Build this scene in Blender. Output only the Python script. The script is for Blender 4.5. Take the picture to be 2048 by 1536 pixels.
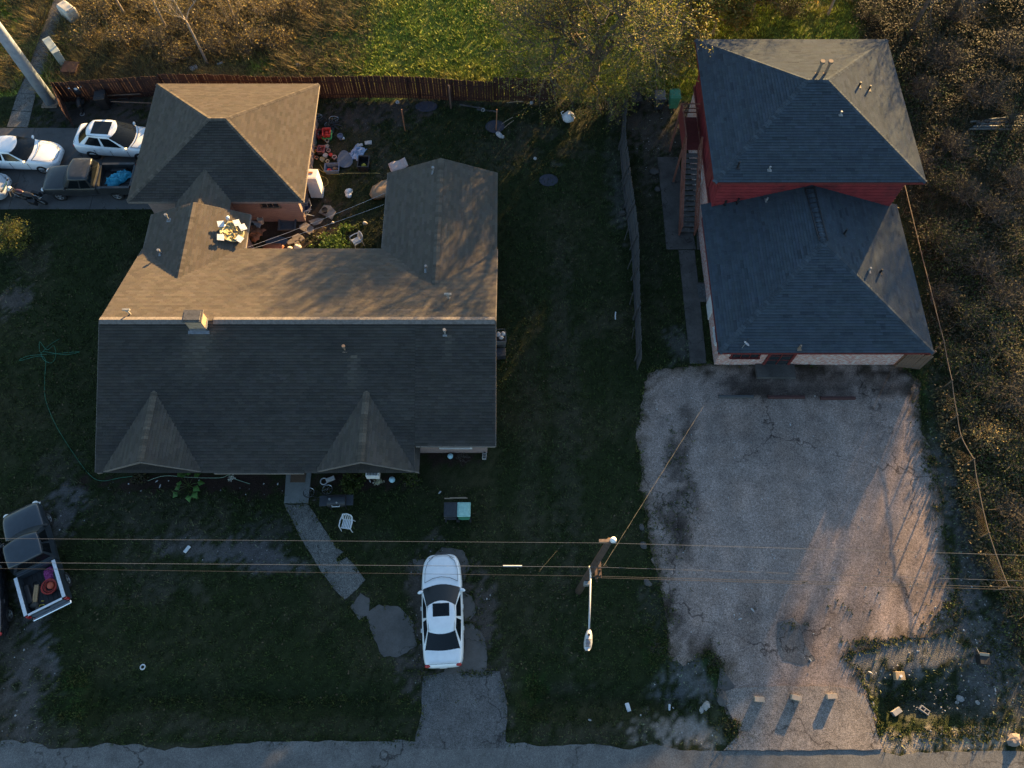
import bpy, bmesh, math, random
import numpy as np
from mathutils import Vector, Matrix, noise as mnoise

for o in list(bpy.data.objects):
    bpy.data.objects.remove(o, do_unlink=True)
scene = bpy.context.scene
COL = scene.collection
R = math.radians

# ------------------------------------------------------------------ camera
CAM_H, CAM_T, CAM_F = 36.0, R(24.4), 1550.0      # height, tilt from straight down, focal length in pixels of a 2048 wide frame
cam_d = bpy.data.cameras.new('camera')
cam = bpy.data.objects.new('camera', cam_d)
COL.objects.link(cam)
cam.location = (0, 0, CAM_H)
cam.rotation_euler = (CAM_T, 0, 0)
cam_d.sensor_width = 36.0
cam_d.lens = 36.0 * CAM_F / 2048
cam_d.clip_end = 2000
scene.camera = cam

# ------------------------------------------------------------------ light
SUN_EL, SUN_AZ = R(8.8), R(32.0)                # low winter sun from the north-east
world = bpy.data.worlds.new('World')
scene.world = world
world.use_nodes = True
wn = world.node_tree.nodes
sky = wn.new('ShaderNodeTexSky')
sky.sky_type = 'NISHITA'
sky.sun_disc = False
sky.sun_elevation = SUN_EL
sky.sun_rotation = SUN_AZ
sky.air_density = 1.0
sky.dust_density = 0.6
sky.ozone_density = 2.0
wn['Background'].inputs[1].default_value = 0.05
world.node_tree.links.new(sky.outputs[0], wn['Background'].inputs[0])
sun_d = bpy.data.lights.new('sun', 'SUN')
sun_d.energy = 3.5
sun_d.angle = R(0.6)
sun_d.color = (1.0, 0.63, 0.25)
sun = bpy.data.objects.new('sun', sun_d)
COL.objects.link(sun)
sdir = Vector((math.sin(SUN_AZ) * math.cos(SUN_EL), math.cos(SUN_AZ) * math.cos(SUN_EL), math.sin(SUN_EL)))
sun.rotation_euler = (-sdir).to_track_quat('-Z', 'Y').to_euler()
sun.location = sdir * 120
scene.view_settings.view_transform = 'Standard'
scene.view_settings.look = 'None'
scene.view_settings.exposure = 3.12
scene.view_settings.gamma = 1.0
scene.cycles.max_bounces = 4
scene.cycles.diffuse_bounces = 2
scene.cycles.glossy_bounces = 2
scene.cycles.transmission_bounces = 3
scene.cycles.caustics_reflective = False
scene.cycles.caustics_refractive = False
scene.render.resolution_x, scene.render.resolution_y = 1024, 768

# ------------------------------------------------------------------ survey: photo point + real height -> place on the plot
_c, _s = math.cos(CAM_T), math.sin(CAM_T)
def at(u, v, z=0.0):
    xn, yn = (u - 1024) / CAM_F, (768 - v) / CAM_F
    dy, dz = yn * _c + _s, yn * _s - _c
    t = (z - CAM_H) / dz
    return Vector((xn * t, dy * t, z))
def ats(pts, z=0.0):
    return [at(u, v, z) for u, v in pts]

# ------------------------------------------------------------------ numpy noise
def _hash(ix, iy, seed):
    h = (ix.astype(np.int64) * 374761393 + iy.astype(np.int64) * 668265263 + seed * 974634777) & 0x7fffffff
    h = ((h ^ (h >> 13)) * 1274126177) & 0x7fffffff
    h = h ^ (h >> 16)
    return (h & 0xffff) / 65535.0
def vnoise(x, y, seed=0):
    x = np.asarray(x, float); y = np.asarray(y, float)
    ix, iy = np.floor(x), np.floor(y)
    fx, fy = x - ix, y - iy
    fx = fx * fx * (3 - 2 * fx); fy = fy * fy * (3 - 2 * fy)
    a = _hash(ix, iy, seed); b = _hash(ix + 1, iy, seed); c = _hash(ix, iy + 1, seed); d = _hash(ix + 1, iy + 1, seed)
    return (a * (1 - fx) + b * fx) * (1 - fy) + (c * (1 - fx) + d * fx) * fy
def fbm(x, y, seed=0, oct=4):
    x = np.asarray(x, float); y = np.asarray(y, float)
    s = 0; a = 0.5; n = 0
    for k in range(oct):
        s = s + a * vnoise(x, y, seed + k * 17); n += a
        x = x * 2.03 + 5.1; y = y * 2.03 + 3.7; a *= 0.5
    return s / n

# ------------------------------------------------------------------ materials
def _sock(n, name, val):
    if name in n.inputs: n.inputs[name].default_value = val
MATS = {}
def mat(name, base, rough=0.8, var=0.2, scale=5.0, bump=0.0, bscale=30.0, metal=0.0, coat=0.0, attr=False, spec=0.35, tint=None,
        trans=0.0, dist=0.01, wear=None, wscale=3.0, wamt=0.35):
    if name in MATS: return MATS[name]
    m = bpy.data.materials.new(name); MATS[name] = m
    m.use_nodes = True
    nt = m.node_tree; N = nt.nodes; L = nt.links
    b = N['Principled BSDF']
    _sock(b, 'Roughness', rough); _sock(b, 'Metallic', metal); _sock(b, 'Coat Weight', coat); _sock(b, 'Specular IOR Level', spec)
    _sock(b, 'Coat Roughness', 0.08)
    tc = N.new('ShaderNodeTexCoord')
    out = None
    lo = [max(0, c * (1 - var)) for c in base] + [1]
    hi = [min(1, c * (1 + var)) for c in (tint or base)] + [1]
    if attr and var <= .1:
        pl = N.new('ShaderNodeRGB'); pl.outputs[0].default_value = list(base) + [1]; out = pl.outputs[0]
    nz = N.new('ShaderNodeTexNoise'); nz.inputs['Scale'].default_value = scale; nz.inputs['Detail'].default_value = 3; nz.inputs['Roughness'].default_value = 0.65
    L.new(tc.outputs['Object'], nz.inputs['Vector'])
    cr = N.new('ShaderNodeValToRGB'); cr.color_ramp.elements[0].position = 0.3; cr.color_ramp.elements[1].position = 0.7
    cr.color_ramp.elements[0].color = lo; cr.color_ramp.elements[1].color = hi
    L.new(nz.outputs['Fac'], cr.inputs['Fac'])
    if out is None: out = cr.outputs['Color']
    if wear:
        n3 = N.new('ShaderNodeTexNoise'); n3.inputs['Scale'].default_value = wscale; n3.inputs['Detail'].default_value = 4; n3.inputs['Roughness'].default_value = 0.7
        L.new(tc.outputs['Object'], n3.inputs['Vector'])
        r3 = N.new('ShaderNodeValToRGB'); r3.color_ramp.elements[0].position = 1 - wamt - 0.12; r3.color_ramp.elements[1].position = 1 - wamt + 0.06
        L.new(n3.outputs['Fac'], r3.inputs['Fac'])
        mx = N.new('ShaderNodeMix'); mx.data_type = 'RGBA'
        L.new(r3.outputs['Color'], mx.inputs[0]); L.new(out, mx.inputs[6]); mx.inputs[7].default_value = list(wear) + [1]
        out = mx.outputs[2]
    if attr:
        at_ = N.new('ShaderNodeVertexColor'); at_.layer_name = 'col'
        mx = N.new('ShaderNodeMix'); mx.data_type = 'RGBA'; mx.blend_type = 'MULTIPLY'; mx.inputs[0].default_value = 1
        L.new(out, mx.inputs[6]); L.new(at_.outputs['Color'], mx.inputs[7]); out = mx.outputs[2]
    L.new(out, b.inputs['Base Color'])
    if bump > 0:
        n2 = N.new('ShaderNodeTexNoise'); n2.inputs['Scale'].default_value = bscale; n2.inputs['Detail'].default_value = 2
        L.new(tc.outputs['Object'], n2.inputs['Vector'])
        bp = N.new('ShaderNodeBump'); bp.inputs['Strength'].default_value = bump; bp.inputs['Distance'].default_value = dist
        L.new(n2.outputs['Fac'], bp.inputs['Height']); L.new(bp.outputs['Normal'], b.inputs['Normal'])
    if trans > 0:   # leaf: let some light through
        tr = N.new('ShaderNodeBsdfTranslucent'); L.new(out, tr.inputs['Color'])
        ms = N.new('ShaderNodeMixShader'); ms.inputs[0].default_value = trans
        L.new(b.outputs[0], ms.inputs[1]); L.new(tr.outputs[0], ms.inputs[2]); L.new(ms.outputs[0], N['Material Output'].inputs[0])
    return m

def brick_mat(name, c1, c2, mortar, bw=0.21, bh=0.072, wash=None):
    if name in MATS: return MATS[name]
    m = bpy.data.materials.new(name); MATS[name] = m; m.use_nodes = True
    nt = m.node_tree; N = nt.nodes; L = nt.links; b = N['Principled BSDF']; b.inputs['Roughness'].default_value = 0.85
    g = N.new('ShaderNodeNewGeometry'); sx = N.new('ShaderNodeSeparateXYZ'); L.new(g.outputs['Position'], sx.inputs[0])
    sn = N.new('ShaderNodeSeparateXYZ'); L.new(g.outputs['Normal'], sn.inputs[0])
    ab = N.new('ShaderNodeMath'); ab.operation = 'ABSOLUTE'; L.new(sn.outputs['X'], ab.inputs[0])
    gt = N.new('ShaderNodeMath'); gt.operation = 'GREATER_THAN'; gt.inputs[1].default_value = 0.7; L.new(ab.outputs[0], gt.inputs[0])
    mxc = N.new('ShaderNodeMix'); L.new(gt.outputs[0], mxc.inputs[0]); L.new(sx.outputs['X'], mxc.inputs[2]); L.new(sx.outputs['Y'], mxc.inputs[3])
    cb = N.new('ShaderNodeCombineXYZ'); L.new(mxc.outputs[0], cb.inputs[0]); L.new(sx.outputs['Z'], cb.inputs[1])
    bk = N.new('ShaderNodeTexBrick'); L.new(cb.outputs[0], bk.inputs['Vector'])
    bk.inputs['Scale'].default_value = 1.0; bk.inputs['Brick Width'].default_value = bw; bk.inputs['Row Height'].default_value = bh
    bk.inputs['Mortar Size'].default_value = 0.006; bk.inputs['Color1'].default_value = (*c1, 1); bk.inputs['Color2'].default_value = (*c2, 1); bk.inputs['Mortar'].default_value = (*mortar, 1)
    out = bk.outputs['Color']
    if wash:
        nz = N.new('ShaderNodeTexNoise'); nz.inputs['Scale'].default_value = 5.0; nz.inputs['Detail'].default_value = 7
        mp = N.new('ShaderNodeMapping'); mp.inputs['Scale'].default_value = (1.0, 1.0, 4.0); L.new(g.outputs['Position'], mp.inputs['Vector']); L.new(mp.outputs[0], nz.inputs['Vector'])
        cr = N.new('ShaderNodeValToRGB'); cr.color_ramp.elements[0].position = 0.42; cr.color_ramp.elements[1].position = 0.52
        L.new(nz.outputs['Fac'], cr.inputs['Fac'])
        mx = N.new('ShaderNodeMix'); mx.data_type = 'RGBA'; L.new(cr.outputs['Color'], mx.inputs[0]); mx.inputs[6].default_value = (*wash, 1); L.new(out, mx.inputs[7]); out = mx.outputs[2]
    L.new(out, b.inputs['Base Color'])
    bp = N.new('ShaderNodeBump'); bp.inputs['Strength'].default_value = 0.6; bp.inputs['Distance'].default_value = 0.01; bp.invert = True
    L.new(bk.outputs['Fac'], bp.inputs['Height']); L.new(bp.outputs['Normal'], b.inputs['Normal'])
    return m

# ------------------------------------------------------------------ mesh building
class MB:
    def __init__(s): s.v = []; s.f = []; s.c = []; s.mi = []
    def add(s, vs, fs, col=None, mi=0):
        o = len(s.v); s.v.extend([tuple(p) for p in vs])
        for f in fs:
            s.f.append(tuple(i + o for i in f)); s.c.append(col); s.mi.append(mi)
        return s
    def box(s, c, d, rz=0, col=None, rx=0, ry=0, mi=0, taper=1.0):
        M = Matrix.Translation(Vector(c)) @ Matrix.Rotation(rz, 4, 'Z') @ Matrix.Rotation(ry, 4, 'Y') @ Matrix.Rotation(rx, 4, 'X')
        x, y, z = d[0] / 2, d[1] / 2, d[2] / 2
        vs = [M @ Vector(p) for p in ((-x*taper, -y*taper, -z), (x*taper, -y*taper, -z), (x*taper, y*taper, -z), (-x*taper, y*taper, -z), (-x, -y, z), (x, -y, z), (x, y, z), (-x, y, z))]
        return s.add(vs, ((0, 3, 2, 1), (4, 5, 6, 7), (0, 1, 5, 4), (1, 2, 6, 5), (2, 3, 7, 6), (3, 0, 4, 7)), col, mi)
    def cyl(s, p0, p1, r0, r1=None, n=10, cap=True, col=None, mi=0):
        p0, p1 = Vector(p0), Vector(p1); r1 = r0 if r1 is None else r1
        d = (p1 - p0).normalized(); a = d.orthogonal().normalized(); b = d.cross(a)
        vs = []
        for p, r in ((p0, r0), (p1, r1)):
            for k in range(n):
                t = 2 * math.pi * k / n; vs.append(p + (a * math.cos(t) + b * math.sin(t)) * r)
        fs = [(k, (k + 1) % n, n + (k + 1) % n, n + k) for k in range(n)]
        if cap: fs += [tuple(range(n - 1, -1, -1)), tuple(range(n, 2 * n))]
        return s.add(vs, fs, col, mi)
    def tube(s, pts, r, n=5, col=None, r1=None, cap=True, mi=0):
        pts = [Vector(p) for p in pts]; m = len(pts); vs = []
        prev = None
        for i, p in enumerate(pts):
            d = (pts[min(i + 1, m - 1)] - pts[max(i - 1, 0)])
            d = d.normalized() if d.length > 1e-9 else Vector((0, 0, 1))
            if prev is None: a = d.orthogonal().normalized()
            else:
                a = prev - d * prev.dot(d)
                a = a.normalized() if a.length > 1e-6 else d.orthogonal().normalized()
            prev = a; b = d.cross(a)
            rr = r if r1 is None else r + (r1 - r) * i / max(1, m - 1)
            for k in range(n):
                t = 2 * math.pi * k / n; vs.append(p + (a * math.cos(t) + b * math.sin(t)) * rr)
        fs = []
        for i in range(m - 1):
            for k in range(n): fs.append((i * n + k, i * n + (k + 1) % n, (i + 1) * n + (k + 1) % n, (i + 1) * n + k))
        if cap and n > 2: fs += [tuple(range(n - 1, -1, -1)), tuple(range((m - 1) * n, m * n))]
        return s.add(vs, fs, col, mi)
    def lathe(s, prof, c=(0, 0, 0), n=16, col=None, mi=0):
        vs = []
        for r, z in prof:
            for k in range(n):
                t = 2 * math.pi * k / n; vs.append((c[0] + r * math.cos(t), c[1] + r * math.sin(t), c[2] + z))
        fs = []
        for i in range(len(prof) - 1):
            for k in range(n): fs.append((i * n + k, i * n + (k + 1) % n, (i + 1) * n + (k + 1) % n, (i + 1) * n + k))
        if prof[0][0] > 1e-4: fs.append(tuple(range(n - 1, -1, -1)))
        if prof[-1][0] > 1e-4: fs.append(tuple(range((len(prof) - 1) * n, len(prof) * n)))
        return s.add(vs, fs, col, mi)
    def prism(s, poly, z0, z1, col=None, mi=0):
        n = len(poly)
        vs = [(p[0], p[1], z0) for p in poly] + [(p[0], p[1], z1) for p in poly]
        a = sum(poly[i][0] * poly[(i + 1) % n][1] - poly[(i + 1) % n][0] * poly[i][1] for i in range(n))
        top = tuple(range(n, 2 * n)); bot = tuple(range(n - 1, -1, -1))
        sd = [(i, (i + 1) % n, n + (i + 1) % n, n + i) for i in range(n)]
        if a < 0: top = top[::-1]; bot = bot[::-1]; sd = [f[::-1] for f in sd]
        return s.add(vs, [top, bot] + sd, col, mi)
    def torus(s, c, R_, r, axis='Z', n=20, m=7, col=None, mi=0, sq=1.0):
        vs = []
        for i in range(n):
            t = 2 * math.pi * i / n
            for k in range(m):
                q = 2 * math.pi * k / m
                rr = R_ + r * math.cos(q); h = r * math.sin(q) * sq
                p = (rr * math.cos(t), rr * math.sin(t), h)
                if axis == 'Y': p = (p[0], p[2], p[1])
                if axis == 'X': p = (p[2], p[0], p[1])
                vs.append((c[0] + p[0], c[1] + p[1], c[2] + p[2]))
        fs = [(i * m + k, ((i + 1) % n) * m + k, ((i + 1) % n) * m + (k + 1) % m, i * m + (k + 1) % m) for i in range(n) for k in range(m)]
        return s.add(vs, fs, col, mi)
    def blob(s, c, d, seed=0, amp=0.15, n=10, m=7, freq=1.6, col=None, flat=True, mi=0):
        vs = []
        for j in range(m + 1):
            ph = math.pi * j / m
            for i in range(n):
                t = 2 * math.pi * i / n
                p = Vector((math.sin(ph) * math.cos(t), math.sin(ph) * math.sin(t), math.cos(ph)))
                k = 1 + amp * 2 * mnoise.noise(p * freq + Vector((seed * 3.7, seed * 1.3, seed)))
                z = p.z * k * d[2]
                if flat: z = max(z, -d[2] * 0.7)
                vs.append((c[0] + p.x * k * d[0], c[1] + p.y * k * d[1], c[2] + z))
        fs = [(j * n + i, (j + 1) * n + i, (j + 1) * n + (i + 1) % n, j * n + (i + 1) % n) for j in range(m) for i in range(n)]
        return s.add(vs, fs, col, mi)
    def build(s, name, mats, parent=None, smooth=False, off=None, bevel=0.0, sub=0, seg=1):
        me = bpy.data.meshes.new(name)
        v = s.v
        if off is not None: v = [(p[0] - off[0], p[1] - off[1], p[2] - off[2]) for p in v]
        me.from_pydata(v, [], s.f)
        if not isinstance(mats, (list, tuple)): mats = [mats]
        for m in mats: me.materials.append(m)
        if any(s.mi): me.polygons.foreach_set('material_index', s.mi)
        if any(c is not None for c in s.c):
            ca = me.color_attributes.new('col', 'FLOAT_COLOR', 'CORNER')
            arr = []
            for f, c in zip(s.f, s.c):
                c = c or (1, 1, 1); arr.extend([c[0], c[1], c[2], 1.0] * len(f))
            ca.data.foreach_set('color', arr)
        if smooth: me.polygons.foreach_set('use_smooth', [True] * len(me.polygons))
        me.update()
        o = bpy.data.objects.new(name, me); COL.objects.link(o)
        if parent is not None: o.parent = parent
        if bevel > 0:
            bv = o.modifiers.new('bevel', 'BEVEL'); bv.width = bevel; bv.segments = seg; bv.limit_method = 'ANGLE'; bv.angle_limit = R(40)
        if sub: ss = o.modifiers.new('sub', 'SUBSURF'); ss.levels = sub; ss.render_levels = sub
        return o

def np_mesh(name, V, F, m, parent=None, col=None, smooth=False):
    """V (n,3), F (k,3 or 4) arrays, col per vertex (n,3)"""
    me = bpy.data.meshes.new(name)
    k = F.shape[1]
    me.vertices.add(len(V)); me.vertices.foreach_set('co', np.ascontiguousarray(V, dtype=np.float32).ravel())
    me.loops.add(F.size); me.loops.foreach_set('vertex_index', np.ascontiguousarray(F, dtype=np.int32).ravel())
    me.polygons.add(len(F)); me.polygons.foreach_set('loop_start', np.arange(0, F.size, k, dtype=np.int32)); me.polygons.foreach_set('loop_total', np.full(len(F), k, dtype=np.int32))
    if smooth: me.polygons.foreach_set('use_smooth', np.ones(len(F), dtype=bool))
    me.materials.append(m)
    if col is not None:
        ca = me.color_attributes.new('col', 'FLOAT_COLOR', 'POINT')
        c4 = np.ones((len(V), 4), dtype=np.float32); c4[:, :3] = col
        ca.data.foreach_set('color', c4.ravel())
    me.update(calc_edges=True); me.validate()
    o = bpy.data.objects.new(name, me); COL.objects.link(o)
    if parent is not None: o.parent = parent
    return o

def tag(o, label=None, cat=None, group=None, kind=None):
    if label: o['label'] = label
    if cat: o['category'] = cat
    if group: o['group'] = group
    if kind: o['kind'] = kind
    return o
def thing(name, label, cat, loc=(0, 0, 0), rz=0.0, group=None):
    o = bpy.data.objects.new(name, None); COL.objects.link(o)
    o.empty_display_size = 0.2
    o.location = loc; o.rotation_euler = (0, 0, rz)
    return tag(o, label, cat, group)
def dup(root, loc, rz=0.0, label=None):
    r = root.copy(); COL.objects.link(r); r.location = loc; r.rotation_euler = (0, 0, rz)
    if label: r['label'] = label
    for ch in list(root.children):
        c = ch.copy(); COL.objects.link(c); c.parent = r
        for g in ch.children:
            d = g.copy(); COL.objects.link(d); d.parent = c
    return r
def one(mb, name, label, cat, m, loc=(0, 0, 0), rz=0.0, group=None, **kw):
    """a thing that is a single mesh (built in local coordinates)"""
    o = mb.build(name, m, None, **kw); o.location = loc; o.rotation_euler = (0, 0, rz)
    return tag(o, label, cat, group)
def bool_cut(o, cutters):
    """subtract the cutters (MB) from o and bake the result"""
    tmp = []
    for i, mb in enumerate(cutters):
        c = mb.build('cut', list(o.data.materials) or MATS['dark'], None); c.matrix_world = o.matrix_world.copy(); tmp.append(c)
        m = o.modifiers.new('b%d' % i, 'BOOLEAN'); m.operation = 'DIFFERENCE'; m.object = c; m.solver = 'EXACT'
    bpy.context.view_layer.update()
    dg = bpy.context.evaluated_depsgraph_get()
    me = bpy.data.meshes.new_from_object(o.evaluated_get(dg))
    o.modifiers.clear(); old = o.data; o.data = me; bpy.data.meshes.remove(old)
    for c in tmp:
        d = c.data; bpy.data.objects.remove(c); bpy.data.meshes.remove(d)

rng = random.Random(7)
nrng = np.random.default_rng(11)
# ================================================================== the ground
def inside(X, Y, poly):
    X = np.asarray(X); Y = np.asarray(Y)
    r = np.zeros(X.shape, bool); n = len(poly)
    for i in range(n):
        x0, y0 = poly[i][0], poly[i][1]; x1, y1 = poly[(i + 1) % n][0], poly[(i + 1) % n][1]
        if abs(y1 - y0) < 1e-9: continue
        c = ((y0 > Y) != (y1 > Y)) & (X < (x1 - x0) * (Y - y0) / (y1 - y0) + x0)
        r ^= c
    return r
def seg_dist(X, Y, pts):
    d = np.full(np.shape(X), 1e9)
    for (x0, y0), (x1, y1) in zip(pts[:-1], pts[1:]):
        dx, dy = x1 - x0, y1 - y0
        t = np.clip(((X - x0) * dx + (Y - y0) * dy) / (dx * dx + dy * dy + 1e-9), 0, 1)
        d = np.minimum(d, np.hypot(X - x0 - t * dx, Y - y0 - t * dy))
    return d
def xy(pts, z=0): return [(p.x, p.y) for p in ats(pts, z)]

FENCE_E = xy([(1760, 270), (1790, 395), (1865, 705), (1880, 780), (1890, 850), (1897, 890), (1922, 935), (1930, 990), (1950, 1080), (1986, 1182)])
LOT = xy([(1290, 760), (1312, 738), (1440, 727), (1800, 727), (1838, 760), (1846, 860), (1872, 940), (1895, 1100), (1915, 1200), (1910, 1262),
          (1800, 1280), (1745, 1300), (1690, 1312), (1722, 1348), (1740, 1400), (1752, 1470), (1770, 1520), (1440, 1520), (1480, 1465), (1452, 1412),
          (1432, 1382), (1450, 1352), (1420, 1298), (1370, 1325), (1337, 1312), (1330, 1240), (1316, 1150), (1292, 1050), (1281, 950), (1273, 880), (1284, 800)])
# worn or bare places: centre, size, angle, strength, colour (all seen on the plot)
DIRT, GREY, MULCH, PALE, GRN = (.085, .072, .062), (.11, .105, .105), (.034, .022, .018), (.24, .215, .19), (.022, .045, .010)
SPOTS = [(470, 1105, 130, 26, -8, .8, GREY), (380, 1075, 110, 30, 0, .55, DIRT), (310, 1020, 140, 40, 0, .45, DIRT), (130, 1010, 36, 40, 30, .9, GREY), (110, 1060, 18, 40, 0, .6, GREY),
         (75, 1265, 22, 90, 35, .95, GREY), (45, 1320, 40, 110, 30, .75, DIRT), (20, 1430, 45, 70, 10, .9, DIRT), (60, 1400, 30, 90, 20, .6, GREY), (90, 1470, 60, 40, 0, .6, DIRT), (310, 1150, 90, 24, -20, .45, DIRT),
         (520, 1090, 60, 50, 0, .5, (.09, .08, .09)), (200, 1180, 60, 26, -15, .35, DIRT), (300, 1190, 40, 16, -15, .4, DIRT),
         (35, 600, 34, 28, 0, .75, (.10, .085, .08)), (60, 520, 40, 36, 0, .4, DIRT), (120, 930, 50, 30, 20, .5, DIRT),
         (380, 965, 190, 17, 0, 1.0, MULCH), (730, 962, 110, 15, 0, 1.0, MULCH), (900, 915, 62, 16, 0, 1.0, MULCH), (520, 970, 60, 22, 0, .9, MULCH),
         (850, 1330, 44, 60, -20, 1., DIRT), (838, 1170, 22, 70, 0, .9, DIRT), (955, 1230, 30, 90, 0, .95, DIRT), (885, 1220, 60, 110, 0, .9, DIRT), (700, 1190, 40, 14, -30, .5, DIRT), (900, 1340, 80, 24, 0, .9, DIRT), (1005, 1400, 18, 80, 0, .6, DIRT), (805, 1290, 30, 40, 0, .6, DIRT),
         (760, 1080, 30, 20, 0, .2, DIRT), (730, 230, 110, 24, 0, .8, (.07, .056, .05)), (720, 290, 60, 60, 0, .5, (.075, .06, .05)), (800, 330, 70, 40, 0, .3, DIRT), (930, 205, 220, 7, 0, .6, DIRT),
         (1060, 262, 60, 16, 0, .5, DIRT), (1150, 295, 36, 24, 0, .5, DIRT), (1000, 300, 70, 30, 0, .35, DIRT), (1230, 330, 18, 120, 0, .35, GREY), (1110, 330, 14, 8, 0, .6, GREY), (1240, 400, 10, 60, 0, .5, GREY),
         (1130, 800, 26, 330, 0, .32, DIRT), (1060, 850, 22, 240, 0, .22, DIRT), (1180, 660, 80, 20, 25, .2, DIRT), (1310, 240, 70, 60, 0, .8, (.09, .075, .065)), (1300, 330, 26, 50, 0, .6, (.09, .08, .07)), (1300, 450, 40, 110, 0, .3, DIRT), (1360, 690, 26, 40, 0, .5, GREY),
         (1340, 1010, 40, 160, 0, .7, (.06, .06, .055)), (1320, 1230, 40, 60, 0, .6, (.07, .065, .06)), (1380, 1360, 60, 50, 0, .8, (.13, .13, .13)), (1350, 1460, 80, 30, 0, 1., PALE), (1410, 1470, 50, 24, 0, .9, PALE),
         (1820, 1300, 110, 36, 0, .95, (.17, .16, .15)), (1760, 1330, 70, 40, 0, .85, (.135, .13, .125)), (1900, 1260, 70, 60, 0, .7, (.12, .115, .105)), (1990, 1300, 50, 130, 0, .6, (.12, .115, .11)), (1930, 1480, 120, 20, 0, .9, (.28, .24, .19)), (1800, 1485, 70, 24, 0, .95, PALE), (1900, 1400, 110, 36, 0, .6, (.08, .08, .07)), (1960, 1350, 60, 40, 0, .55, GREY),
         (1880, 900, 20, 150, -8, .6, (.12, .11, .09)), (1930, 1120, 30, 130, -14, .55, (.11, .10, .10)), (1890, 1010, 20, 120, -10, .5, GREY), (1855, 810, 12, 60, 0, .6, GRN),
         (210, 215, 110, 48, 0, .95, (.06, .052, .048)), (590, 450, 90, 50, 0, .7, (.075, .050, .036)), (560, 430, 90, 60, 0, .7, (.085, .055, .040)), (700, 400, 120, 60, 0, .25, (.05, .035, .02)),
         (600, 1455, 300, 20, 0, .25, DIRT), (300, 1450, 160, 24, 0, .3, DIRT), (450, 1500, 500, 12, 0, .45, DIRT), (1180, 1470, 160, 22, 0, .4, DIRT), (1100, 1375, 90, 10, 0, .3, DIRT),
         (150, 1360, 26, 20, 0, .7, GRN), (150, 1420, 40, 24, 0, .6, GRN), (1070, 1370, 24, 30, 0, .8, GRN), (1430, 1335, 20, 40, 0, .9, GRN), (1310, 1300, 30, 40, 0, .6, GRN), (1460, 1450, 40, 40, 0, .6, (.09, .09, .05))]
SP_W = []
for u, v, ru, rv, ang, s, c in SPOTS:
    p, px, py = at(u, v), at(u + 10, v), at(u, v - 10)
    SP_W.append((p.x, p.y, max(.2, ru * (px - p).length / 10), max(.15, rv * (py - p).length / 10), R(ang), s, c))
def in_field(X, Y): return (Y > 35.55 + 0.3 * np.sin(X)) 
def scrub_mask(X, Y):
    """1 inside the overgrown lot on the east side"""
    fx = np.interp(Y, [p[1] for p in FENCE_E][::-1], [p[0] for p in FENCE_E][::-1])
    m = np.clip((X - fx) / 1.2 + (fbm(X * .5, Y * .5, 40) - .5) * 2.0, 0, 1)
    return np.where(Y < 3.0, m * np.clip((Y - 0.6) / 3, 0, 1) * np.clip((X - 19) / 2, 0, 1), m)
def ditch(X, Y):
    yc = 1.35 + 0.12 * np.sin(X * .35)
    prof = np.exp(-((Y - yc) / 0.85) ** 2)
    ends = np.zeros(np.shape(X))
    for a, b in ((-18.6, -4.9), (0.2, 8.2), (15.5, 20.6), (24, 60)):
        ends = np.maximum(ends, np.clip((X - a) / 0.8, 0, 1) * np.clip((b - X) / 0.8, 0, 1))
    return -0.5 * prof * ends
def gz(x, y):
    X, Y = np.asarray(x, float), np.asarray(y, float)
    return ditch(X, Y) + (fbm(X * .8, Y * .8, 3) - .5) * 0.03
def gcol(X, Y):
    n1, n2, n3 = fbm(X * .35, Y * .35, 1), fbm(X * 1.6, Y * 1.6, 2), fbm(X * 5, Y * 5, 5)
    g = np.array((.029, .038, .014)); g2 = np.array((.050, .050, .025))
    k = np.clip((n1 - .42) * 2.4 + (n2 - .5) * 1.6 + (n3 - .5) * 1.1, 0, 1)[..., None]
    C = (g * (1 - k) + g2 * k) * (.62 + .6 * n3[..., None])
    dirt = np.zeros(np.shape(X))
    f = in_field(X, Y)[..., None]
    kf = np.clip((n1 - .5) * 2.6 + (n2 - .5) * 1.2, 0, 1)[..., None]
    F = np.array((.150, .175, .030)) * (1 - kf) + np.array((.24, .205, .060)) * kf
    br = (np.clip((-15.0 - X) / 3 + (n2 - .5) * 1.5, 0, 1) * np.clip((X + 28.5) / 2.5 + (n2 - .5) * 1.5, 0, 1))[..., None]           # dry brush to the west
    F = F * (1 - br) + np.array((.16, .12, .055)) * br
    C = np.where(f, F, C)
    sm = (scrub_mask(X, Y) * np.where(Y > 35.5, np.clip((X - 10) / 4, 0, 1), 1))[..., None]
    S = np.array((.030, .032, .013)) * (1 - k) + np.array((.055, .044, .022)) * k
    C = C * (1 - sm) + S * sm
    for x, y, rx, ry, a, s, c in SP_W:
        if s < .7 and x < 8 and c is not GRN: s = s * .65
        dx, dy = X - x, Y - y
        ca, sa = math.cos(a), math.sin(a)
        ex, ey = (dx * ca + dy * sa) / rx, (-dx * sa + dy * ca) / ry
        d = ex * ex + ey * ey
        w = np.clip(1.5 - d * 1.1 + (n2 - .5) * 3.0 + (n3 - .5) * 3.6, 0, 1) * s
        w = np.where(d < 6, w, 0)
        if c is not GRN: dirt = np.maximum(dirt, w)
        C = C * (1 - w[..., None]) + np.array(c) * (.8 + .5 * n3[..., None]) * w[..., None]
    return C, dirt

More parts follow.
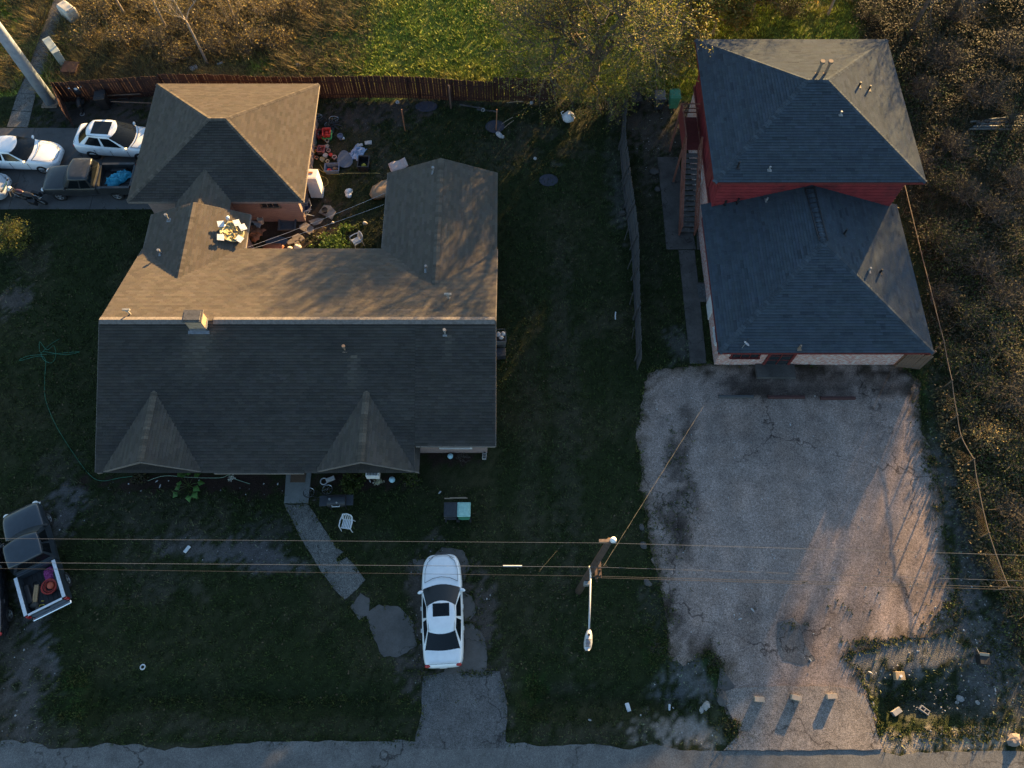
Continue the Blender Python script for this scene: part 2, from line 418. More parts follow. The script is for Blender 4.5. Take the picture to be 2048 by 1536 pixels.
far = [46, 60, 80, 110, 160, 260, 420, 700]
gx = np.concatenate([-np.array(far[::-1], float), np.arange(-36, 38.01, 0.2), np.array(far, float)])
gy = np.concatenate([-np.array([10, 16, 30, 60, 110, 160, 260, 420, 700.])[::-1], np.arange(-6, 48.01, 0.2), np.array([54, 62, 72, 90, 130, 220, 420, 700.])])
GX, GY = np.meshgrid(gx, gy)
GZ = gz(GX, GY)
GC, _ = gcol(GX, GY)
nx, ny = len(gx), len(gy)
idx = np.arange(nx * ny).reshape(ny, nx)
GF = np.stack([idx[:-1, :-1], idx[:-1, 1:], idx[1:, 1:], idx[1:, :-1]], -1).reshape(-1, 4)
m_ground = mat('ground', (.98, .98, .98), rough=.95, var=.5, scale=13, bump=.9, bscale=22, attr=True, spec=.1, dist=.05)
ground = np_mesh('ground', np.stack([GX, GY, GZ], -1).reshape(-1, 3), GF, m_ground, col=GC.reshape(-1, 3), smooth=True)
tag(ground, kind='structure')

def ragged(poly, amp=.12, step=.25, seed=0, closed=True):
    out = []; n = len(poly)
    for i in range(n):
        a, b = Vector(poly[i]).to_2d(), Vector(poly[(i + 1) % n]).to_2d()
        L = (b - a).length; k = max(1, int(L / step)); nrm = Vector((-(b - a).y, (b - a).x)).normalized() if L > 0 else Vector((0, 0))
        for j in range(k):
            p = a.lerp(b, j / k)
            d = (float(fbm(p.x * 1.3 + seed, p.y * 1.3, 60 + seed, 4)) - .5) * 2 * amp + (float(vnoise(p.x * 7, p.y * 7, 61 + seed)) - .5) * amp * .6
            out.append((p.x + nrm.x * d, p.y + nrm.y * d))
    return out
def sheet(name, poly, z, m, amp=.1, seed=0, parent=None, th=.05, step=.25, kind='structure'):
    mb = MB(); mb.prism(ragged(poly, amp, step, seed) if amp else poly, z - th, z)
    o = mb.build(name, m, parent)
    if parent is None: tag(o, kind=kind)
    return o

# ---- paved-surface material: base tone, speckle of aggregate, blotches, cracks
def pave_mat(name, base, speck=.35, sscale=60., blot=(.5, .5, .5), bamt=.3, crack=0., cscale=.5, warm=None, rough=.9, bump=.5, streak=None):
    m = bpy.data.materials.new(name); MATS[name] = m; m.use_nodes = True
    nt = m.node_tree; N = nt.nodes; L = nt.links; b = N['Principled BSDF']; b.inputs['Roughness'].default_value = rough; _sock(b, 'Specular IOR Level', .2)
    g = N.new('ShaderNodeNewGeometry'); pos = g.outputs['Position']
    def noise(scale, det=3, rg=.6):
        n = N.new('ShaderNodeTexNoise'); n.inputs['Scale'].default_value = scale; n.inputs['Detail'].default_value = det; n.inputs['Roughness'].default_value = rg; L.new(pos, n.inputs['Vector']); return n.outputs['Fac']
    def ramp(f, a, c, ca, cb):
        r = N.new('ShaderNodeValToRGB'); r.color_ramp.elements[0].position = a; r.color_ramp.elements[1].position = c
        r.color_ramp.elements[0].color = (*ca, 1) if len(ca) == 3 else ca; r.color_ramp.elements[1].color = (*cb, 1); L.new(f, r.inputs['Fac']); return r.outputs['Color']
    def mul(a, bb, fac=1.0):
        x = N.new('ShaderNodeMix'); x.data_type = 'RGBA'; x.blend_type = 'MULTIPLY'; x.inputs[0].default_value = fac; L.new(a, x.inputs[6]); L.new(bb, x.inputs[7]); return x.outputs[2]
    col = ramp(noise(1.3, 4), .3, .7, [c * (1 - bamt) * t * 2 for c, t in zip(base, blot)], [min(1, c * (1 + bamt)) for c in base])
    sp = ramp(noise(sscale, 2, .5), .35, .65, (1 - speck,) * 3, (1 + speck * .8,) * 3)
    col = mul(col, sp)
    col = mul(col, ramp(noise(sscale * .3, 3), .3, .7, (1 - speck * .5,) * 3, (1 + speck * .4,) * 3))
    h = noise(sscale * .8, 3)
    if crack > 0:
        vr = N.new('ShaderNodeTexVoronoi'); vr.feature = 'DISTANCE_TO_EDGE'; vr.inputs['Scale'].default_value = cscale
        dn = N.new('ShaderNodeTexNoise'); dn.inputs['Scale'].default_value = 1.6; dn.inputs['Detail'].default_value = 4; L.new(pos, dn.inputs['Vector'])
        va = N.new('ShaderNodeVectorMath'); va.operation = 'ADD'; L.new(pos, va.inputs[0])
        vs = N.new('ShaderNodeVectorMath'); vs.operation = 'SCALE'; vs.inputs['Scale'].default_value = 1.3; L.new(dn.outputs['Color'], vs.inputs[0]); L.new(vs.outputs[0], va.inputs[1]); L.new(va.outputs[0], vr.inputs['Vector'])
        ck = ramp(vr.outputs['Distance'], .0, .010 * crack, (.25, .24, .24), (1, 1, 1))
        fade = ramp(noise(.35, 3), .45, .62, (1, 1, 1), (0, 0, 0))
        x = N.new('ShaderNodeMix'); x.data_type = 'RGBA'; L.new(fade, x.inputs[0]); x.inputs[6].default_value = (1, 1, 1, 1); L.new(ck, x.inputs[7])
        col = mul(col, x.outputs[2])
    if streak:
        at_ = N.new('ShaderNodeVertexColor'); at_.layer_name = 'col'; col = mul(col, at_.outputs['Color'])
    L.new(col, b.inputs['Base Color'])
    bp = N.new('ShaderNodeBump'); bp.inputs['Strength'].default_value = bump; bp.inputs['Distance'].default_value = .012; L.new(h, bp.inputs['Height']); L.new(bp.outputs['Normal'], b.inputs['Normal'])
    return m
m_road = pave_mat('road_asphalt', (.125, .123, .118), .34, 38, bamt=.22, crack=.8, cscale=.16, bump=.5)
m_gravel = pave_mat('gravel_asphalt', (.225, .182, .158), .5, 30, bamt=.2, crack=.7, cscale=.13, bump=.6, streak=True)
m_drive = pave_mat('drive_asphalt', (.105, .102, .10), .5, 34, bamt=.2, crack=2.2, cscale=.5, bump=.8)
m_conc = pave_mat('concrete_worn', (.095, .088, .082), .15, 40, bamt=.22, crack=1.0, cscale=.4, bump=.3)
m_concd = pave_mat('concrete_dark', (.075, .070, .066), .18, 40, bamt=.3, crack=1.0, cscale=.5, bump=.3)
m_aggr = pave_mat('aggregate_concrete', (.125, .12, .11), .6, 28, bamt=.18, crack=1.4, cscale=.5, bump=.8)

# ---- road along the south side
edge = [(-60, 1484), (0, 1480), (60, 1483), (110, 1497), (160, 1492), (240, 1488), (330, 1499), (430, 1492), (560, 1484), (700, 1484), (830, 1482), (930, 1478), (1010, 1486), (1100, 1492), (1180, 1488), (1260, 1497), (1310, 1490), (1400, 1502), (1446, 1502), (1600, 1500), (1766, 1500), (1800, 1510), (1900, 1504), (2010, 1502), (2100, 1504)]
pe = [(-70, at(0, 1484).y)] + xy(edge) + [(70, at(0, 1503).y)]
rag = []
for a, b in zip(pe[:-1], pe[1:]):
    k = max(1, min(40, int((b[0] - a[0]) / .25)))
    for j in range(k):
        t = j / k; x = a[0] + (b[0] - a[0]) * t; y = a[1] + (b[1] - a[1]) * t
        rag.append((x, y + (float(fbm(x * 1.7, 3.3, 77)) - .5) * .34))
mb = MB(); mb.prism(rag + [(70, -6.9), (-70, -6.9)], -.04, .018)
tag(mb.build('road', m_road), kind='structure')

# ---- gravel lot of the red house: fine sheet with its own stains
lot_poly = ragged(LOT, .22, .12, 3)
def tri_sheet(name, poly, z, m, cfun, cell=.35, th=.05):
    bm = bmesh.new()
    vs = [bm.verts.new((p[0], p[1], z)) for p in poly]
    f = bm.faces.new(vs)
    xs = [p[0] for p in poly]; ys = [p[1] for p in poly]
    for ax, lo, hi in ((0, min(xs), max(xs)), (1, min(ys), max(ys))):
        t = lo + cell
        while t < hi:
            g = bm.verts[:] + bm.edges[:] + bm.faces[:]
            bmesh.ops.bisect_plane(bm, geom=g, plane_co=(t, t, 0), plane_no=(1, 0, 0) if ax == 0 else (0, 1, 0)); t += cell
    bmesh.ops.recalc_face_normals(bm, faces=bm.faces[:])
    if bm.faces[:][0].normal.z < 0: bmesh.ops.reverse_faces(bm, faces=bm.faces[:])
    bd = [e for e in bm.edges if e.is_boundary]
    r = bmesh.ops.extrude_edge_only(bm, edges=bd)
    for v in [e for e in r['geom'] if isinstance(e, bmesh.types.BMVert)]: v.co.z -= th
    me = bpy.data.meshes.new(name); bm.to_mesh(me); bm.free(); me.materials.append(m)
    co = np.empty(len(me.vertices) * 3, np.float32); me.vertices.foreach_get('co', co); co = co.reshape(-1, 3)
    ca = me.color_attributes.new('col', 'FLOAT_COLOR', 'POINT'); c4 = np.ones((len(co), 4), np.float32); c4[:, :3] = cfun(co[:, 0], co[:, 1]); ca.data.foreach_set('color', c4.ravel())
    o = bpy.data.objects.new(name, me); COL.objects.link(o); return tag(o, kind='structure')
LOT_ST = [(1620, 762, 210, 32, .5), (1650, 785, 190, 14, .35), (1350, 920, 26, 50, .62), (1345, 1010, 30, 60, .62), (1385, 980, 10, 40, .55), (1372, 1075, 12, 40, .6), (1345, 1090, 20, 40, .5), (1375, 850, 16, 40, .6), (1600, 745, 190, 12, .3), (1480, 770, 70, 24, .35), (1590, 1270, 36, 50, .4), (1500, 1240, 40, 60, .25), (1780, 1120, 60, 60, .25), (1690, 1240, 70, 40, .2), (1345, 1230, 30, 60, .5), (1840, 1180, 50, 40, .3), (1560, 880, 90, 50, .14), (1450, 900, 60, 80, .14), (1400, 1290, 40, 30, .4)]
LS = []
for u, v, ru, rv, s in LOT_ST:
    p, px, py = at(u, v), at(u + 10, v), at(u, v - 10); LS.append((p.x, p.y, ru * (px - p).length / 10, rv * (py - p).length / 10, s))
def lot_col(X, Y):
    n2, n3 = fbm(X * 1.2, Y * 1.2, 21), fbm(X * 4, Y * 3, 22)
    k = np.ones(len(X)) * (.92 + .16 * n2)
    for x, y, rx, ry, s in LS:
        d = ((X - x) / rx) ** 2 + ((Y - y) / ry) ** 2
        k = k * (1 - s * np.clip(1.4 - d + (n2 - .5) * 2 + (n3 - .5) * 2.2, 0, 1))
    pink = np.clip((n2 - .4) * 2, 0, 1); n1 = fbm(X * .35, Y * .35, 23)
    k = k * (.92 + .16 * n1)
    for x0 in (9.6, 11.3, 14.6, 16.4):            # wheel tracks, a little paler and smoother
        k = k * (1 + .16 * np.exp(-((X - x0 - .25 * np.sin(Y * .3)) / .32) ** 2) * np.clip((Y - 1) / 4, 0, 1))
    e = seg_dist(X, Y, LOT + LOT[:1]); w = np.clip(.95 - e / .7 + (n3 - .5) * 2.6 + (n2 - .5) * .8, 0, 1)[..., None] * np.where(Y > 2.2, 1, .3)[..., None]
    base = np.stack([k * (1.02 + .08 * pink), k, k * (1.0 - .06 * pink)], -1)
    return base * (1 - w) + base * np.array((.36, .34, .27)) * w
tri_sheet('gravel_lot', lot_poly, .012, m_gravel, lot_col, .3)
# sunken patch in the lot
sheet('asphalt_patch', xy([(1553, 1243), (1585, 1235), (1600, 1250), (1612, 1290), (1632, 1320), (1606, 1332), (1565, 1322), (1552, 1290)]), .022, m_drive, .08, 5, th=.02)
sheet('asphalt_patch', xy([(1440, 1330), (1470, 1372), (1455, 1402), (1432, 1384)]), .024, m_conc, .06, 6, th=.02)

APRON = [(1436, 1386), (1470, 1376), (1560, 1372), (1650, 1372), (1700, 1378), (1728, 1392), (1742, 1425), (1752, 1470), (1764, 1499), (1446, 1501), (1478, 1466), (1455, 1420)]
sheet('lot_apron', xy(APRON), .055, pave_mat('apron_asphalt', (.20, .172, .152), .5, 30, bamt=.22, crack=1.0, cscale=.2, bump=.7), .06, 9, th=.06, step=.15)
# ---- driveway of the brick house: asphalt apron and broken concrete
sheet('driveway', xy([(846, 1352), (890, 1345), (1000, 1343), (1012, 1400), (1012, 1497), (828, 1497), (842, 1420)]), .022, m_drive, .1, 7)
CONC = [[(862, 1118), (884, 1098), (925, 1100), (938, 1130), (930, 1160), (880, 1160)], [(920, 1182), (946, 1192), (953, 1225), (938, 1240), (915, 1246)], [(915, 1246), (942, 1248), (962, 1266), (974, 1300), (972, 1346), (888, 1350), (890, 1310)],
        [(735, 1228), (758, 1212), (796, 1212), (826, 1246), (834, 1290), (808, 1312), (766, 1316), (748, 1280)], [(700, 1214), (722, 1184), (741, 1196), (738, 1230), (716, 1242)], [(825, 1120), (850, 1118), (856, 1150), (830, 1150)]]
for i, c in enumerate(CONC): sheet('concrete_slab', xy(c), .018 + .003 * (i % 3), m_conc, .13, 10 + i, th=.04, step=.15)
# front walk
sheet('walk_slab', xy([(573, 944), (623, 944), (617, 1007), (569, 1007)]), .06, pave_mat('walk_concrete', (.14, .145, .14), .12, 40, bamt=.15, bump=.2), .006, 2, th=.1)
sheet('walkway', xy([(569, 1009), (617, 1009), (640, 1045), (664, 1078), (676, 1090), (667, 1106), (686, 1104), (674, 1128)]), .03, m_aggr, .02, 1, th=.05) if False else None
WALK = [[(569, 1009), (617, 1009), (636, 1040), (655, 1068), (664, 1080), (668, 1092), (688, 1104), (672, 1118), (674, 1124), (694, 1114), (706, 1124), (731, 1160), (714, 1180), (690, 1199), (668, 1178), (640, 1138), (600, 1074)]]
for i, c in enumerate(WALK): sheet('walkway', xy(c), .03, m_aggr, .05, 30 + i, th=.05, step=.1)
# concrete drive of the left house and its pavement
dv = [at(-420, 262), at(60, 257), at(140, 255), at(320, 253), at(322, 412), at(140, 417), at(0, 421), at(-420, 436)]
x_ = [-38.5, -33.2, -28.6, -24.0, -19.9]
mdr = pave_mat('drive_concrete', (.095, .092, .09), .14, 40, bamt=.16, crack=.8, cscale=.3, bump=.25)
yN, yS = at(100, 256).y, at(60, 419).y
ds = thing('concrete_driveway', None, None, (-29, (yN + yS) / 2, 0)); tag(ds, kind='structure')
for a, b in zip(x_[:-1], x_[1:]):
    for c, d in ((yS, (yS + yN) / 2), ((yS + yN) / 2, yN)):
        mb = MB(); mb.prism([(a + .012, c + .012), (b - .012, c + .012), (b - .012, d - .012), (a + .012, d - .012)], -.05, .022 + rng.random() * .004)
        mb.build('slab', mdr, ds, off=ds.location)
SW = [((14, 254), (56, 256)), ((24, 222), (64, 224)), ((36, 186), (72, 190)), ((52, 150), (84, 152)), ((66, 112), (96, 116)), ((80, 74), (108, 78)), ((94, 38), (122, 42)), ((106, 4), (136, 8)), ((118, -30), (148, -26))]
pv = thing('pavement', None, None, at(70, 140)); tag(pv, kind='structure')
for (a, b), (c, d) in zip(SW[:-1], SW[1:]):
    q = xy([a, b, d, c]); cx, cy = sum(p[0] for p in q) / 4, sum(p[1] for p in q) / 4
    q = [(cx + (p[0] - cx) * .985, cy + (p[1] - cy) * .975) for p in q]
    mb = MB(); mb.prism(ragged(q, .02, .3, 4), -.05, .03 + rng.random() * .015); mb.build('slab', m_aggr, pv, off=pv.location)
# path beside the red house
PATH = [[(1315, 315), (1356, 315), (1392, 499), (1333, 499)], [(1357, 501), (1389, 501), (1413, 727), (1380, 728)], [(1393, 464), (1408, 464), (1413, 500), (1394, 499)], [(1394, 566), (1421, 566), (1426, 604), (1400, 604)]]
pp = thing('concrete_path', None, None, at(1370, 500)); tag(pp, kind='structure')
for i, c in enumerate(PATH):
    mb = MB(); mb.prism(ragged(xy(c), .01, .4, i), -.04, .03 + .004 * i); mb.build('slab', m_concd, pp, off=pp.location)

# ---- grass and weeds, blade by blade
def tufts(name, X, Y, Z, h, w, nb, col, m, lean=.6, seed=0, parent=None):
    r = np.random.default_rng(seed); n = len(X)
    V = []; C = []
    for b in range(nb):
        a = r.random(n) * 2 * np.pi; bx, by = X + np.cos(a) * w * .8, Y + np.sin(a) * w * .8
        hh = h * (.5 + r.random(n)); l = lean * hh * (.3 + r.random(n))
        px, py = -np.sin(a) * w * .5, np.cos(a) * w * .5
        V.append(np.stack([np.stack([bx - px, by - py, Z], -1), np.stack([bx + px, by + py, Z], -1), np.stack([bx + np.cos(a) * l, by + np.sin(a) * l, Z + hh], -1)], 1))
        k = (.35 + 1.3 * r.random((n, 1, 1)) ** 1.4); C.append(np.repeat(col[:, None, :], 3, 1) * k)
    V = np.concatenate(V).reshape(-1, 3); C = np.concatenate(C).reshape(-1, 3)
    F = np.arange(len(V)).reshape(-1, 3)
    return np_mesh(name, V, F, m, parent, C)
m_grass = mat('grass_blade', (1, 1, 1), rough=.7, var=.1, attr=True, spec=.15)
FOOT = [[(-19.2, 10.9), (-.7, 10.9), (-.7, 27.8), (-6.7, 27.8), (-6.7, 22.7), (-13.3, 22.7), (-13.3, 25.8), (-11, 25.8), (-11, 34.1), (-20.4, 34.1), (-20.4, 25.8), (-19.2, 25.8)],
        [(10.6, 17.3), (19.8, 17.3), (19.8, 34.0), (10.6, 34.0)]]
HARD = [LOT] + [xy(c) for c in CONC] + [xy(c) for c in WALK + PATH] + [xy([(846, 1352), (1000, 1343), (1012, 1497), (828, 1497)]), xy([(573, 944), (623, 944), (617, 1007), (569, 1007)])] + [[(-45, yS), (-19.5, yS), (-19.5, yN), (-45, yN)]] + [xy([SW[0][0]] + [a for a, b in SW] + [b for a, b in SW[::-1]])]
def free(X, Y, foot=True):
    ok = Y > at(0, 1490).y
    for p in HARD + (FOOT if foot else []): ok &= ~inside(X, Y, p)
    return ok
def scatter(n, x0, x1, y0, y1, seed):
    r = np.random.default_rng(seed); return r.random(n) * (x1 - x0) + x0, r.random(n) * (y1 - y0) + y0, r
# mown lawn
X, Y, r_ = scatter(110000, -34, 24, -1.2, 35.5, 5)
k = free(X, Y) & (scrub_mask(X, Y) < .3); X, Y = X[k], Y[k]
C, D = gcol(X, Y); k = r_.random(len(X)) > D * 1.05; X, Y, C = X[k], Y[k], C[k]
n_ = fbm(X * .9, Y * .9, 9)
tag(tufts('lawn_grass', X, Y, gz(X, Y), .05 + .09 * n_, .04, 3, C * np.array((1.25, 1.4, 1.0)), m_grass, .9, 1), 'short dark green lawn grass around the two houses', 'grass', kind='stuff')
# rough field beyond the back fence
X, Y, r_ = scatter(70000, -38, 36, 35.7, 49, 6)
C, D = gcol(X, Y); n_ = fbm(X * 1.1, Y * 1.1, 12); k = free(X, Y) & (r_.random(len(X)) < .35 + 1.1 * n_); X, Y, C, n_ = X[k], Y[k], C[k], n_[k]
C = C * (1.0 + .5 * r_.random((len(X), 1)))
tag(tufts('field_grass', X, Y, gz(X, Y), .07 + .26 * n_ ** 2, .055, 4, C * np.array((1.25, 1.3, 1.0)), m_grass, .8, 2), 'rough yellow green field grass behind the wooden fence', 'grass', kind='stuff')
# weeds creeping over the lot edges and the ditch
pts = []
def weeds(u, v, ru, rv, n, h=.16):
    p, px, py = at(u, v), at(u + 10, v), at(u, v - 10); sx, sy = ru * (px - p).length / 10, rv * (py - p).length / 10
    n = int(n * .75); x, y = p.x + nrng.normal(0, .5, n) * sx, p.y + nrng.normal(0, .5, n) * sy
    k = vnoise(x * 2.3, y * 2.3, 71) + .3 * nrng.random(n) > .55
    pts.append(np.stack([x, y, np.full(n, h)], -1)[k])
for a in [(1350, 900, 30, 70, 160), (1375, 1000, 20, 90, 140), (1330, 1050, 36, 90, 260), (1325, 1200, 26, 80, 200), (1840, 830, 14, 80, 200), (1860, 940, 18, 70, 260), (1885, 1050, 16, 90, 220), (1905, 1180, 22, 70, 240), (1420, 1330, 30, 40, 300), (1310, 1300, 30, 40, 200), (1460, 1460, 34, 34, 260), (1740, 1285, 60, 10, 130), (1700, 1330, 14, 30, 70), (1765, 1440, 20, 40, 160), (1850, 1470, 90, 16, 420), (1960, 1470, 50, 22, 260), (1850, 1390, 90, 26, 420), (1990, 1300, 36, 90, 420), (150, 1360, 34, 22, 260), (150, 1425, 50, 30, 300), (1075, 1370, 26, 30, 220), (1080, 1430, 30, 20, 140), (600, 1400, 260, 12, 500), (300, 1400, 150, 12, 260), (1590, 1250, 30, 12, 24), (1500, 1215, 30, 14, 14), (850, 1330, 30, 26, 50), (960, 1220, 16, 40, 50), (1855, 765, 20, 40, 130), (1880, 1240, 50, 20, 160), (1700, 1210, 90, 40, 40), (1300, 1260, 20, 50, 120)]:
    weeds(*a)
for poly in [xy(q) for q in CONC + WALK] + [xy([(846, 1352), (1000, 1343), (1012, 1400), (1012, 1497), (828, 1497), (842, 1420)])] + [lot_poly]:      # grass creeping over the slab edges
    for (x0, y0), (x1, y1) in zip(poly, poly[1:] + poly[:1]):
        n = int(math.hypot(x1 - x0, y1 - y0) * 26) + 1; t_ = nrng.random(n); x, y = x0 + (x1 - x0) * t_ + nrng.normal(0, .09, n), y0 + (y1 - y0) * t_ + nrng.normal(0, .09, n)
        k = (vnoise(x * 1.7, y * 1.7, 73) > .42) & (y > .0); pts.append(np.stack([x, y, np.full(n, .1)], -1)[k])
PT = np.concatenate(pts); C, _ = gcol(PT[:, 0], PT[:, 1])
gr = np.array((.04, .062, .014)) * (1 - nrng.random((len(PT), 1)) * .6) + np.array((.12, .085, .03)) * nrng.random((len(PT), 1)) ** 2 * .6
tag(tufts('weeds', PT[:, 0], PT[:, 1], gz(PT[:, 0], PT[:, 1]) + .01, .03 + .09 * nrng.random(len(PT)), .04, 4, gr, m_grass, .9, 3), 'low weeds along the gravel edges and ditch', 'weeds', kind='stuff')
# loose stones and litter specks on bare ground
X, Y, r_ = scatter(26000, -22, 24, -1, 34, 8)
C, D = gcol(X, Y); k = (D > .4) & (r_.random(len(X)) < .3 + .5 * (X > 8) * (Y < 8)) & ~inside(X, Y, FOOT[0]) & ~inside(X, Y, FOOT[1]); X, Y = X[k], Y[k]
X2, Y2, r2 = scatter(900, 7, 20, -.6, 16, 9); k2 = inside(X2, Y2, LOT); X, Y = np.concatenate([X, X2[k2]]), np.concatenate([Y, Y2[k2]])
s_ = .015 + .035 * nrng.random(len(X)) ** 3
o8 = np.array([[1, 0, 0], [0, 1, 0], [-1, 0, 0], [0, -1, 0], [0, 0, .8]]); F5 = np.array([[0, 1, 4], [1, 2, 4], [2, 3, 4], [3, 0, 4]])
V = np.stack([X, Y, np.maximum(gz(X, Y), .0) + .006], -1)[:, None, :] + o8[None] * s_[:, None, None] * (.6 + .8 * nrng.random((len(X), 5, 1)))
F = (F5[None] + (np.arange(len(X)) * 5)[:, None, None]).reshape(-1, 3)
tone = np.repeat(.14 + .3 * nrng.random((len(X), 1)) ** 2, 5, 0)
XL, YL, rl = scatter(5200, -30, 10, -.2, 34, 14); kl = free(XL, YL) & (fbm(XL * .4, YL * .4, 15) + .35 * rl.random(len(XL)) > .72); XL, YL = XL[kl], YL[kl]
al = rl.random(len(XL)) * 6.28; sl = .03 + .035 * rl.random(len(XL)); cl_ = np.stack([XL, YL, gz(XL, YL) + .05 + .02 * rl.random(len(XL))], -1)
d1 = np.stack([np.cos(al), np.sin(al), rl.normal(0, .3, len(XL))], -1) * sl[:, None]; d2 = np.stack([-np.sin(al), np.cos(al), rl.normal(0, .3, len(XL))], -1) * sl[:, None] * .6
tag(np_mesh('fallen_leaves', np.stack([cl_ - d1, cl_ + d2, cl_ + d1, cl_ - d2], 1).reshape(-1, 3), np.arange(len(XL) * 4).reshape(-1, 4), mat('dead_leaf', (1, 1, 1), .9, .1, attr=True, spec=.1), None, np.repeat(np.array([(.085, .06, .035), (.06, .046, .03), (.12, .09, .055)])[rl.integers(0, 3, len(XL))], 4, 0)), 'dead brown leaves scattered over the lawns', 'leaves', kind='stuff')
tag(np_mesh('gravel', V.reshape(-1, 3), F, mat('stone_chip', (1, 1, 1), .9, .1, attr=True, spec=.1), None, tone * np.array((1, .97, .92))), 'scattered pale stone chips on bare dirt and gravel', 'gravel', kind='stuff')
# ================================================================== houses
def clip_poly(sub, clip):
    """Sutherland-Hodgman, convex counter-clockwise clip polygon, 2D"""
    out = sub
    n = len(clip)
    for i in range(n):
        ax, ay = clip[i]; bx, by = clip[(i + 1) % n]
        inp, out = out, []
        if not inp: return []
        ex, ey = bx - ax, by - ay
        d = [ex * (p[1] - ay) - ey * (p[0] - ax) for p in inp]
        for j in range(len(inp)):
            k = (j - 1) % len(inp)
            if (d[j] >= 0) != (d[k] >= 0):
                t = d[k] / (d[k] - d[j]); out.append((inp[k][0] + (inp[j][0] - inp[k][0]) * t, inp[k][1] + (inp[j][1] - inp[k][1]) * t))
            if d[j] >= 0: out.append(inp[j])
    return out
def slope(house, poly, m, seed=0, ex=.142, tab=.31, lift=.028, tone=.14, name='shingles', dark=None, strip=False, tint=None):
    """one roof plane laid with single shingles in courses; poly = 3D outline, convex, all in one plane"""
    P = [Vector(p) for p in poly]
    nrm = (P[1] - P[0]).cross(P[2] - P[0]).normalized()
    if nrm.z < 0: nrm = -nrm
    up = (Vector((0, 0, 1)) - nrm * nrm.z).normalized(); al = up.cross(nrm).normalized()
    o = P[0]
    q = [((p - o).dot(al), (p - o).dot(up)) for p in P]
    area = sum(q[i][0] * q[(i + 1) % len(q)][1] - q[(i + 1) % len(q)][0] * q[i][1] for i in range(len(q)))
    if area < 0: q = q[::-1]
    x0, x1 = min(p[0] for p in q), max(p[0] for p in q); y0, y1 = min(p[1] for p in q), max(p[1] for p in q)
    r = random.Random(seed); mb = MB()
    def to3(p, h): return o + al * p[0] + up * p[1] + nrm * h
    y = y0; k = 0
    while y < y1:
        x = x0 - tab * (0.5 if k % 2 else 0) - r.random() * .05
        rowt = 1 + (r.random() - .5) * tone * .8
        while x < x1:
            w = tab * (1 if not strip else .6 + r.random() * 1.6)
            pl = clip_poly([(x + .002, y), (x + w - .002, y), (x + w - .002, y + ex), (x + .002, y + ex)], q)
            if len(pl) >= 3:
                c = rowt * (1 + (r.random() - .5) * tone * 2); j = (r.random() - .5) * .006
                if dark and r.random() < dark: c *= .78
                col = (c * (1 + (r.random() - .5) * .06), c, c * (1 + (r.random() - .5) * .08))
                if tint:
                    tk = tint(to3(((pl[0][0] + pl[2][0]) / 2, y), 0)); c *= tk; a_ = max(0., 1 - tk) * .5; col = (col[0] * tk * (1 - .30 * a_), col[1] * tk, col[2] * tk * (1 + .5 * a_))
                top = [to3(p, .004 + (lift + j) * (1 - (p[1] - y) / ex)) for p in pl]
                mb.add(top, [tuple(range(len(top)))], col)
                lo = [i for i, p in enumerate(pl) if abs(p[1] - y) < 1e-6]
                if len(lo) == 2:
                    a, b = pl[lo[0]], pl[lo[1]]
                    if a[0] > b[0]: a, b = b, a
                    mb.add([to3(a, -.01), to3(b, -.01), to3(b, lift + .004 + j), to3(a, lift + .004 + j)], [(0, 1, 2, 3)], (c * .42,) * 3)
            x += w
        y += ex; k += 1
    ob = mb.build(name, m, house, off=house.location if house else None); tag(ob, kind='stuff')
    # the deck under the shingles, 3 mm down
    d = MB(); n = len(P)
    d.add([p - nrm * .012 for p in P] + [p - nrm * .10 for p in P], [tuple(range(n)), tuple(range(2 * n - 1, n - 1, -1))] + [(i, n + i, n + (i + 1) % n, (i + 1) % n) for i in range(n)])
    db = d.build('roof_deck', MATS['fascia'], house, off=house.location)
    return ob
def caps(house, a, b, m, seed=0, w=.16, step=.15, lift=.03, tone=.25, drop=.35):
    """ridge or hip cap shingles from a to b"""
    a, b = Vector(a), Vector(b); d = (b - a); L = d.length; d = d / L
    side = d.cross(Vector((0, 0, 1))).normalized(); r = random.Random(seed); mb = MB(); t = 0
    dn = Vector((0, 0, -1))
    while t < L - .02:
        c = 1 + (r.random() - .5) * tone * 2; col = (c, c, c); t2 = min(L, t + step + .01)
        vs = []
        for tt, h in ((t, lift + .012), (t2, lift)):
            p = a + d * tt + Vector((0, 0, h)); vs += [p + side * w + dn * w * drop, p, p - side * w + dn * w * drop]
        mb.add(vs, [(0, 1, 4, 3), (1, 2, 5, 4)], col)
        mb.add([vs[0], vs[1], vs[2], vs[2] + dn * .02, vs[1] + dn * .02, vs[0] + dn * .02], [(0, 5, 4, 1), (1, 4, 3, 2)], (c * .7,) * 3)
        t += step
    return tag(mb.build('ridge_cap', m, house, off=house.location), kind='stuff')

mat('fascia', (.16, .13, .11), .8, .2)
m_white = mat('white_trim', (.62, .60, .57), .6, .12, 8, wear=(.35, .32, .28), wamt=.25)
m_sh1 = mat('brown_shingle', (.102, .086, .068), .95, .10, 2.2, bump=.6, bscale=90, attr=True, spec=.08, dist=.006)
m_sh2 = mat('slate_shingle', (.050, .062, .074), .95, .12, 2.5, bump=.6, bscale=90, attr=True, spec=.06, dist=.006)
m_sh2c = m_sh2
m_cream0 = mat('vent_cream', (.30, .28, .24), .7, .2, 9)
m_fasc = mat('fascia_paint', (.17, .145, .125), .8, .2, 6)
m_brick = brick_mat('pink_brick', (.22, .14, .125), (.28, .19, .165), (.25, .225, .21))
m_brickw = brick_mat('washed_brick', (.34, .10, .075), (.42, .16, .12), (.55, .52, .48), wash=(.50, .46, .43))
m_brickc = brick_mat('chimney_brick', (.33, .20, .12), (.44, .29, .17), (.40, .36, .30))
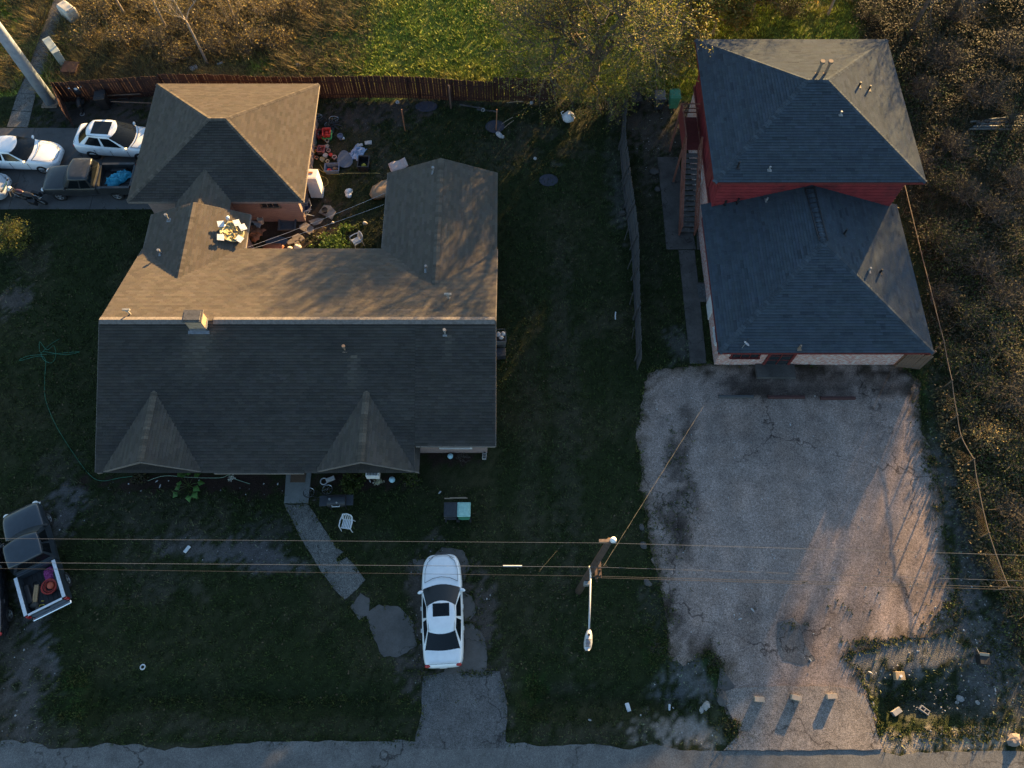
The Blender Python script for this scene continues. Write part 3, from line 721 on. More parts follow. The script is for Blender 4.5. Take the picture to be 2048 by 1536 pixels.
m_red = mat('red_siding', (.19, .022, .026), .7, .2, 2.2, wear=(.11, .018, .022), wamt=.4, wscale=1.2)
m_redtrim = mat('red_trim', (.12, .02, .019), .7, .2, 5)
m_glass = mat('window_glass', (.02, .025, .03), .08, .1, spec=.6)
m_dark = mat('dark', (.015, .015, .016), .7, .2)
m_vent = mat('vent_metal', (.24, .24, .24), .5, .25, 12, metal=.3, wear=(.25, .17, .11), wamt=.3)
m_ventd = mat('vent_rust', (.20, .14, .10), .8, .3, 12)
m_black = mat('black_plastic', (.016, .016, .018), .5, .2)
m_lead = mat('flashing', (.17, .18, .20), .55, .25, 8, metal=.4)

def pipe_vent(house, x, y, z, h=.35, r=.045, m=None, cap=True, lean=(0, 0)):
    """vent pipe with flashing, in world coordinates, part of the house"""
    mb = MB(); mb.cyl((x, y, z - .15), (x + lean[0], y + lean[1], z + h), r, n=8)
    if cap: mb.cyl((x + lean[0], y + lean[1], z + h - .02), (x + lean[0], y + lean[1], z + h + .09), r * 1.9, r * 1.7, n=10)
    mb.box((x, y - .02, z + .012), (.20, .24, .02), rx=0)
    return mb.build('vent_pipe', m or m_vent, house, off=house.location, smooth=False)

# ------------------------------------------------------------------ brick house
EZ, RZ = 2.55, 4.68
XW, XE, YR, YB, YF, YP = -19.02, -.76, 17.42, 22.80, 12.06, 10.92
pit = (RZ - EZ) / (YB - YR)
HX = Vector((-9.9, 17.0, 0))
H1 = thing('brick_house', 'long brick bungalow with brown shingled gable roof, two front gables and rear wings', 'house', HX)
def zfront(y): return RZ - pit * (YR - y)
# black algae on the slopes that never dry; metal above washes pale runs down the slope
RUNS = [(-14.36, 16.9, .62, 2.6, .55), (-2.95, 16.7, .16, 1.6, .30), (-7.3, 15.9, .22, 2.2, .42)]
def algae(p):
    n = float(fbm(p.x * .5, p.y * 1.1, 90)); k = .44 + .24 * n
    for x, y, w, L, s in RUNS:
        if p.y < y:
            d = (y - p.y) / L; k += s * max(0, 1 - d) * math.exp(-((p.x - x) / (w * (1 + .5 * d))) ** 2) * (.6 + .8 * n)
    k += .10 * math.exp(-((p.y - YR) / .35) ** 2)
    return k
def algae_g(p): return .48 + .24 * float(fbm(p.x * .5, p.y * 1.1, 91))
def gable_tone(p): return .62 + .30 * float(fbm(p.x * .7, p.y * .7, 93))  # darker mottled tone over both front gables
def weather(p): return .86 + .3 * float(fbm(p.x * .45, p.y * .45, 92))
slope(H1, [(XW, YR, RZ), (XE, YR, RZ), (XE, YB, EZ), (XW, YB, EZ)], m_sh1, 1, tint=weather)
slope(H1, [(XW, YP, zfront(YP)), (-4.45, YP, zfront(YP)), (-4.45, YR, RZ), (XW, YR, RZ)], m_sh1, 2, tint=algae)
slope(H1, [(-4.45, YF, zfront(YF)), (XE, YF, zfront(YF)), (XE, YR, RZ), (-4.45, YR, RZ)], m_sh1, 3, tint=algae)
# ridge vent: raised strip with two shadow gaps
for a, b in ((XW + .02, -15.0), (-13.75, XE - .02)):
    mb = MB(); 
    for s in (1, -1):
        mb.add([(a, YR, RZ + .085), (b, YR, RZ + .085), (b, YR + s * .19, RZ + .085 - .19 * pit), (a, YR + s * .19, RZ + .085 - .19 * pit),
                (a, YR + s * .19, RZ + .058 - .19 * pit), (b, YR + s * .19, RZ + .058 - .19 * pit)], [(0, 1, 2, 3) if s < 0 else (3, 2, 1, 0), (3, 2, 5, 4) if s < 0 else (4, 5, 2, 3)])
    mb.build('ridge_vent', mat('ridge_vent_cap', (.15, .13, .115), .9, .3, 8, bump=.4), H1, off=HX)
    mb = MB()
    for s in (1, -1): mb.box(((a + b) / 2, YR + s * .19, RZ + .022 - .19 * pit), (b - a, .06, .045))
    mb.build('ridge_vent_mesh', m_dark, H1, off=HX)
# front gables
def gable(house, cx, hl, hr, y_end, zr, y_in, m, seed, pt=pit, tint=None):
    slope(house, [(cx - hl, y_end, zr - hl * pt), (cx, y_end, zr), (cx, y_in, zr), (cx - hl, y_in, zr - hl * pt)], m, seed, tint=tint)
    slope(house, [(cx, y_end, zr), (cx + hr, y_end, zr - hr * pt), (cx + hr, y_in, zr - hr * pt), (cx, y_in, zr)], m, seed + 1, tint=tint)
gp = .60
g1x, g2x, zr1, zr2 = -16.42, -6.68, 3.50, 3.50
g1l, g1r, g2l, g2r = 2.62, 2.30, 2.20, 2.42
gable(H1, g1x, g1l, g1r, 10.99, zr1, 15.6, m_sh1, 10, gp, gable_tone)
gable(H1, g2x, g2l, g2r, 10.99, zr2, 15.6, m_sh1, 14, gp, gable_tone)
caps(H1, (g1x, 11.0, zr1), (g1x, 14.4, zr1), m_sh1, 3, drop=.5); caps(H1, (g2x, 11.0, zr2), (g2x, 14.4, zr2), m_sh1, 4, drop=.5)
# rear wings
ww_x, ww_h, ww_y, zrw = -16.40, 2.60, 25.02, 3.50
ze_w = zrw - ww_h * pit
gable(H1, ww_x, ww_h, ww_h, ww_y, zrw, 19.2, m_sh1, 20)
caps(H1, (ww_x, ww_y - .02, zrw), (ww_x, 20.4, zrw), m_sh1, 5)
ew_x, ew_h, ew_y, zre = -3.74, 2.96, 27.72, 3.70
gable(H1, ew_x, ew_h, ew_h, ew_y, zre, 19.2, m_sh1, 24)
caps(H1, (ew_x, ew_y - .02, zre), (ew_x, 20.0, zre), m_sh1, 6)
# link roof to the garage
gable(H1, -16.30, 1.5, 1.42, 28.6, 3.24, 24.3, m_sh1, 28, .45)
# walls (eave overhang about half a metre)
def wall_box(house, x0, x1, y0, y1, h, m, name='wall'):
    mb = MB(); mb.box(((x0 + x1) / 2, (y0 + y1) / 2, h / 2 - .05), (x1 - x0, y1 - y0, h + .1)); return mb.build(name, m, house, off=house.location)
wall_box(H1, XW + .55, XE - .45, 12.62, 22.3, 2.46, m_brick)
wall_box(H1, -18.40, -14.30, 11.60, 12.9, 2.18, m_brick)
wall_box(H1, -8.85, -4.95, 11.60, 12.9, 2.18, m_brick)
wall_box(H1, -18.45, -14.3, 22.0, 24.65, 2.42, m_brick)
wall_box(H1, -17.4, -15.3, 24.4, 26.6, 2.45, m_brick)
wall_box(H1, -6.2, -1.2, 22.0, 27.2, 2.50, m_brick)
def gable_wall(house, cx, hw, y, zr, pt, m, th=.2, inset=.42):
    ze = zr - hw * pt
    h = hw - inset; mb = MB()
    z0 = ze - .12; zt = ze + (hw) * pt - .16
    p = [(cx - h, z0), (cx + h, z0), (cx + h, ze + inset * pt - .14), (cx, zt), (cx - h, ze + inset * pt - .14)]
    vs = [(x, y, z) for x, z in p] + [(x, y + th, z) for x, z in p]
    mb.add(vs, [(0, 1, 2, 3, 4), (9, 8, 7, 6, 5)] + [(i, 5 + i, 5 + (i + 1) % 5, (i + 1) % 5) for i in range(5)])
    return mb.build('gable_wall', m, house, off=house.location)
gable_wall(H1, g1x, 2.3, 11.592, zr1, gp, m_brick); gable_wall(H1, g2x, 2.3, 11.592, zr2, gp, m_brick)
gable_wall(H1, ww_x, ww_h, 24.60, zrw, pit, m_brick); gable_wall(H1, ew_x, ew_h, 27.02, zre, pit, m_brick)
for x, z0 in ((XW + .62, EZ), (XE - .64, EZ)):
    mb = MB(); p = [(12.66, 2.3), (22.26, 2.3), (YR, RZ - .25)]
    mb.add([(x, y, z) for y, z in p] + [(x + .1, y, z) for y, z in p], [(0, 1, 2), (5, 4, 3), (0, 3, 4, 1), (1, 4, 5, 2), (2, 5, 3, 0)])
    mb.build('gable_wall', m_brick, H1, off=HX)
# barge boards and gutters
def board(house, a, b, m=None, h=.14, t=.03, name='fascia_board'):
    a, b = Vector(a), Vector(b); mb = MB(); d = (b - a); s = Vector((0, 0, 1)).cross(d)
    s = s.normalized() * t / 2 if s.length > 1e-6 else Vector((t / 2, 0, 0)); u = Vector((0, 0, h))
    mb.add([a - s, b - s, b + s, a + s, a - s - u, b - s - u, b + s - u, a + s - u], [(3, 2, 1, 0), (4, 5, 6, 7), (0, 1, 5, 4), (1, 2, 6, 5), (2, 3, 7, 6), (3, 0, 4, 7)])
    return mb.build(name, m or m_fasc, house, off=house.location)
dz = .012
for cx, hl, hr, zr, ye, pt in ((g1x, g1l, g1r, zr1, 10.975, gp), (g2x, g2l, g2r, zr2, 10.975, gp), (ww_x, ww_h, ww_h, zrw, ww_y + .015, pit), (ew_x, ew_h, ew_h, zre, ew_y + .015, pit)):
    board(H1, (cx - hl, ye, zr - hl * pt - dz), (cx, ye, zr - dz)); board(H1, (cx, ye, zr - dz), (cx + hr, ye, zr - hr * pt - dz))
for x in (XW - .018, XE + .018):
    board(H1, (x, YR, RZ - dz), (x, YB, EZ - dz)); board(H1, (x, YR, RZ - dz), (x, YF if x > -5 else YP + .04, (zfront(YF) if x > -5 else zfront(YP + .04)) - dz))
board(H1, (-13.6, YP - .02, zfront(YP) + .0), (-9.5, YP - .02, zfront(YP) + .0), h=.13); board(H1, (-4.4, YF - .02, zfront(YF)), (XE, YF - .02, zfront(YF)), h=.13)
board(H1, (-13.0, YB + .02, EZ), (-6.7, YB + .02, EZ), h=.12)
board(H1, (-13.77, 22.9, ze_w + .02), (-13.77, 25.0, ze_w + .02), h=.13, t=.06)
board(H1, (-19.03, 22.9, ze_w), (-19.03, 25.0, ze_w)); board(H1, (ew_x - ew_h - .02, 22.9, EZ), (ew_x - ew_h - .02, ew_y, EZ)); 
# porch: slab, posts, door, windows
mb = MB(); mb.box((-11.5, 12.10, .06), (5.2, 1.04, .18)); mb.build('porch_slab', m_conc, H1, off=HX)
for x in (-13.9, -11.6, -9.2):
    mb = MB(); mb.box((x, 11.70, 1.16), (.12, .12, 2.05)); mb.build('porch_post', m_white, H1, off=HX)
def window(house, x, y, z0, z1, w, frame=None, axis='y', n=2, bars=1, fw=.06):
    """window in a wall facing -y (axis y) or -x (axis x): frame with glass panes and glazing bars"""
    def T(a, d, z): return (x + a, y + d, z) if axis == 'y' else (x + d, y + a, z)
    def bx(mb, a0, a1, d, th, za, zb):
        c = T((a0 + a1) / 2, d, (za + zb) / 2); mb.box(c, ((a1 - a0), th, zb - za) if axis == 'y' else (th, a1 - a0, zb - za))
    f = MB()
    bx(f, -w / 2 - fw, w / 2 + fw, -.03, .07, z1, z1 + fw); bx(f, -w / 2 - fw - .03, w / 2 + fw + .03, -.05, .11, z0 - fw, z0)
    bx(f, -w / 2 - fw, -w / 2, -.03, .07, z0, z1); bx(f, w / 2, w / 2 + fw, -.03, .07, z0, z1)
    for k in range(1, n): bx(f, -w / 2 + w * k / n - .018, -w / 2 + w * k / n + .018, -.025, .05, z0, z1)
    for k in range(1, bars + 1): zz = z0 + (z1 - z0) * k / (bars + 1); bx(f, -w / 2, w / 2, -.022, .044, zz - .015, zz + .015)
    fo = f.build('window', frame or m_white, house, off=house.location)
    for k in range(n):
        g = MB(); bx(g, -w / 2 + w * k / n + .018, -w / 2 + w * (k + 1) / n - .018, -.008, .02, z0, z1)
        g.build('pane', m_glass, fo, off=house.location)
    return fo
window(H1, -16.3, 11.592, .75, 1.95, 1.5); window(H1, -6.7, 11.592, .75, 1.95, 1.3); window(H1, -2.7, 12.62, .9, 2.1, 1.4); window(H1, -12.7, 12.62, .9, 2.1, 1.2)
mb = MB(); mb.box((-10.6, 12.58, 1.18), (.95, .08, 2.05)); dr = mb.build('door', mat('door_paint', (.30, .26, .22), .6, .1), H1, off=HX)
mb = MB(); mb.blob((-10.25, 12.50, 1.1), (.035, .05, .035), 1, 0); mb.build('handle', m_vent, dr, off=HX)
# air conditioner in the right front window
ac = MB(); ac.box((-6.55, 11.30, 1.0), (.62, .52, .42)); a_ = ac.build('air_conditioner', m_white, H1, off=HX, bevel=.02)
g = MB()
for k in range(7): g.box((-6.55 + (k - 3) * .07, 11.30, 1.222), (.03, .40, .02))
g.build('grille', m_dark, a_, off=HX)
# rear windows and door facing the yard
mb = MB(); mb.box((-9.8, 22.32, 1.1), (.9, .06, 2.05)); mb.build('back_door', m_white, H1, off=HX)
# chimney
cx, cy = -14.40, 17.22
mb = MB(); mb.box((cx, cy, 4.75), (.76, .50, 1.30)); ch = mb.build('chimney', m_brickc, H1, off=HX)
mb = MB(); mb.box((cx, cy, 5.44), (.88, .62, .09)); mb.box((cx, cy, 5.51), (.74, .48, .05)); mb.build('cap', mat('chimney_cap', (.10, .093, .086), .9, .3, 6, bump=.4), ch, off=HX)
mb = MB(); mb.box((cx, cy - .34, 4.53), (.98, .16, .03), rx=math.atan(pit)); mb.box((cx, cy - .26, 4.62), (.80, .02, .22)); mb.box((cx + .39, cy, 4.70), (.02, .54, .22)); mb.build('flashing', m_lead, ch, off=HX)
# roof vents of the brick house
def on_back(x, y): return RZ - pit * (y - YR)
for u, v, z, h, m in ((262, 630, 4.3, .42, m_white), (897, 599, 4.0, .42, m_white), (890, 668, 4.5, .34, m_vent), (690, 700, 4.3, .34, m_ventd), (338, 440, 3.2, .4, m_vent), (322, 508, 3.0, .3, m_vent), (853, 541, 3.6, .34, m_vent), (867, 345, 3.3, .34, m_vent)):
    p = at(u, v, z)
    if v > 650: zz = zfront(p.y)
    elif v > 590: zz = on_back(p.x, p.y)
    elif u < 400: zz = zrw - pit * abs(p.x - ww_x)
    else: zz = zre - pit * abs(p.x - ew_x)
    p = at(u, v, zz); pipe_vent(H1, p.x, p.y, zz, h, .042, m if m is not m_white else m_cream0, cap=True)
for u, v, z in ((262, 630, 4.3), (897, 599, 4.0)):
    p = at(u, v, z); zz = on_back(p.x, p.y); p = at(u, v, zz); mb = MB(); mb.box((p.x, p.y, zz + .5), (.34, .09, .08)); mb.build('vent_cap', m_cream0, H1, off=HX)

# ------------------------------------------------------------------ garage
GXc = Vector((-15.7, 29.9, 0))
G1 = thing('garage', 'square brick garage with a steep brown pyramid hip roof behind the bungalow', 'garage', GXc)
ax, bx_, ay, by_, gez = -20.38, -11.08, 25.78, 34.05, 2.6
grz = gez + (by_ - ay) / 2 * .40; ym = (ay + by_) / 2
ra, rb = -16.15, -15.25
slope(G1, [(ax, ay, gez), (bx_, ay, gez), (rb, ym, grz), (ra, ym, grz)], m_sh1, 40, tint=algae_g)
slope(G1, [(bx_, by_, gez), (ax, by_, gez), (ra, ym, grz), (rb, ym, grz)], m_sh1, 41)
slope(G1, [(bx_, ay, gez), (bx_, by_, gez), (rb, ym, grz)], m_sh1, 42)
slope(G1, [(ax, by_, gez), (ax, ay, gez), (ra, ym, grz)], m_sh1, 43)
for i, (a, b) in enumerate((((ax, ay, gez), (ra, ym, grz)), ((ax, by_, gez), (ra, ym, grz)), ((bx_, ay, gez), (rb, ym, grz)), ((bx_, by_, gez), (rb, ym, grz)), ((ra, ym, grz), (rb, ym, grz)))): caps(G1, a, b, m_sh1, 50 + i, w=.13, lift=.03)
wall_box(G1, ax + .55, bx_ - .55, ay + .6, by_ - .5, 2.48, m_brick)
board(G1, (ax, ay - .018, gez - .01), (bx_, ay - .018, gez - .01)); board(G1, (bx_ + .018, ay, gez - .01), (bx_ + .018, by_, gez - .01)); board(G1, (ax - .018, ay, gez - .01), (ax - .018, by_, gez - .01)); board(G1, (ax, by_ + .018, gez - .01), (bx_, by_ + .018, gez - .01))
window(G1, -13.2, ay + .6, 1.35, 2.05, .95, m_ventd, n=3, bars=0)
mb = MB(); mb.box((ax + .52, 29.6, 1.1), (.05, 4.8, 2.1)); gd = mb.build('garage_door', m_white, G1, off=GXc)
for k in range(4): mb = MB(); mb.box((ax + .49, 29.6, .32 + k * .52), (.03, 4.6, .46)); mb.build('panel', m_white, gd, off=GXc, bevel=.01)

# ------------------------------------------------------------------ red two-storey house
RXc = Vector((15.1, 25.5, 0))
H2 = thing('red_house', 'two storey house with red siding, slate grey hip roofs and whitewashed brick ground floor', 'house', RXc)
ux0, ux1, uy0, uy1, uez = 9.88, 20.22, 24.60, 34.18, 5.6
urz = 7.42; uym = (uy0 + uy1) / 2; ur0, ur1 = 14.55, 15.55
KW = dict(ex=.142, tab=.34, tone=.09, dark=.05, strip=True)
slope(H2, [(ux0, uy0, uez), (ux1, uy0, uez), (ur1, uym, urz), (ur0, uym, urz)], m_sh2, 60, **KW)
slope(H2, [(ux1, uy1, uez), (ux0, uy1, uez), (ur0, uym, urz), (ur1, uym, urz)], m_sh2, 61, **KW)
slope(H2, [(ux1, uy0, uez), (ux1, uy1, uez), (ur1, uym, urz)], m_sh2, 62, **KW)
slope(H2, [(ux0, uy1, uez), (ux0, uy0, uez), (ur0, uym, urz)], m_sh2, 63, **KW)
for i, (a, b) in enumerate((((ux0, uy0, uez), (ur0, uym, urz)), ((ux0, uy1, uez), (ur0, uym, urz)), ((ux1, uy0, uez), (ur1, uym, urz)), ((ux1, uy1, uez), (ur1, uym, urz)), ((ur0, uym, urz), (ur1, uym, urz)))): caps(H2, a, b, m_sh2, 70 + i, w=.14, lift=.03)
lx0, lx1, ly0, lez = 9.92, 20.20, 16.70, 2.8
lrz = 4.72; lap = 21.7; lxm = (lx0 + lx1) / 2; ly1 = 25.4
slope(H2, [(lx0, ly0, lez), (lx1, ly0, lez), (lxm, lap, lrz)], m_sh2, 64, **KW)
slope(H2, [(lx0, ly1, lez), (lx0, ly0, lez), (lxm, lap, lrz), (lxm, ly1, lrz)], m_sh2, 65, **KW)
slope(H2, [(lx1, ly0, lez), (lx1, ly1, lez), (lxm, ly1, lrz), (lxm, lap, lrz)], m_sh2, 66, **KW)
for i, (a, b) in enumerate((((lx0, ly0, lez), (lxm, lap, lrz)), ((lx1, ly0, lez), (lxm, lap, lrz)), ((lxm, lap, lrz), (lxm, 25.1, lrz)))): caps(H2, a, b, m_sh2, 80 + i, w=.14, lift=.03)
wall_box(H2, 10.42, 19.68, 17.42, 33.6, 2.72, m_brickw)
mb = MB(); mb.box((15.05, 29.37, 4.12), (9.27, 8.47, 2.80)); mb.build('upper_wall', m_red, H2, off=RXc)
for x in (10.36, 19.74):
    mb = MB(); mb.box((x, 29.37, 2.82), (.07, 8.6, .18)); mb.build('band_board', m_redtrim, H2, off=RXc)
for k in range(11):           # lap siding joints stand a little proud
    mb = MB(); mb.box((15.05, 29.37, 2.95 + k * .24), (9.31, 8.51, .018)); mb.build('siding_board', m_red, H2, off=RXc)
for a, b in (((ux0, uy0), (ux1, uy0)), ((ux1, uy0), (ux1, uy1)), ((ux1, uy1), (ux0, uy1)), ((ux0, uy1), (ux0, uy0))):
    board(H2, (*a, uez - .012), (*b, uez - .012), m_redtrim)
for a, b in (((lx0, ly0), (lx1, ly0)), ((lx1, ly0), (lx1, uy0)), ((lx0, uy0), (lx0, ly0))): board(H2, (*a, lez - .012), (*b, lez - .012), m_redtrim)
# front of the ground floor: window with sagging blinds, glazed door, lamp, long ledge
window(H2, 11.75, 17.42, .9, 2.0, 1.35, m_redtrim, n=3, bars=0)
window(H2, 13.55, 17.40, .15, 2.1, 1.15, m_redtrim, n=2, bars=3, fw=.12)
mb = MB(); mb.box((13.5, 17.0, .08), (2.0, .75, .16)); mb.build('doorstep', m_concd, H2, off=RXc)
mb = MB(); mb.lathe([(.02, .16), (.10, .14), (.12, .05), (.09, 0), (0, 0)], (16.35, 17.25, 2.0), 10); mb.box((16.35, 17.36, 2.1), (.14, .12, .2)); mb.build('wall_lamp', mat('lamp_green', (.35, .62, .58), .4, .1), H2, off=RXc)
window(H2, 10.42, 18.6, .9, 2.0, .9, m_white, axis='x', n=1); window(H2, 10.42, 28.2, .9, 2.0, 1.0, m_white, axis='x', n=2); 
mb = MB(); mb.box((10.40, 20.5, 1.1), (.06, .95, 2.1)); mb.build('side_door', m_white, H2, off=RXc)
mb = MB(); mb.box((10.39, 26.9, 3.75), (.06, .92, 2.0)); mb.build('upper_door', m_redtrim, H2, off=RXc)
window(H2, 10.42, 24.0, 3.4, 4.6, .0 + .9, m_white, axis='x', n=1) if False else None
# roof vents
def zup(x, y): return uez + min((y - uy0) / (uym - uy0), (uy1 - y) / (uy1 - uym), (x - ux0) / (ur0 - ux0), (ux1 - x) / (ux1 - ur1)) * (urz - uez)
def zlo(x, y): return lez + min((y - ly0) / (lap - ly0), (x - lx0) / (lxm - lx0), (lx1 - x) / (lx1 - lxm), 1) * (lrz - lez)
for u, v, zg, h, cap_, m in ((1634, 148, 7.2, .75, 1, m_ventd), (1650, 148, 7.2, .75, 1, m_ventd), (1718, 172, 6.8, .28, 0, m_black), (1738, 178, 6.7, .28, 0, m_black), (1680, 230, 6.9, .2, 0, m_vent), (1475, 335, 5.9, .4, 0, m_black), (1538, 340, 5.9, .22, 0, m_vent)):
    p = at(u, v, zg); p = at(u, v, zup(p.x, p.y)); pipe_vent(H2, p.x, p.y, zup(p.x, p.y), h, .07 if cap_ else .05, m, bool(cap_))
for u, v, zg, h, m in ((1688, 468, 4.4, .42, m_black), (1737, 542, 3.9, .3, m_vent), (1760, 545, 3.7, .3, m_black), (1475, 405, 3.4, .3, m_black), (1450, 408, 3.2, .3, m_black), (1534, 400, 3.8, .2, m_vent), (1598, 697, 2.9, .3, m_ventd)):
    p = at(u, v, zg); p = at(u, v, zlo(p.x, p.y)); pipe_vent(H2, p.x, p.y, zlo(p.x, p.y), h, .055, m, False)
# ================================================================== vehicles (local frame: +x forward, +y left)
m_carwhite = mat('white_paint', (.73, .75, .76), .28, .05, 3, coat=.5, spec=.5)
m_tyre = mat('tyre', (.018, .018, .019), .85, .2, 20)
m_rim = mat('rim', (.50, .51, .53), .3, .1, metal=.8)
m_rimd = mat('dark_rim', (.06, .06, .065), .35, .1, metal=.6)
m_cglass = mat('car_glass', (.006, .008, .010), .12, .1, spec=.28)
m_lamp = mat('head_lamp', (.70, .70, .68), .1, .15, 20, coat=.5)
m_tail = mat('tail_lamp', (.35, .012, .012), .15, .1, coat=.5)
m_chrome = mat('chrome', (.62, .63, .65), .2, .05, metal=.9)
m_trimb = mat('black_trim', (.02, .02, .021), .55, .1)

def lerp(a, b, t): return a + (b - a) * t
def body_loft(st, name, m, parent, sub=2):
    """st: rows (x, half width, sill z, top z, crown)"""
    mb = MB(); rings = []
    for x, w, z0, z1, cr in st:
        h = z1 - z0
        half = [(.86 * w, z0), (.97 * w, z0 + .10 * h), (1.0 * w, z0 + .40 * h), (.985 * w, z0 + .72 * h), (.93 * w, z0 + .93 * h), (.82 * w, z1), (.42 * w, z1 + cr * .8)]
        ring = [(x, 0, z0)] + [(x, y, z) for y, z in half] + [(x, 0, z1 + cr)] + [(x, -y, z) for y, z in half[::-1]]
        rings.append(ring)
    n = len(rings[0]); vs = [p for r in rings for p in r]; fs = []
    for i in range(len(rings) - 1):
        for k in range(n): fs.append((i * n + k, (i + 1) * n + k, (i + 1) * n + (k + 1) % n, i * n + (k + 1) % n))
    fs += [tuple(range(n)), tuple(range(len(rings) * n - 1, (len(rings) - 1) * n - 1, -1))]
    mb.add(vs, fs)
    return mb.build(name, m, parent, smooth=True, sub=sub)
def cabin_ring(p, t, out=0.0, kf=9, ks=9):
    """perimeter at level t (0 belt, 1 roof edge): front edge, right side, rear edge, left side"""
    xf, xr = lerp(p['xf0'], p['xf1'], t) + out, lerp(p['xr0'], p['xr1'], t) - out
    w = lerp(p['w0'], p['w1'], t ** p.get('wpow', 1.0)) + out; z = lerp(p['z0'], p['z1'], t)
    fb, rb = p['fb'] * (1 - .25 * t), p['rb'] * (1 - .25 * t)
    wr = w * p.get('rn', .94); pts = []
    for i in range(kf): y = w - 2 * w * i / (kf - 1); pts.append((xf - fb * (y / w) ** 2, y, z))
    for i in range(1, ks + 1):
        s = i / (ks + 1); xx = lerp(xf - fb, xr + rb, s); pts.append((xx, -lerp(w, wr, s) - .03 * math.sin(math.pi * s), z))
    for i in range(kf): y = -wr + 2 * wr * i / (kf - 1); pts.append((xr + rb * (y / wr) ** 2, y, z))
    for i in range(1, ks + 1):
        s = i / (ks + 1); xx = lerp(xr + rb, xf - fb, s); pts.append((xx, lerp(wr, w, s) + .03 * math.sin(math.pi * s), z))
    return pts
def cabin(p, m, parent, glass_m=None, side=((.09, .46), (.52, .88)), roofm=None, sun=None, rear=True, rear_l=(.10, .86), wind_l=(.06, .94), side_l=(.10, .86)):
    kf = ks = 9
    lv = [0, .25, .5, .75, .92, 1.0]; rings = [cabin_ring(p, t) for t in lv]
    r1 = rings[-1]; cx = (p['xf1'] + p['xr1']) / 2
    for sc_, dz_ in ((.93, .025), (.72, .045), (.4, .055), (.0, .058)): rings.append([(cx + (x - cx) * sc_, y * sc_, p['z1'] + dz_) for x, y, z in r1])
    n = len(r1); vs = [q for r in rings for q in r]; fs = []
    for i in range(len(rings) - 1):
        for k in range(n): fs.append((i * n + k, i * n + (k + 1) % n, (i + 1) * n + (k + 1) % n, (i + 1) * n + k)[::-1])
    mb = MB(); mb.add(vs, fs); o = mb.build('cabin', m, parent, smooth=True)
    g = glass_m or m_cglass
    def patch(name, idx, l0, l1, par=parent, nl=5, inset=0):
        pm = MB(); rows = [cabin_ring(p, lerp(l0, l1, j / nl), .008) for j in range(nl + 1)]
        vv = [rows[j][i % n] for j in range(nl + 1) for i in idx]; k = len(idx)
        # outer skin only, with a rim down to the cabin
        ff = [(j * k + i, (j + 1) * k + i, (j + 1) * k + i + 1, j * k + i + 1) for j in range(nl) for i in range(k - 1)]
        pm.add(vv, ff); return pm.build(name, g, par, smooth=True)
    def seg(side_, a, b, l0, l1, name='side_window'):
        """part of the side between fractions a..b, front to rear"""
        pm = MB(); k = 8; nl = 4; rows = []
        for j in range(nl + 1):
            t = lerp(l0, l1, j / nl); rg = cabin_ring(p, t, .008)
            row = [rg[8]] + rg[9:9 + ks] + [rg[9 + ks]] if side_ < 0 else [rg[0]] + rg[18 + ks:][::-1] + [rg[17 + ks]]
            out = []
            for i in range(k + 1):
                s = lerp(a, b, i / k) * (len(row) - 1); q = min(int(s), len(row) - 2); f = s - q
                out.append(tuple(lerp(row[q][c], row[q + 1][c], f) for c in range(3)))
            rows.append(out)
        vv = [q for r in rows for q in r]; ff = [(j * (k + 1) + i, j * (k + 1) + i + 1, (j + 1) * (k + 1) + i + 1, (j + 1) * (k + 1) + i) for j in range(nl) for i in range(k)]
        if side_ > 0: ff = [f[::-1] for f in ff]
        pm.add(vv, ff); return pm.build(name, g, parent, smooth=True)
    ws = patch('windscreen', list(range(0, kf)), *wind_l)
    if rear: patch('rear_window', list(range(kf + ks, kf + ks + kf)), *rear_l)
    for sd in (-1, 1):
        for a, b in side: seg(sd, a, b, *side_l)
    if sun:
        x0, x1, w = sun; sm = MB(); q = [(x0, -w), (x1, -w), (x1, w), (x0, w)]
        sm.prism(q, p['z1'] + .03, p['z1'] + .066); sm.build('sunroof', g, parent, bevel=.03, seg=2)
    return o
def wheels(parent, xs, w, r=.33, tw=.22, rim=None, spokes=5):
    for x in xs:
        for s in (-1, 1):
            mb = MB(); y = s * (w - tw / 2)
            n = 22; prof = [(r * .62, -tw / 2), (r * .92, -tw / 2), (r, -tw / 2 + .03), (r, tw / 2 - .03), (r * .92, tw / 2), (r * .62, tw / 2)]
            vs = []
            for rr, yy in prof:
                for k in range(n): t = 2 * math.pi * k / n; vs.append((x + rr * math.cos(t), y + yy, r + rr * math.sin(t)))
            fs = [(i * n + k, i * n + (k + 1) % n, (i + 1) * n + (k + 1) % n, (i + 1) * n + k) for i in range(len(prof) - 1) for k in range(n)]
            mb.add(vs, fs); wo = mb.build('wheel', m_tyre, parent, smooth=True)
            rm = MB(); yo = y + s * (tw / 2 - .03)
            rm.cyl((x, yo - s * .06, r), (x, yo - s * .02, r), r * .60, n=20, mi=1)
            for k in range(spokes):
                a = 2 * math.pi * k / spokes; c, sn = math.cos(a), math.sin(a)
                rm.add([(x + c * .05 - sn * .03, yo, r + sn * .05 + c * .03), (x + c * .05 + sn * .03, yo, r + sn * .05 - c * .03), (x + c * r * .58 + sn * .045, yo - s * .01, r + sn * r * .58 - c * .045), (x + c * r * .58 - sn * .045, yo - s * .01, r + sn * r * .58 + c * .045)], [(0, 1, 2, 3) if s < 0 else (3, 2, 1, 0)])
            rm.cyl((x, yo - .01, r), (x, yo + .01, r), .06, n=10); rm.torus((x, yo, r), r * .60, .018, 'Y', 20, 5)
            rm.build('rim', [rim or m_rim, m_rimd], wo)
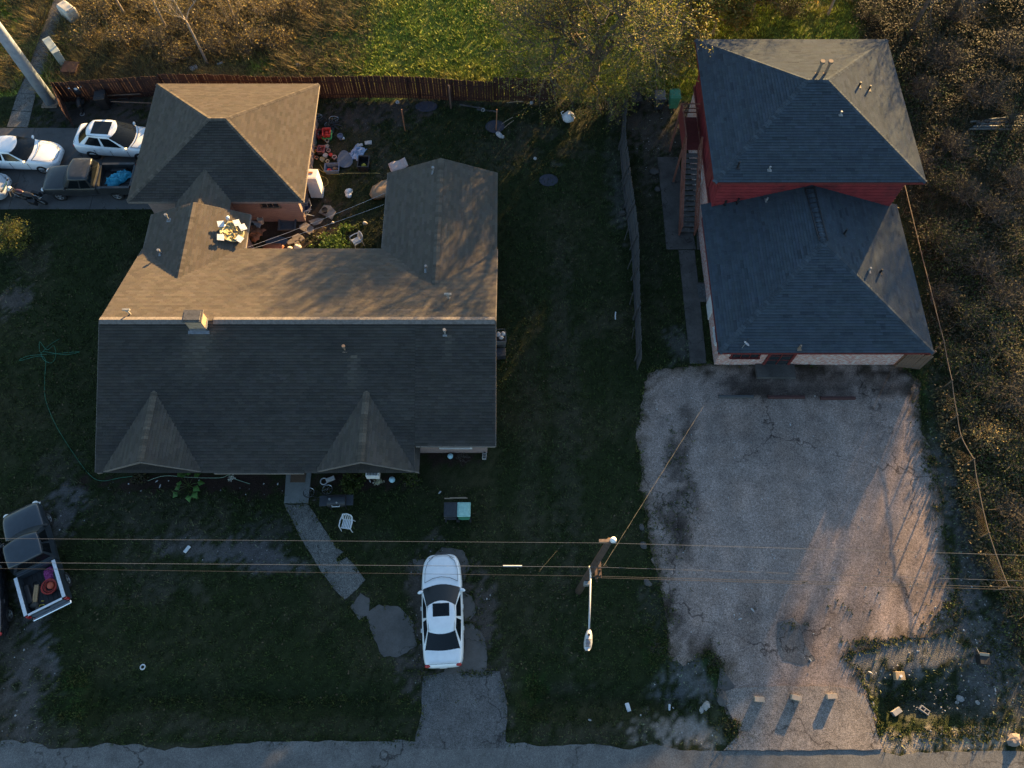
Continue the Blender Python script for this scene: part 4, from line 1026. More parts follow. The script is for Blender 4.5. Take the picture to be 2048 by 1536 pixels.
def arch_cut(o, xs, w, r=.37):
    cs = []
    for x in xs:
        mb = MB()
        for s in (-1, 1): mb.cyl((x, s * (w + .2), .33), (x, s * (w - .26), .33), r, n=24)
        cs.append(mb)
    bool_cut(o, cs); o.data.polygons.foreach_set('use_smooth', [True] * len(o.data.polygons))
def ell(mb, c, d, rz=0, n=12, m=8):
    M = Matrix.Translation(Vector(c)) @ Matrix.Rotation(rz, 4, 'Z'); vs = []
    for j in range(m + 1):
        ph = math.pi * j / m
        for i in range(n): t = 2 * math.pi * i / n; vs.append(M @ Vector((d[0] * math.sin(ph) * math.cos(t), d[1] * math.sin(ph) * math.sin(t), d[2] * math.cos(ph))))
    mb.add(vs, [(j * n + i, (j + 1) * n + i, (j + 1) * n + (i + 1) % n, j * n + (i + 1) % n) for j in range(m) for i in range(n)])
def mirrors(parent, x, w, z, m):
    for s in (-1, 1):
        mb = MB(); ell(mb, (x - .03, s * (w + .08), z), (.075, .13, .07), s * .35); mb.box((x, s * (w - .03), z - .03), (.06, .12, .04)); mb.build('mirror', m, parent, smooth=True)

def sedan(label, loc, rz, m, L=4.75, W=1.84, Hh=1.45, sun=True, tall=0.0, cat='car', name='sedan_car', suv=False, rim=None, arches=True):
    t = thing(name, label, cat, loc, rz); h = L / 2; w = W / 2; q = tall
    b0 = .93 + q
    if not suv:
        st = [(-h, w * .62, .40, .74 + q, .0), (-h + .05, w * .80, .30, .88 + q, .02), (-h + .22, w * .92, .24, .97 + q, .03), (-h + .75, w * .97, .22, 1.0 + q, .035), (-h * .35, w, .22, .97 + q, .03), (0, w, .22, .95 + q, .03), (h * .32, w, .22, .95 + q, .035), (h * .45, w * .99, .22, .93 + q, .055), (h * .68, w * .965, .22, .86 + q, .06), (h * .86, w * .88, .24, .77 + q, .045), (h * .955, w * .72, .28, .68 + q, .03), (h, w * .50, .36, .58 + q, .0)]
        cab = dict(xf0=h * .48, xf1=h * .08, xr0=-h * .82, xr1=-h * .42, w0=w * .93, w1=w * .66, z0=.90 + q, z1=Hh - .05, fb=.30, rb=.16, rn=.92, wpow=.9)
    else:
        st = [(-h, w * .66, .46, 1.0, .0), (-h + .06, w * .85, .36, 1.08, .01), (-h + .3, w * .97, .30, 1.10, .02), (-h * .5, w, .28, 1.09, .02), (0, w, .28, 1.06, .02), (h * .38, w, .28, 1.05, .03), (h * .52, w * .985, .28, 1.03, .05), (h * .75, w * .95, .30, .97, .055), (h * .88, w * .84, .34, .89, .04), (h * .955, w * .64, .40, .79, .02), (h, w * .38, .46, .66, .0)]
        cab = dict(xf0=h * .54, xf1=h * .10, xr0=-h * .95, xr1=-h * .58, w0=w * .94, w1=w * .68, z0=1.0, z1=Hh - .05, fb=.34, rb=.24, rn=.86, wpow=.85)
    bd = body_loft(st, 'body', m, t)
    ax_ = (h * .60, -h * .58)
    if arches: arch_cut(bd, ax_, w, .37 if not suv else .41)
    wheels(t, ax_, w - .012, .32 if not suv else .37, .22, rim)
    mx = h * .08
    cabin(cab, m, t, sun=(cab['xf1'] - .72, cab['xf1'] - .20, w * .36) if sun is True else sun, rear_l=(.12, .90))
    mirrors(t, cab['xf0'] - .42, w * .93, cab['z0'] + .08, m)
    for s in (-1, 1):
        mb = MB(); ell(mb, (h * .84, s * w * .70, .66 + q + (.16 if suv else 0)), (.24, .13, .07), -s * .5); mb.build('headlight', m_lamp, t, smooth=True)
        mb = MB(); ell(mb, (-h * .945, s * w * .66, .82 + q + (.1 if suv else 0)), (.10, .20, .09), s * .35); mb.build('tail_light', m_tail, t, smooth=True)
        for xd in (h * .02, -h * .36):
            mb = MB(); mb.box((xd, s * (w + .004), .78 + q), (.18, .03, .03)); mb.build('door_handle', m, t, bevel=.008)
        for xd in (h * .36, -h * .06, -h * .46):
            mb = MB(); mb.box((xd, s * (w - .006), .62 + q), (.012, .02, .5)); mb.build('door_seam', m_trimb, t)
    mb = MB(); mb.box((h * .975, 0, .48 + q), (.08, w * .9, .16)); mb.build('grille', m_trimb, t, bevel=.03)
    mb = MB(); mb.box((-h - .005, 0, .62 + q), (.02, .32, .15)); mb.build('number_plate', m_white, t)
    mb = MB(); mb.box((-h * .945, 0, .99 + q + (.09 if suv else 0)), (.012, W * .74, .02)); mb.build('boot_seam', m_trimb, t)
    # bonnet shut line
    mb = MB(); pts = [(h * .46 - .0, -w * .80, .955 + q + (.10 if suv else 0)), (h * .53, -w * .4, .99 + q + (.09 if suv else 0)), (h * .55, 0, 1.0 + q + (.09 if suv else 0)), (h * .53, w * .4, .99 + q + (.09 if suv else 0)), (h * .46, w * .80, .955 + q + (.10 if suv else 0))]
    mb.tube(pts, .012, 4); mb.build('bonnet_seam', m_trimb, t)
    zq = q + (.10 if suv else 0)
    for s in (-1, 1):
        mb = MB(); mb.tube([(h * .46, s * w * .80, .962 + zq), (h * .68, s * w * .78, .90 + zq), (h * .84, s * w * .66, .815 + zq), (h * .93, s * w * .40, .76 + zq * .8)], .010, 4); mb.build('bonnet_seam', m_trimb, t)
        mb = MB(); mb.tube([(cab['xf1'], s * cab['w1'] * .97, cab['z1'] + .012), (cab['xr1'], s * cab['w1'] * .90, cab['z1'] + .012)], .012, 4); mb.build('roof_seam', m_trimb, t)
    mb = MB(); mb.tube([(h * .90, -w * .62, .77 + zq), (h * .965, -w * .3, .73 + zq), (h * .975, 0, .73 + zq), (h * .965, w * .3, .73 + zq), (h * .90, w * .62, .77 + zq)], .012, 4); mb.build('bumper_seam', m_trimb, t)
    for s in (-1, 1):
        mb = MB(); mb.tube([(cab['xf0'] - .22, s * .12, cab['z0'] + .085), (cab['xf0'] - .30, s * .12 - .45, cab['z0'] + .09)], .010, 4); mb.build('wiper', m_trimb, t)
    return t

# white sedan on the front drive: nose to the house
pa, pb = at(883, 1110, .55), at(887, 1334, .75)
mid = (pa + pb) / 2; L_ = (pa - pb).length
sedan('white sedan with a sunroof parked nose to the house on the front driveway', (mid.x, mid.y, .03), math.atan2((pa - pb).y, (pa - pb).x), m_carwhite, L=L_ + .06, W=1.84, sun=(-.42, .14, .36))
# white crossover and white sedan on the concrete drive
pa, pb = at(286, 272, .8), at(140, 270, .8)
sedan('white crossover with a large glass roof and dark wheels beside the garage', (-22.95, at(220, 296, 0).y - .05, .02), R(-4), m_carwhite, L=4.75, W=1.92, Hh=1.68, suv=True, name='crossover_car', sun=(-1.05, -.02, .46), rim=m_rimd)
pf = at(122, 308, .6)
sedan('white sedan without sunroof at the left edge, nose towards the crossover', (pf.x - 2.40, pf.y - .0, .02), R(-2.5), m_carwhite, L=4.85, W=1.85, sun=False, name='sedan_car')
pf = at(17, 372, .6)
sedan('silver car of which only the nose shows behind the motorcycle', (pf.x - 2.36, pf.y, .02), R(0), mat('silver_paint', (.34, .36, .38), .3, .1, coat=.5), L=4.7, W=1.82, sun=False)
# dark car bottom left, tail in view
tw_ = at(19, 1228, .32)
a_ = R(108)
dv_ = Vector((math.cos(a_), math.sin(a_), 0)); lf = Vector((-dv_.y, dv_.x, 0))
cpos = tw_ + Vector((.05, 0, 0)) + dv_ * (.58 * 2.35) + lf * .90
sedan('black car with red tail lamp showing its rear wheel beside the pickup', (cpos.x, cpos.y, .01), a_, mat('black_paint', (.014, .014, .017), .25, .1, coat=.6), L=4.7, W=1.82, sun=False)

def pickup(label, loc, rz, m, L=5.2, W=1.84, rails=None, cabm=None, name='pickup_truck', hoodm=None):
    t = thing(name, label, 'pickup', loc, rz); h = L / 2; w = W / 2
    xc = -h + 1.95                        # back of the cab
    st = [(xc - .02, w * .96, .40, 1.05, .0), (xc + .1, w * .985, .38, 1.06, .02), (xc + .8, w, .36, 1.06, .02), (xc + 1.45, w, .36, 1.07, .03), (h - 1.15, w, .36, 1.06, .05), (h - .6, w * .98, .38, 1.02, .06), (h - .22, w * .93, .40, .95, .05), (h - .06, w * .84, .44, .86, .03), (h, w * .70, .50, .72, .0)]
    bd = body_loft(st, 'body', m, t); arch_cut(bd, (h - .86,), w, .41)
    wheels(t, (h - .86, -h + 1.05), w - .01, .37, .24, m_rim)
    cabp = dict(xf0=h - 1.20, xf1=h - 1.78, xr0=xc + .06, xr1=xc + .22, w0=w * .95, w1=w * .80, z0=1.03, z1=1.66, fb=.20, rb=.03, rn=.99)
    cabin(cabp, cabm or m, t, side=((.14, .52), (.58, .90)), rear_l=(.25, .88))
    mirrors(t, h - 1.5, w * .97, 1.12, m_trimb)
    # bed: floor, side walls, head wall, tailgate
    x0, x1 = -h + .06, xc - .05; bl = x1 - x0
    mb = MB(); mb.box(((x0 + x1) / 2, 0, .60), (bl, W * .86, .06))
    for k in range(7): mb.box(((x0 + x1) / 2, (k - 3) * .2, .64), (bl - .06, .06, .02))
    mb.build('bed_floor', m_trimb, t)
    for s in (-1, 1):
        mb = MB(); mb.box(((x0 + x1) / 2, s * (w - .09), .78), (bl, .16, .56)); mb.cyl((-h + 1.05, s * (w + .15), .38), (-h + 1.05, s * (w + .15), .38 + 1e-3), .01)
        sb = mb.build('bed_side', m, t, bevel=.02); cs = MB(); cs.cyl((-h + 1.05, s * (w + .2), .37), (-h + 1.05, s * (w - .3), .37), .42, n=24); sb.modifiers.clear(); bool_cut(sb, [cs])
        mb = MB(); mb.box(((x0 + x1) / 2, s * (w - .09), 1.072), (bl, .15, .025)); mb.build('bed_rail', rails or m, t, bevel=.008)
        mb = MB(); mb.box((-h + 1.05, s * (w - .27), .72), (.9, .22, .22)); mb.build('wheel_box', m_trimb, t, bevel=.04)
        mb = MB(); mb.box((-h + .03, s * (w - .09), .84), (.08, .14, .30)); mb.build('tail_light', m_tail, t, bevel=.02)
        mb = MB(); ell(mb, (h - .10, s * w * .70, .76), (.13, .16, .09), -s * .3); mb.build('headlight', m_lamp, t, smooth=True)
    mb = MB(); mb.box((x1 + .02, 0, .82), (.05, W * .84, .50)); mb.build('bed_front', m, t)
    tg = MB(); tg.box((x0 - .02, 0, .80), (.07, W * .80, .50)); tgo = tg.build('tailgate', m, t, bevel=.015)
    mb = MB(); mb.box((x0 - .02, 0, 1.062), (.09, W * .80, .03)); mb.build('rail', rails or m, tgo)
    mb = MB(); mb.box((x0 - .065, 0, .88), (.03, .22, .07)); mb.build('handle', m_trimb, tgo)
    mb = MB(); mb.box((-h - .06, 0, .50), (.16, W * .92, .14)); mb.build('rear_bumper', m_chrome if rails else m_trimb, t, bevel=.03)
    mb = MB(); mb.box((h - .01, 0, .50), (.16, W * .86, .15)); mb.build('front_bumper', m_chrome if rails else m_trimb, t, bevel=.05)
    mb = MB(); mb.box((h - .02, 0, .72), (.06, W * .55, .15)); mb.build('grille', m_trimb, t, bevel=.02)
    return t
m_pgrey = mat('grey_green_paint', (.026, .028, .030), .35, .2, 3, coat=.3, wear=(.06, .062, .075), wscale=2, wamt=.3)
pt_ = pickup('dark weathered pickup with a blue tarpaulin heaped in its bed beside the garage', at(180, 368, 0) + Vector((.45, -.30, .02)), R(181), m_pgrey, L=5.15, W=1.84)
# front left pickup
pf, pr = at(38, 1018, .9), at(90, 1212, 1.05)
a2 = math.atan2((pf - pr).y, (pf - pr).x); md = (pf + pr) / 2
pk2 = pickup('slate grey pickup with pale bed rails and tools in the bed, on the front lawn', (md.x, md.y, 0.0), a2, mat('slate_paint', (.030, .038, .047), .28, .12, coat=.5), L=(pf - pr).length + .15, W=1.86, rails=mat('bed_rail_cap', (.55, .57, .60), .5, .15, 12))
# blue tarpaulin
def cloth(name, label, cat, loc, rz, sx, sy, h, m, seed=0, n=26, amp=.09, edge=.35, group=None):
    mb = MB(); vs = []; 
    for j in range(n + 1):
        for i in range(n + 1):
            a, b = i / n * 2 - 1, j / n * 2 - 1
            q = Vector((a * 2.1 + seed * 5, b * 2.1, seed)); r_ = max(abs(a), abs(b)); e = 1 - r_ ** 3
            rd = abs(mnoise.noise(q * 1.6)) + .5 * abs(mnoise.noise(q * 3.4))
            dx, dy = mnoise.noise(q * 1.3 + Vector((9, 0, 0))) * edge, mnoise.noise(q * 1.3 + Vector((0, 9, 0))) * edge
            vs.append(((a + dx) * sx / 2, (b + dy) * sy / 2, max(.008, h * e + amp * (1.4 - 3.2 * rd) * (.35 + e))))
    fs = [(j * (n + 1) + i, j * (n + 1) + i + 1, (j + 1) * (n + 1) + i + 1, (j + 1) * (n + 1) + i) for j in range(n) for i in range(n)]
    mb.add(vs, fs); o = mb.build(name, m, None, smooth=True); o.location = loc; o.rotation_euler = (0, 0, rz)
    return tag(o, label, cat, group)
pl_ = at(180, 368, 0) + Vector((.45, -.30, .02)); bedw = pl_ + Vector((1.62, .02, 0))
cloth('tarpaulin', 'crumpled bright blue tarpaulin lying in the dark pickup bed', 'tarpaulin', (bedw.x, bedw.y, .70), R(40), 1.45, .62, .34, mat('blue_tarp', (.04, .30, .44), .45, .12, 4), 3, amp=.11)
# load of the slate pickup (local frame of the truck)
Mt = Matrix.Translation((md.x, md.y, 0)) @ Matrix.Rotation(a2, 4, 'Z'); Lp = (pf - pr).length + .15
def tb(x, y, z): return Mt @ Vector((-Lp / 2 + x, y, z))
mb = MB(); mb.box((0, 0, .05), (.95, .09, .09)); mb.box((.02, .10, .05), (.9, .09, .09)); one(mb, 'timber', 'two short timber offcuts in the slate pickup bed', 'timber', mat('timber', (.38, .25, .13), .8, .25, 12), tb(.85, .36, .66), a2 - R(22), bevel=.008)
mb = MB()
for k in range(9): mb.torus((rng.uniform(-.05, .05), rng.uniform(-.05, .05), .02 + k * .018), .30 + rng.uniform(-.06, .06), .014, 'Z', 26, 5)
one(mb, 'hose', 'coiled red hose in the slate pickup bed', 'hose', mat('red_hose', (.42, .05, .035), .5, .15), tb(.95, -.28, .66), 0)
mb = MB(); mb.lathe([(0, 0), (.14, 0), (.16, .16), (.12, .20), (0, .21)], n=14); one(mb, 'bucket', 'orange red round lid inside the coiled hose', 'bucket', mat('orange_red', (.50, .09, .04), .5, .1), tb(.95, -.34, .665), 0, smooth=True)
cloth('rag', 'magenta cloth bundle behind the cab of the slate pickup', 'cloth', tb(1.52, -.42, .66), a2, .62, .55, .14, mat('magenta_cloth', (.34, .06, .20), .8, .2), 9, amp=.05)
mb = MB(); mb.torus((0, 0, .03), .17, .022, 'Z', 22, 6); mb.torus((.04, .02, .07), .16, .02, 'Z', 22, 6); one(mb, 'cable_coil', 'small dark cable coil beside the timber offcuts', 'cable', m_black, tb(1.35, .30, .66), 0)
mb = MB(); mb.blob((0, 0, .08), (.18, .16, .12), 4); mb.blob((.2, -.15, .07), (.14, .12, .1), 5); one(mb, 'tool_bag', 'dark tool bag at the tail of the slate pickup bed', 'bag', mat('olive_canvas', (.05, .05, .045), .9, .2), tb(.45, .55, .66), 0, smooth=True)
mb = MB(); mb.tube([(0, 0, .02), (.1, .05, .05), (.14, .2, .03), (.05, .32, .02)], .018, 5); mb.tube([(.25, .0, .02), (.3, .1, .02)], .02, 5); one(mb, 'strap', 'short yellow straps by the tailgate of the slate pickup', 'strap', mat('yellow', (.55, .42, .06), .6, .1), tb(.22, .15, .66), a2)

# ------------------------------------------------------------------ motorcycle on the drive
mp = at(60, 392, 0)
mo = thing('motorcycle', 'dark motorcycle with a blue fairing leaning on its stand beside the dark pickup', 'motorcycle', (mp.x + .25, mp.y - .35, .02), R(163))
mo.rotation_euler = (R(-10), 0, R(163)); mo.scale = (1.14,) * 3
m_mred = mat('maroon_paint', (.035, .010, .011), .35, .2, coat=.4)
for x in (-.70, .72):
    mb = MB(); mb.torus((x, 0, .31), .255, .06, 'Y', 24, 8); wo = mb.build('wheel', m_tyre, mo, smooth=True)
    mb = MB(); mb.torus((x, 0, .31), .20, .018, 'Y', 20, 5); mb.cyl((x, -.05, .31), (x, .05, .31), .05, n=10)
    for k in range(6): a = k * math.pi / 3; mb.cyl((x, 0, .31), (x + .2 * math.cos(a), 0, .31 + .2 * math.sin(a)), .012, n=5)
    mb.build('rim', m_rim, wo)
mb = MB(); mb.tube([(.45, 0, .78), (.2, 0, .62), (-.2, 0, .60), (-.62, 0, .68)], .03, 6); mb.tube([(.40, 0, .70), (.25, 0, .30), (-.2, 0, .28), (-.30, 0, .60)], .03, 6); mb.tube([(-.2, .09, .32), (-.70, .09, .31)], .022, 5); mb.tube([(-.2, -.09, .32), (-.70, -.09, .31)], .022, 5); mb.build('frame', m_trimb, mo)
mb = MB(); mb.box((.08, 0, .42), (.42, .30, .30)); mb.cyl((.05, -.2, .45), (.05, .2, .45), .11, n=12); mb.build('engine', m_black, mo, bevel=.03)
mb = MB(); mb.blob((.18, 0, .80), (.28, .15, .13), 2, .06, 14, 9, flat=False); mb.build('fuel_tank', m_mred, mo, smooth=True)
mb = MB(); mb.blob((-.28, 0, .80), (.38, .13, .06), 3, .05, 14, 8, flat=False); mb.build('seat', m_black, mo, smooth=True)
for s in (-1, 1):
    mb = MB(); mb.cyl((.72, s * .09, .31), (.46, s * .09, .95), .025, n=8); mb.build('fork', m_chrome, mo)
    mb = MB(); mb.tube([(.70, s * .25, 1.16), (.66, s * .30, 1.20)], .01, 4); ell(mb, (.64, s * .33, 1.22), (.02, .07, .045)); mb.build('mirror', m_black, mo)
    mb = MB(); mb.tube([(-.35, s * .20, .62), (-.65, s * .20, .60), (-.70, s * .2, .45)], .012, 4); mb.box((-.52, s * .25, .55), (.42, .14, .30)); mb.build('pannier', m_black, mo, bevel=.03)
mb = MB(); mb.tube([(.28, -.40, .98), (.42, -.22, 1.02), (.46, 0, 1.0), (.42, .22, 1.02), (.28, .40, .98)], .017, 6); mb.build('handlebar', m_black, mo)
mb = MB(); mb.blob((.60, 0, .92), (.12, .13, .12), 1, .03, 12, 8, flat=False); mb.build('headlight', m_lamp, mo, smooth=True)
mb = MB(); mb.box((.74, 0, 1.10), (.03, .46, .40), ry=R(-35)); mb.build('windscreen', mat('blue_fairing', (.06, .14, .20), .25, .15, coat=.4), mo, bevel=.03)
mb = MB(); mb.cyl((.05, -.18, .28), (-.75, -.20, .34), .05, n=10); mb.build('exhaust', m_chrome, mo)
mb = MB(); mb.box((-.80, 0, .60), (.30, .14, .03), ry=R(20)); mb.build('mudguard', m_mred, mo, bevel=.01)
mb = MB(); mb.tube([(.0, .12, .28), (-.05, .34, .02)], .015, 5); mb.build('stand', m_chrome, mo)
# ================================================================== fences, poles, wires
m_fence = mat('fence_brown', (.040, .017, .012), .85, .3, 4, bump=.4, bscale=40)
m_fenceg = mat('fence_grey', (.065, .064, .063), .9, .3, 4, bump=.4, bscale=40)
m_post = mat('post_wood', (.13, .085, .06), .9, .3, 6)
def plank_mesh(name, w, h, t, m, n=3):
    out = []
    for k in range(n):
        r = random.Random(k + int(h * 100)); mb = MB(); hh = h + (r.random() - .5) * .05; a = (r.random() - .5) * .02
        mb.add([(-w / 2, -t / 2, 0), (w / 2, -t / 2, 0), (w / 2, t / 2, 0), (-w / 2, t / 2, 0), (-w / 2 + a, -t / 2, hh - .04), (w / 2 + a, -t / 2, hh - .04), (w / 2 + a, t / 2, hh - .04), (-w / 2 + a, t / 2, hh - .04),
                (-w / 2 + .03 + a, -t / 2, hh), (w / 2 - .03 + a, -t / 2, hh), (w / 2 - .03 + a, t / 2, hh), (-w / 2 + .03 + a, t / 2, hh)],
               [(0, 3, 2, 1), (0, 1, 5, 4), (1, 2, 6, 5), (2, 3, 7, 6), (3, 0, 4, 7), (4, 5, 9, 8), (5, 6, 10, 9), (6, 7, 11, 10), (7, 4, 8, 11), (8, 9, 10, 11)])
        o = mb.build(name, m); out.append(o.data); bpy.data.objects.remove(o)
    return out
def fence(name, label, pts, h, m, w=.14, gap=.012, lean=None, rail_side=-1, post_every=2.4, seed=0, group=None, rails=(.35, 1.35), zs=None, postm=None):
    """board fence along pts; lean(s) gives (angle) at distance s; every board is its own part"""
    P = [Vector((p[0], p[1], 0)) for p in pts]; r = random.Random(seed)
    root = thing(name, label, 'fence', P[0], 0, group); meshes = plank_mesh('plank', w, h, .02, m)
    S = 0
    for a, b in zip(P[:-1], P[1:]):
        d = (b - a); L = d.length; d /= L; nrm = Vector((-d.y, d.x, 0)); ang = math.atan2(d.y, d.x); n = max(1, int(L / (w + gap))); st = L / n
        for k in range(n):
            s = (k + .5) * st; p = a + d * s
            o = bpy.data.objects.new('plank', meshes[r.randrange(3)]); COL.objects.link(o); o.parent = root
            ln = (lean(S + s) if lean else 0) + (r.random() - .5) * .03
            z0 = zs(S + s) if zs else 0
            o.location = p - P[0] + Vector((0, 0, .03 + z0 + (r.random() - .5) * .04)); o.rotation_euler = (ln, (r.random() - .5) * .025, ang + (r.random() - .5) * .03)
        l0, l1 = (lean(S) if lean else 0), (lean(S + L) if lean else 0)
        for hz in rails:
            mb = MB(); q0 = a - P[0] + nrm * (rail_side * .035 - math.sin(l0) * hz) + Vector((0, 0, hz + (zs(S) if zs else 0))); q1 = b - P[0] + nrm * (rail_side * .035 - math.sin(l1) * hz) + Vector((0, 0, hz + (zs(S + L) if zs else 0)))
            mb.tube([q0, q1], .035, 4); mb.build('rail', m, root)
        k = 0
        while k * post_every < L:
            s = k * post_every; p = a + d * s - P[0] + nrm * rail_side * .1; ln = lean(S + s) if lean else 0; mb = MB()
            z0 = zs(S + s) if zs else 0
            mb.tube([p + Vector((0, 0, -.1)), p + Vector((0, 0, h * .97 + z0)) - nrm * math.sin(ln) * h], .048, 4); mb.build('post', postm or m, root); k += 1
        S += L
    return root
fy = lambda u, v: (at(u, v).x, at(u, v).y)
fence('wooden_fence', 'long dark red brown board fence along the back yards', [fy(338, 193), fy(640, 197), fy(740, 197), fy(840, 198), fy(905, 201), fy(986, 203)], 1.72, m_fence, seed=1, zs=lambda s: .05 * math.sin(s * .55 + .6) - .05 * (s > 16) * (s - 16) * .6)
fence('wooden_fence', 'short higher board fence panel below the leafy tree', [fy(988, 201), fy(1112, 203)], 1.80, m_fence, seed=2)
fence('wooden_fence', 'dark board fence closing the corner by the steel pole', [fy(338, 191), fy(128, 205), fy(150, 258)], 1.55, m_fence, seed=3, rail_side=1)
# boards leaning in the corner pen
for u, v, L, a, t in ((245, 190, 2.2, 4, 'pale board leaning on the corner fence beside the dark bin'), (265, 205, 2.6, -3, 'pale board lying lowest in the corner pen behind the garage')):
    p = at(u, v, .4); mb = MB(); mb.box((0, 0, 0), (L, .05, .2), rx=R(35)); one(mb, 'board', t, 'board', m_post, p, R(a))
# grey leaning yard fence
gp_ = [fy(1246, 232), fy(1240, 300), fy(1246, 380), fy(1254, 440), fy(1263, 500), fy(1266, 560), fy(1270, 640), fy(1274, 742)]
fence('grey_fence', 'weathered grey board fence leaning between the two yards', gp_, 1.45, m_fenceg, w=.15, lean=lambda s: -.16 * math.exp(-((s - 7) / 5.0) ** 2) - .02, rail_side=-1, seed=4, rails=(.3, 1.1))
for i, (u, v, du, dv, wh) in enumerate([(1256, 385, -9, 34, 'topmost'), (1257, 455, -8, 25, 'second from top'), (1264, 516, -9, 22, 'third from top'), (1266, 585, -7, 24, 'fourth from top'), (1268, 655, -4, 22, 'lowest'), (1252, 285, -10, 24, 'the one nearest the leafy tree')]):
    a, b = at(u, v, 1.0), at(u + du, v + dv, .05); mb = MB(); mb.tube([Vector((0, 0, 0)), a - b], .03, 4)
    one(mb, 'brace', 'wooden prop against the grey yard fence, %s' % wh, 'prop', m_fenceg, b, 0, 'props of the grey fence')
p = at(1244, 428, .05); mb = MB(); mb.box((0, 0, .1), (.3, .2, .2)); one(mb, 'concrete_block', 'small grey block at the foot of the grey yard fence', 'block', m_concd, p, R(10), bevel=.015)
# board screen at the corner of the red house
fence('wooden_screen', 'short grey board screen at the front right corner of the red house', [(19.72, 17.3), (20.95, 17.15)], 1.5, m_post, w=.14, seed=6, rails=(.4, 1.2), rail_side=1)
a, b = at(1838, 729, .05), at(1872, 702, 1.2); mb = MB(); mb.tube([Vector((0, 0, 0)), b - a], .055, 4); one(mb, 'brace', 'long plank propped against the board screen by the red house', 'prop', m_post, a)
# chain link fence on the east side
cl = thing('chain_link_fence', 'rusty chain link fence along the overgrown lot', 'fence', (FENCE_E[1][0], FENCE_E[1][1], 0))
m_rust = mat('rust_metal', (.12, .095, .07), .75, .3, 8, metal=.3)
CLP = [Vector((p[0], p[1], 0)) for p in FENCE_E[1:]]
o_ = cl.location.copy()
for i, p in enumerate(CLP):
    mb = MB(); mb.cyl(p + Vector((0, 0, -.1)), p + Vector((.02, .05 * (i % 2), 1.22)), .03, n=6); mb.build('post', m_rust, cl, off=o_)
wires_ = MB()
for a, b in zip(CLP[:-1], CLP[1:]):
    mb = MB(); n = 6
    mb.tube([a.lerp(b, k / n) + Vector((0, 0, 1.18 - .04 * math.sin(math.pi * k / n))) for k in range(n + 1)], .024, 6); mb.build('top_rail', m_rust, cl, off=o_)
    L = (b - a).length; d = (b - a) / L; st = .11; k = 0
    while k * st < L and a.y < 17.5:
        for s in (1, -1):
            x0, x1 = k * st, k * st + s * 1.12
            z0, z1 = .04, 1.16
            if x1 > L: z1 = z0 + (L - x0) / 1.12 * 1.12; x1 = L
            if x1 < 0: z1 = z0 + x0; x1 = 0
            p0, p1 = a + d * x0 + Vector((0, 0, z0)), a + d * x1 + Vector((0, 0, z1)); n_ = Vector((d.y, -d.x, 0)) * .0016
            wires_.add([p0 - n_, p0 + n_, p1 + n_, p1 - n_], [(0, 1, 2, 3)])
        k += 1
tag(wires_.build('wire_mesh', m_rust, cl, off=o_), kind='stuff')

# ------------------------------------------------------------------ utility pole
pb, ptop = at(1157, 1182, 0), Vector((3.30, at(1157, 1182, 0).y + .02, 9.9))
UP = thing('utility_pole', 'brown wooden utility pole with a white insulator on top beside the gravel lot', 'utility pole', pb)
mb = MB(); mb.tube([Vector((0, 0, -.2)), (ptop - pb) * .5, ptop - pb], .17, 12, r1=.11); mb.build('pole', mat('pole_wood', (.075, .048, .036), .9, .3, 5, bump=.5, bscale=25), UP, smooth=True)
tp = ptop - pb
mb = MB(); mb.lathe([(.02, 0), (.10, .02), (.11, .07), (.06, .10), (.10, .13), (.10, .18), (.05, .22), (0, .23)], tp + Vector((.12, 0, 0)), 14); mb.build('insulator', mat('porcelain', (.72, .74, .76), .2, .05, coat=.3), UP, smooth=True)
mb = MB(); mb.box(tp + Vector((-.1, 0, -.02)), (.5, .10, .10)); mb.build('bracket', m_ventd, UP)
def polept(z): return pb.lerp(ptop, z / 9.9) - pb
for z, n, w in ((7.25, 'arm', .9), (6.2, 'arm', .6)):
    mb = MB(); q = polept(z); mb.box(q + Vector((0, -.30, 0)), (.10, w, .10)); mb.build(n, m_post, UP)
    mb = MB()
    for s in (-.7, -.5): mb.cyl(q + Vector((0, s, .02)), q + Vector((0, s, .16)), .045, .03, n=8)
    mb.build('insulator', m_black, UP)
mb = MB(); q = polept(3.2); mb.box(q + Vector((-.02, -.24, 0)), (.22, .16, .45)); mb.build('meter_box', m_vent, UP, bevel=.02)
mb = MB()
for s in (-1, 0, 1): mb.tube([polept(6.9) + Vector((.12 + .05 * s, -.2, .2)), polept(6.6) + Vector((.3 + .1 * s, -.25, .05)), polept(6.3) + Vector((.15, -.2 + .05 * s, -.2))], .012, 4)
mb.build('cable_loop', m_black, UP)
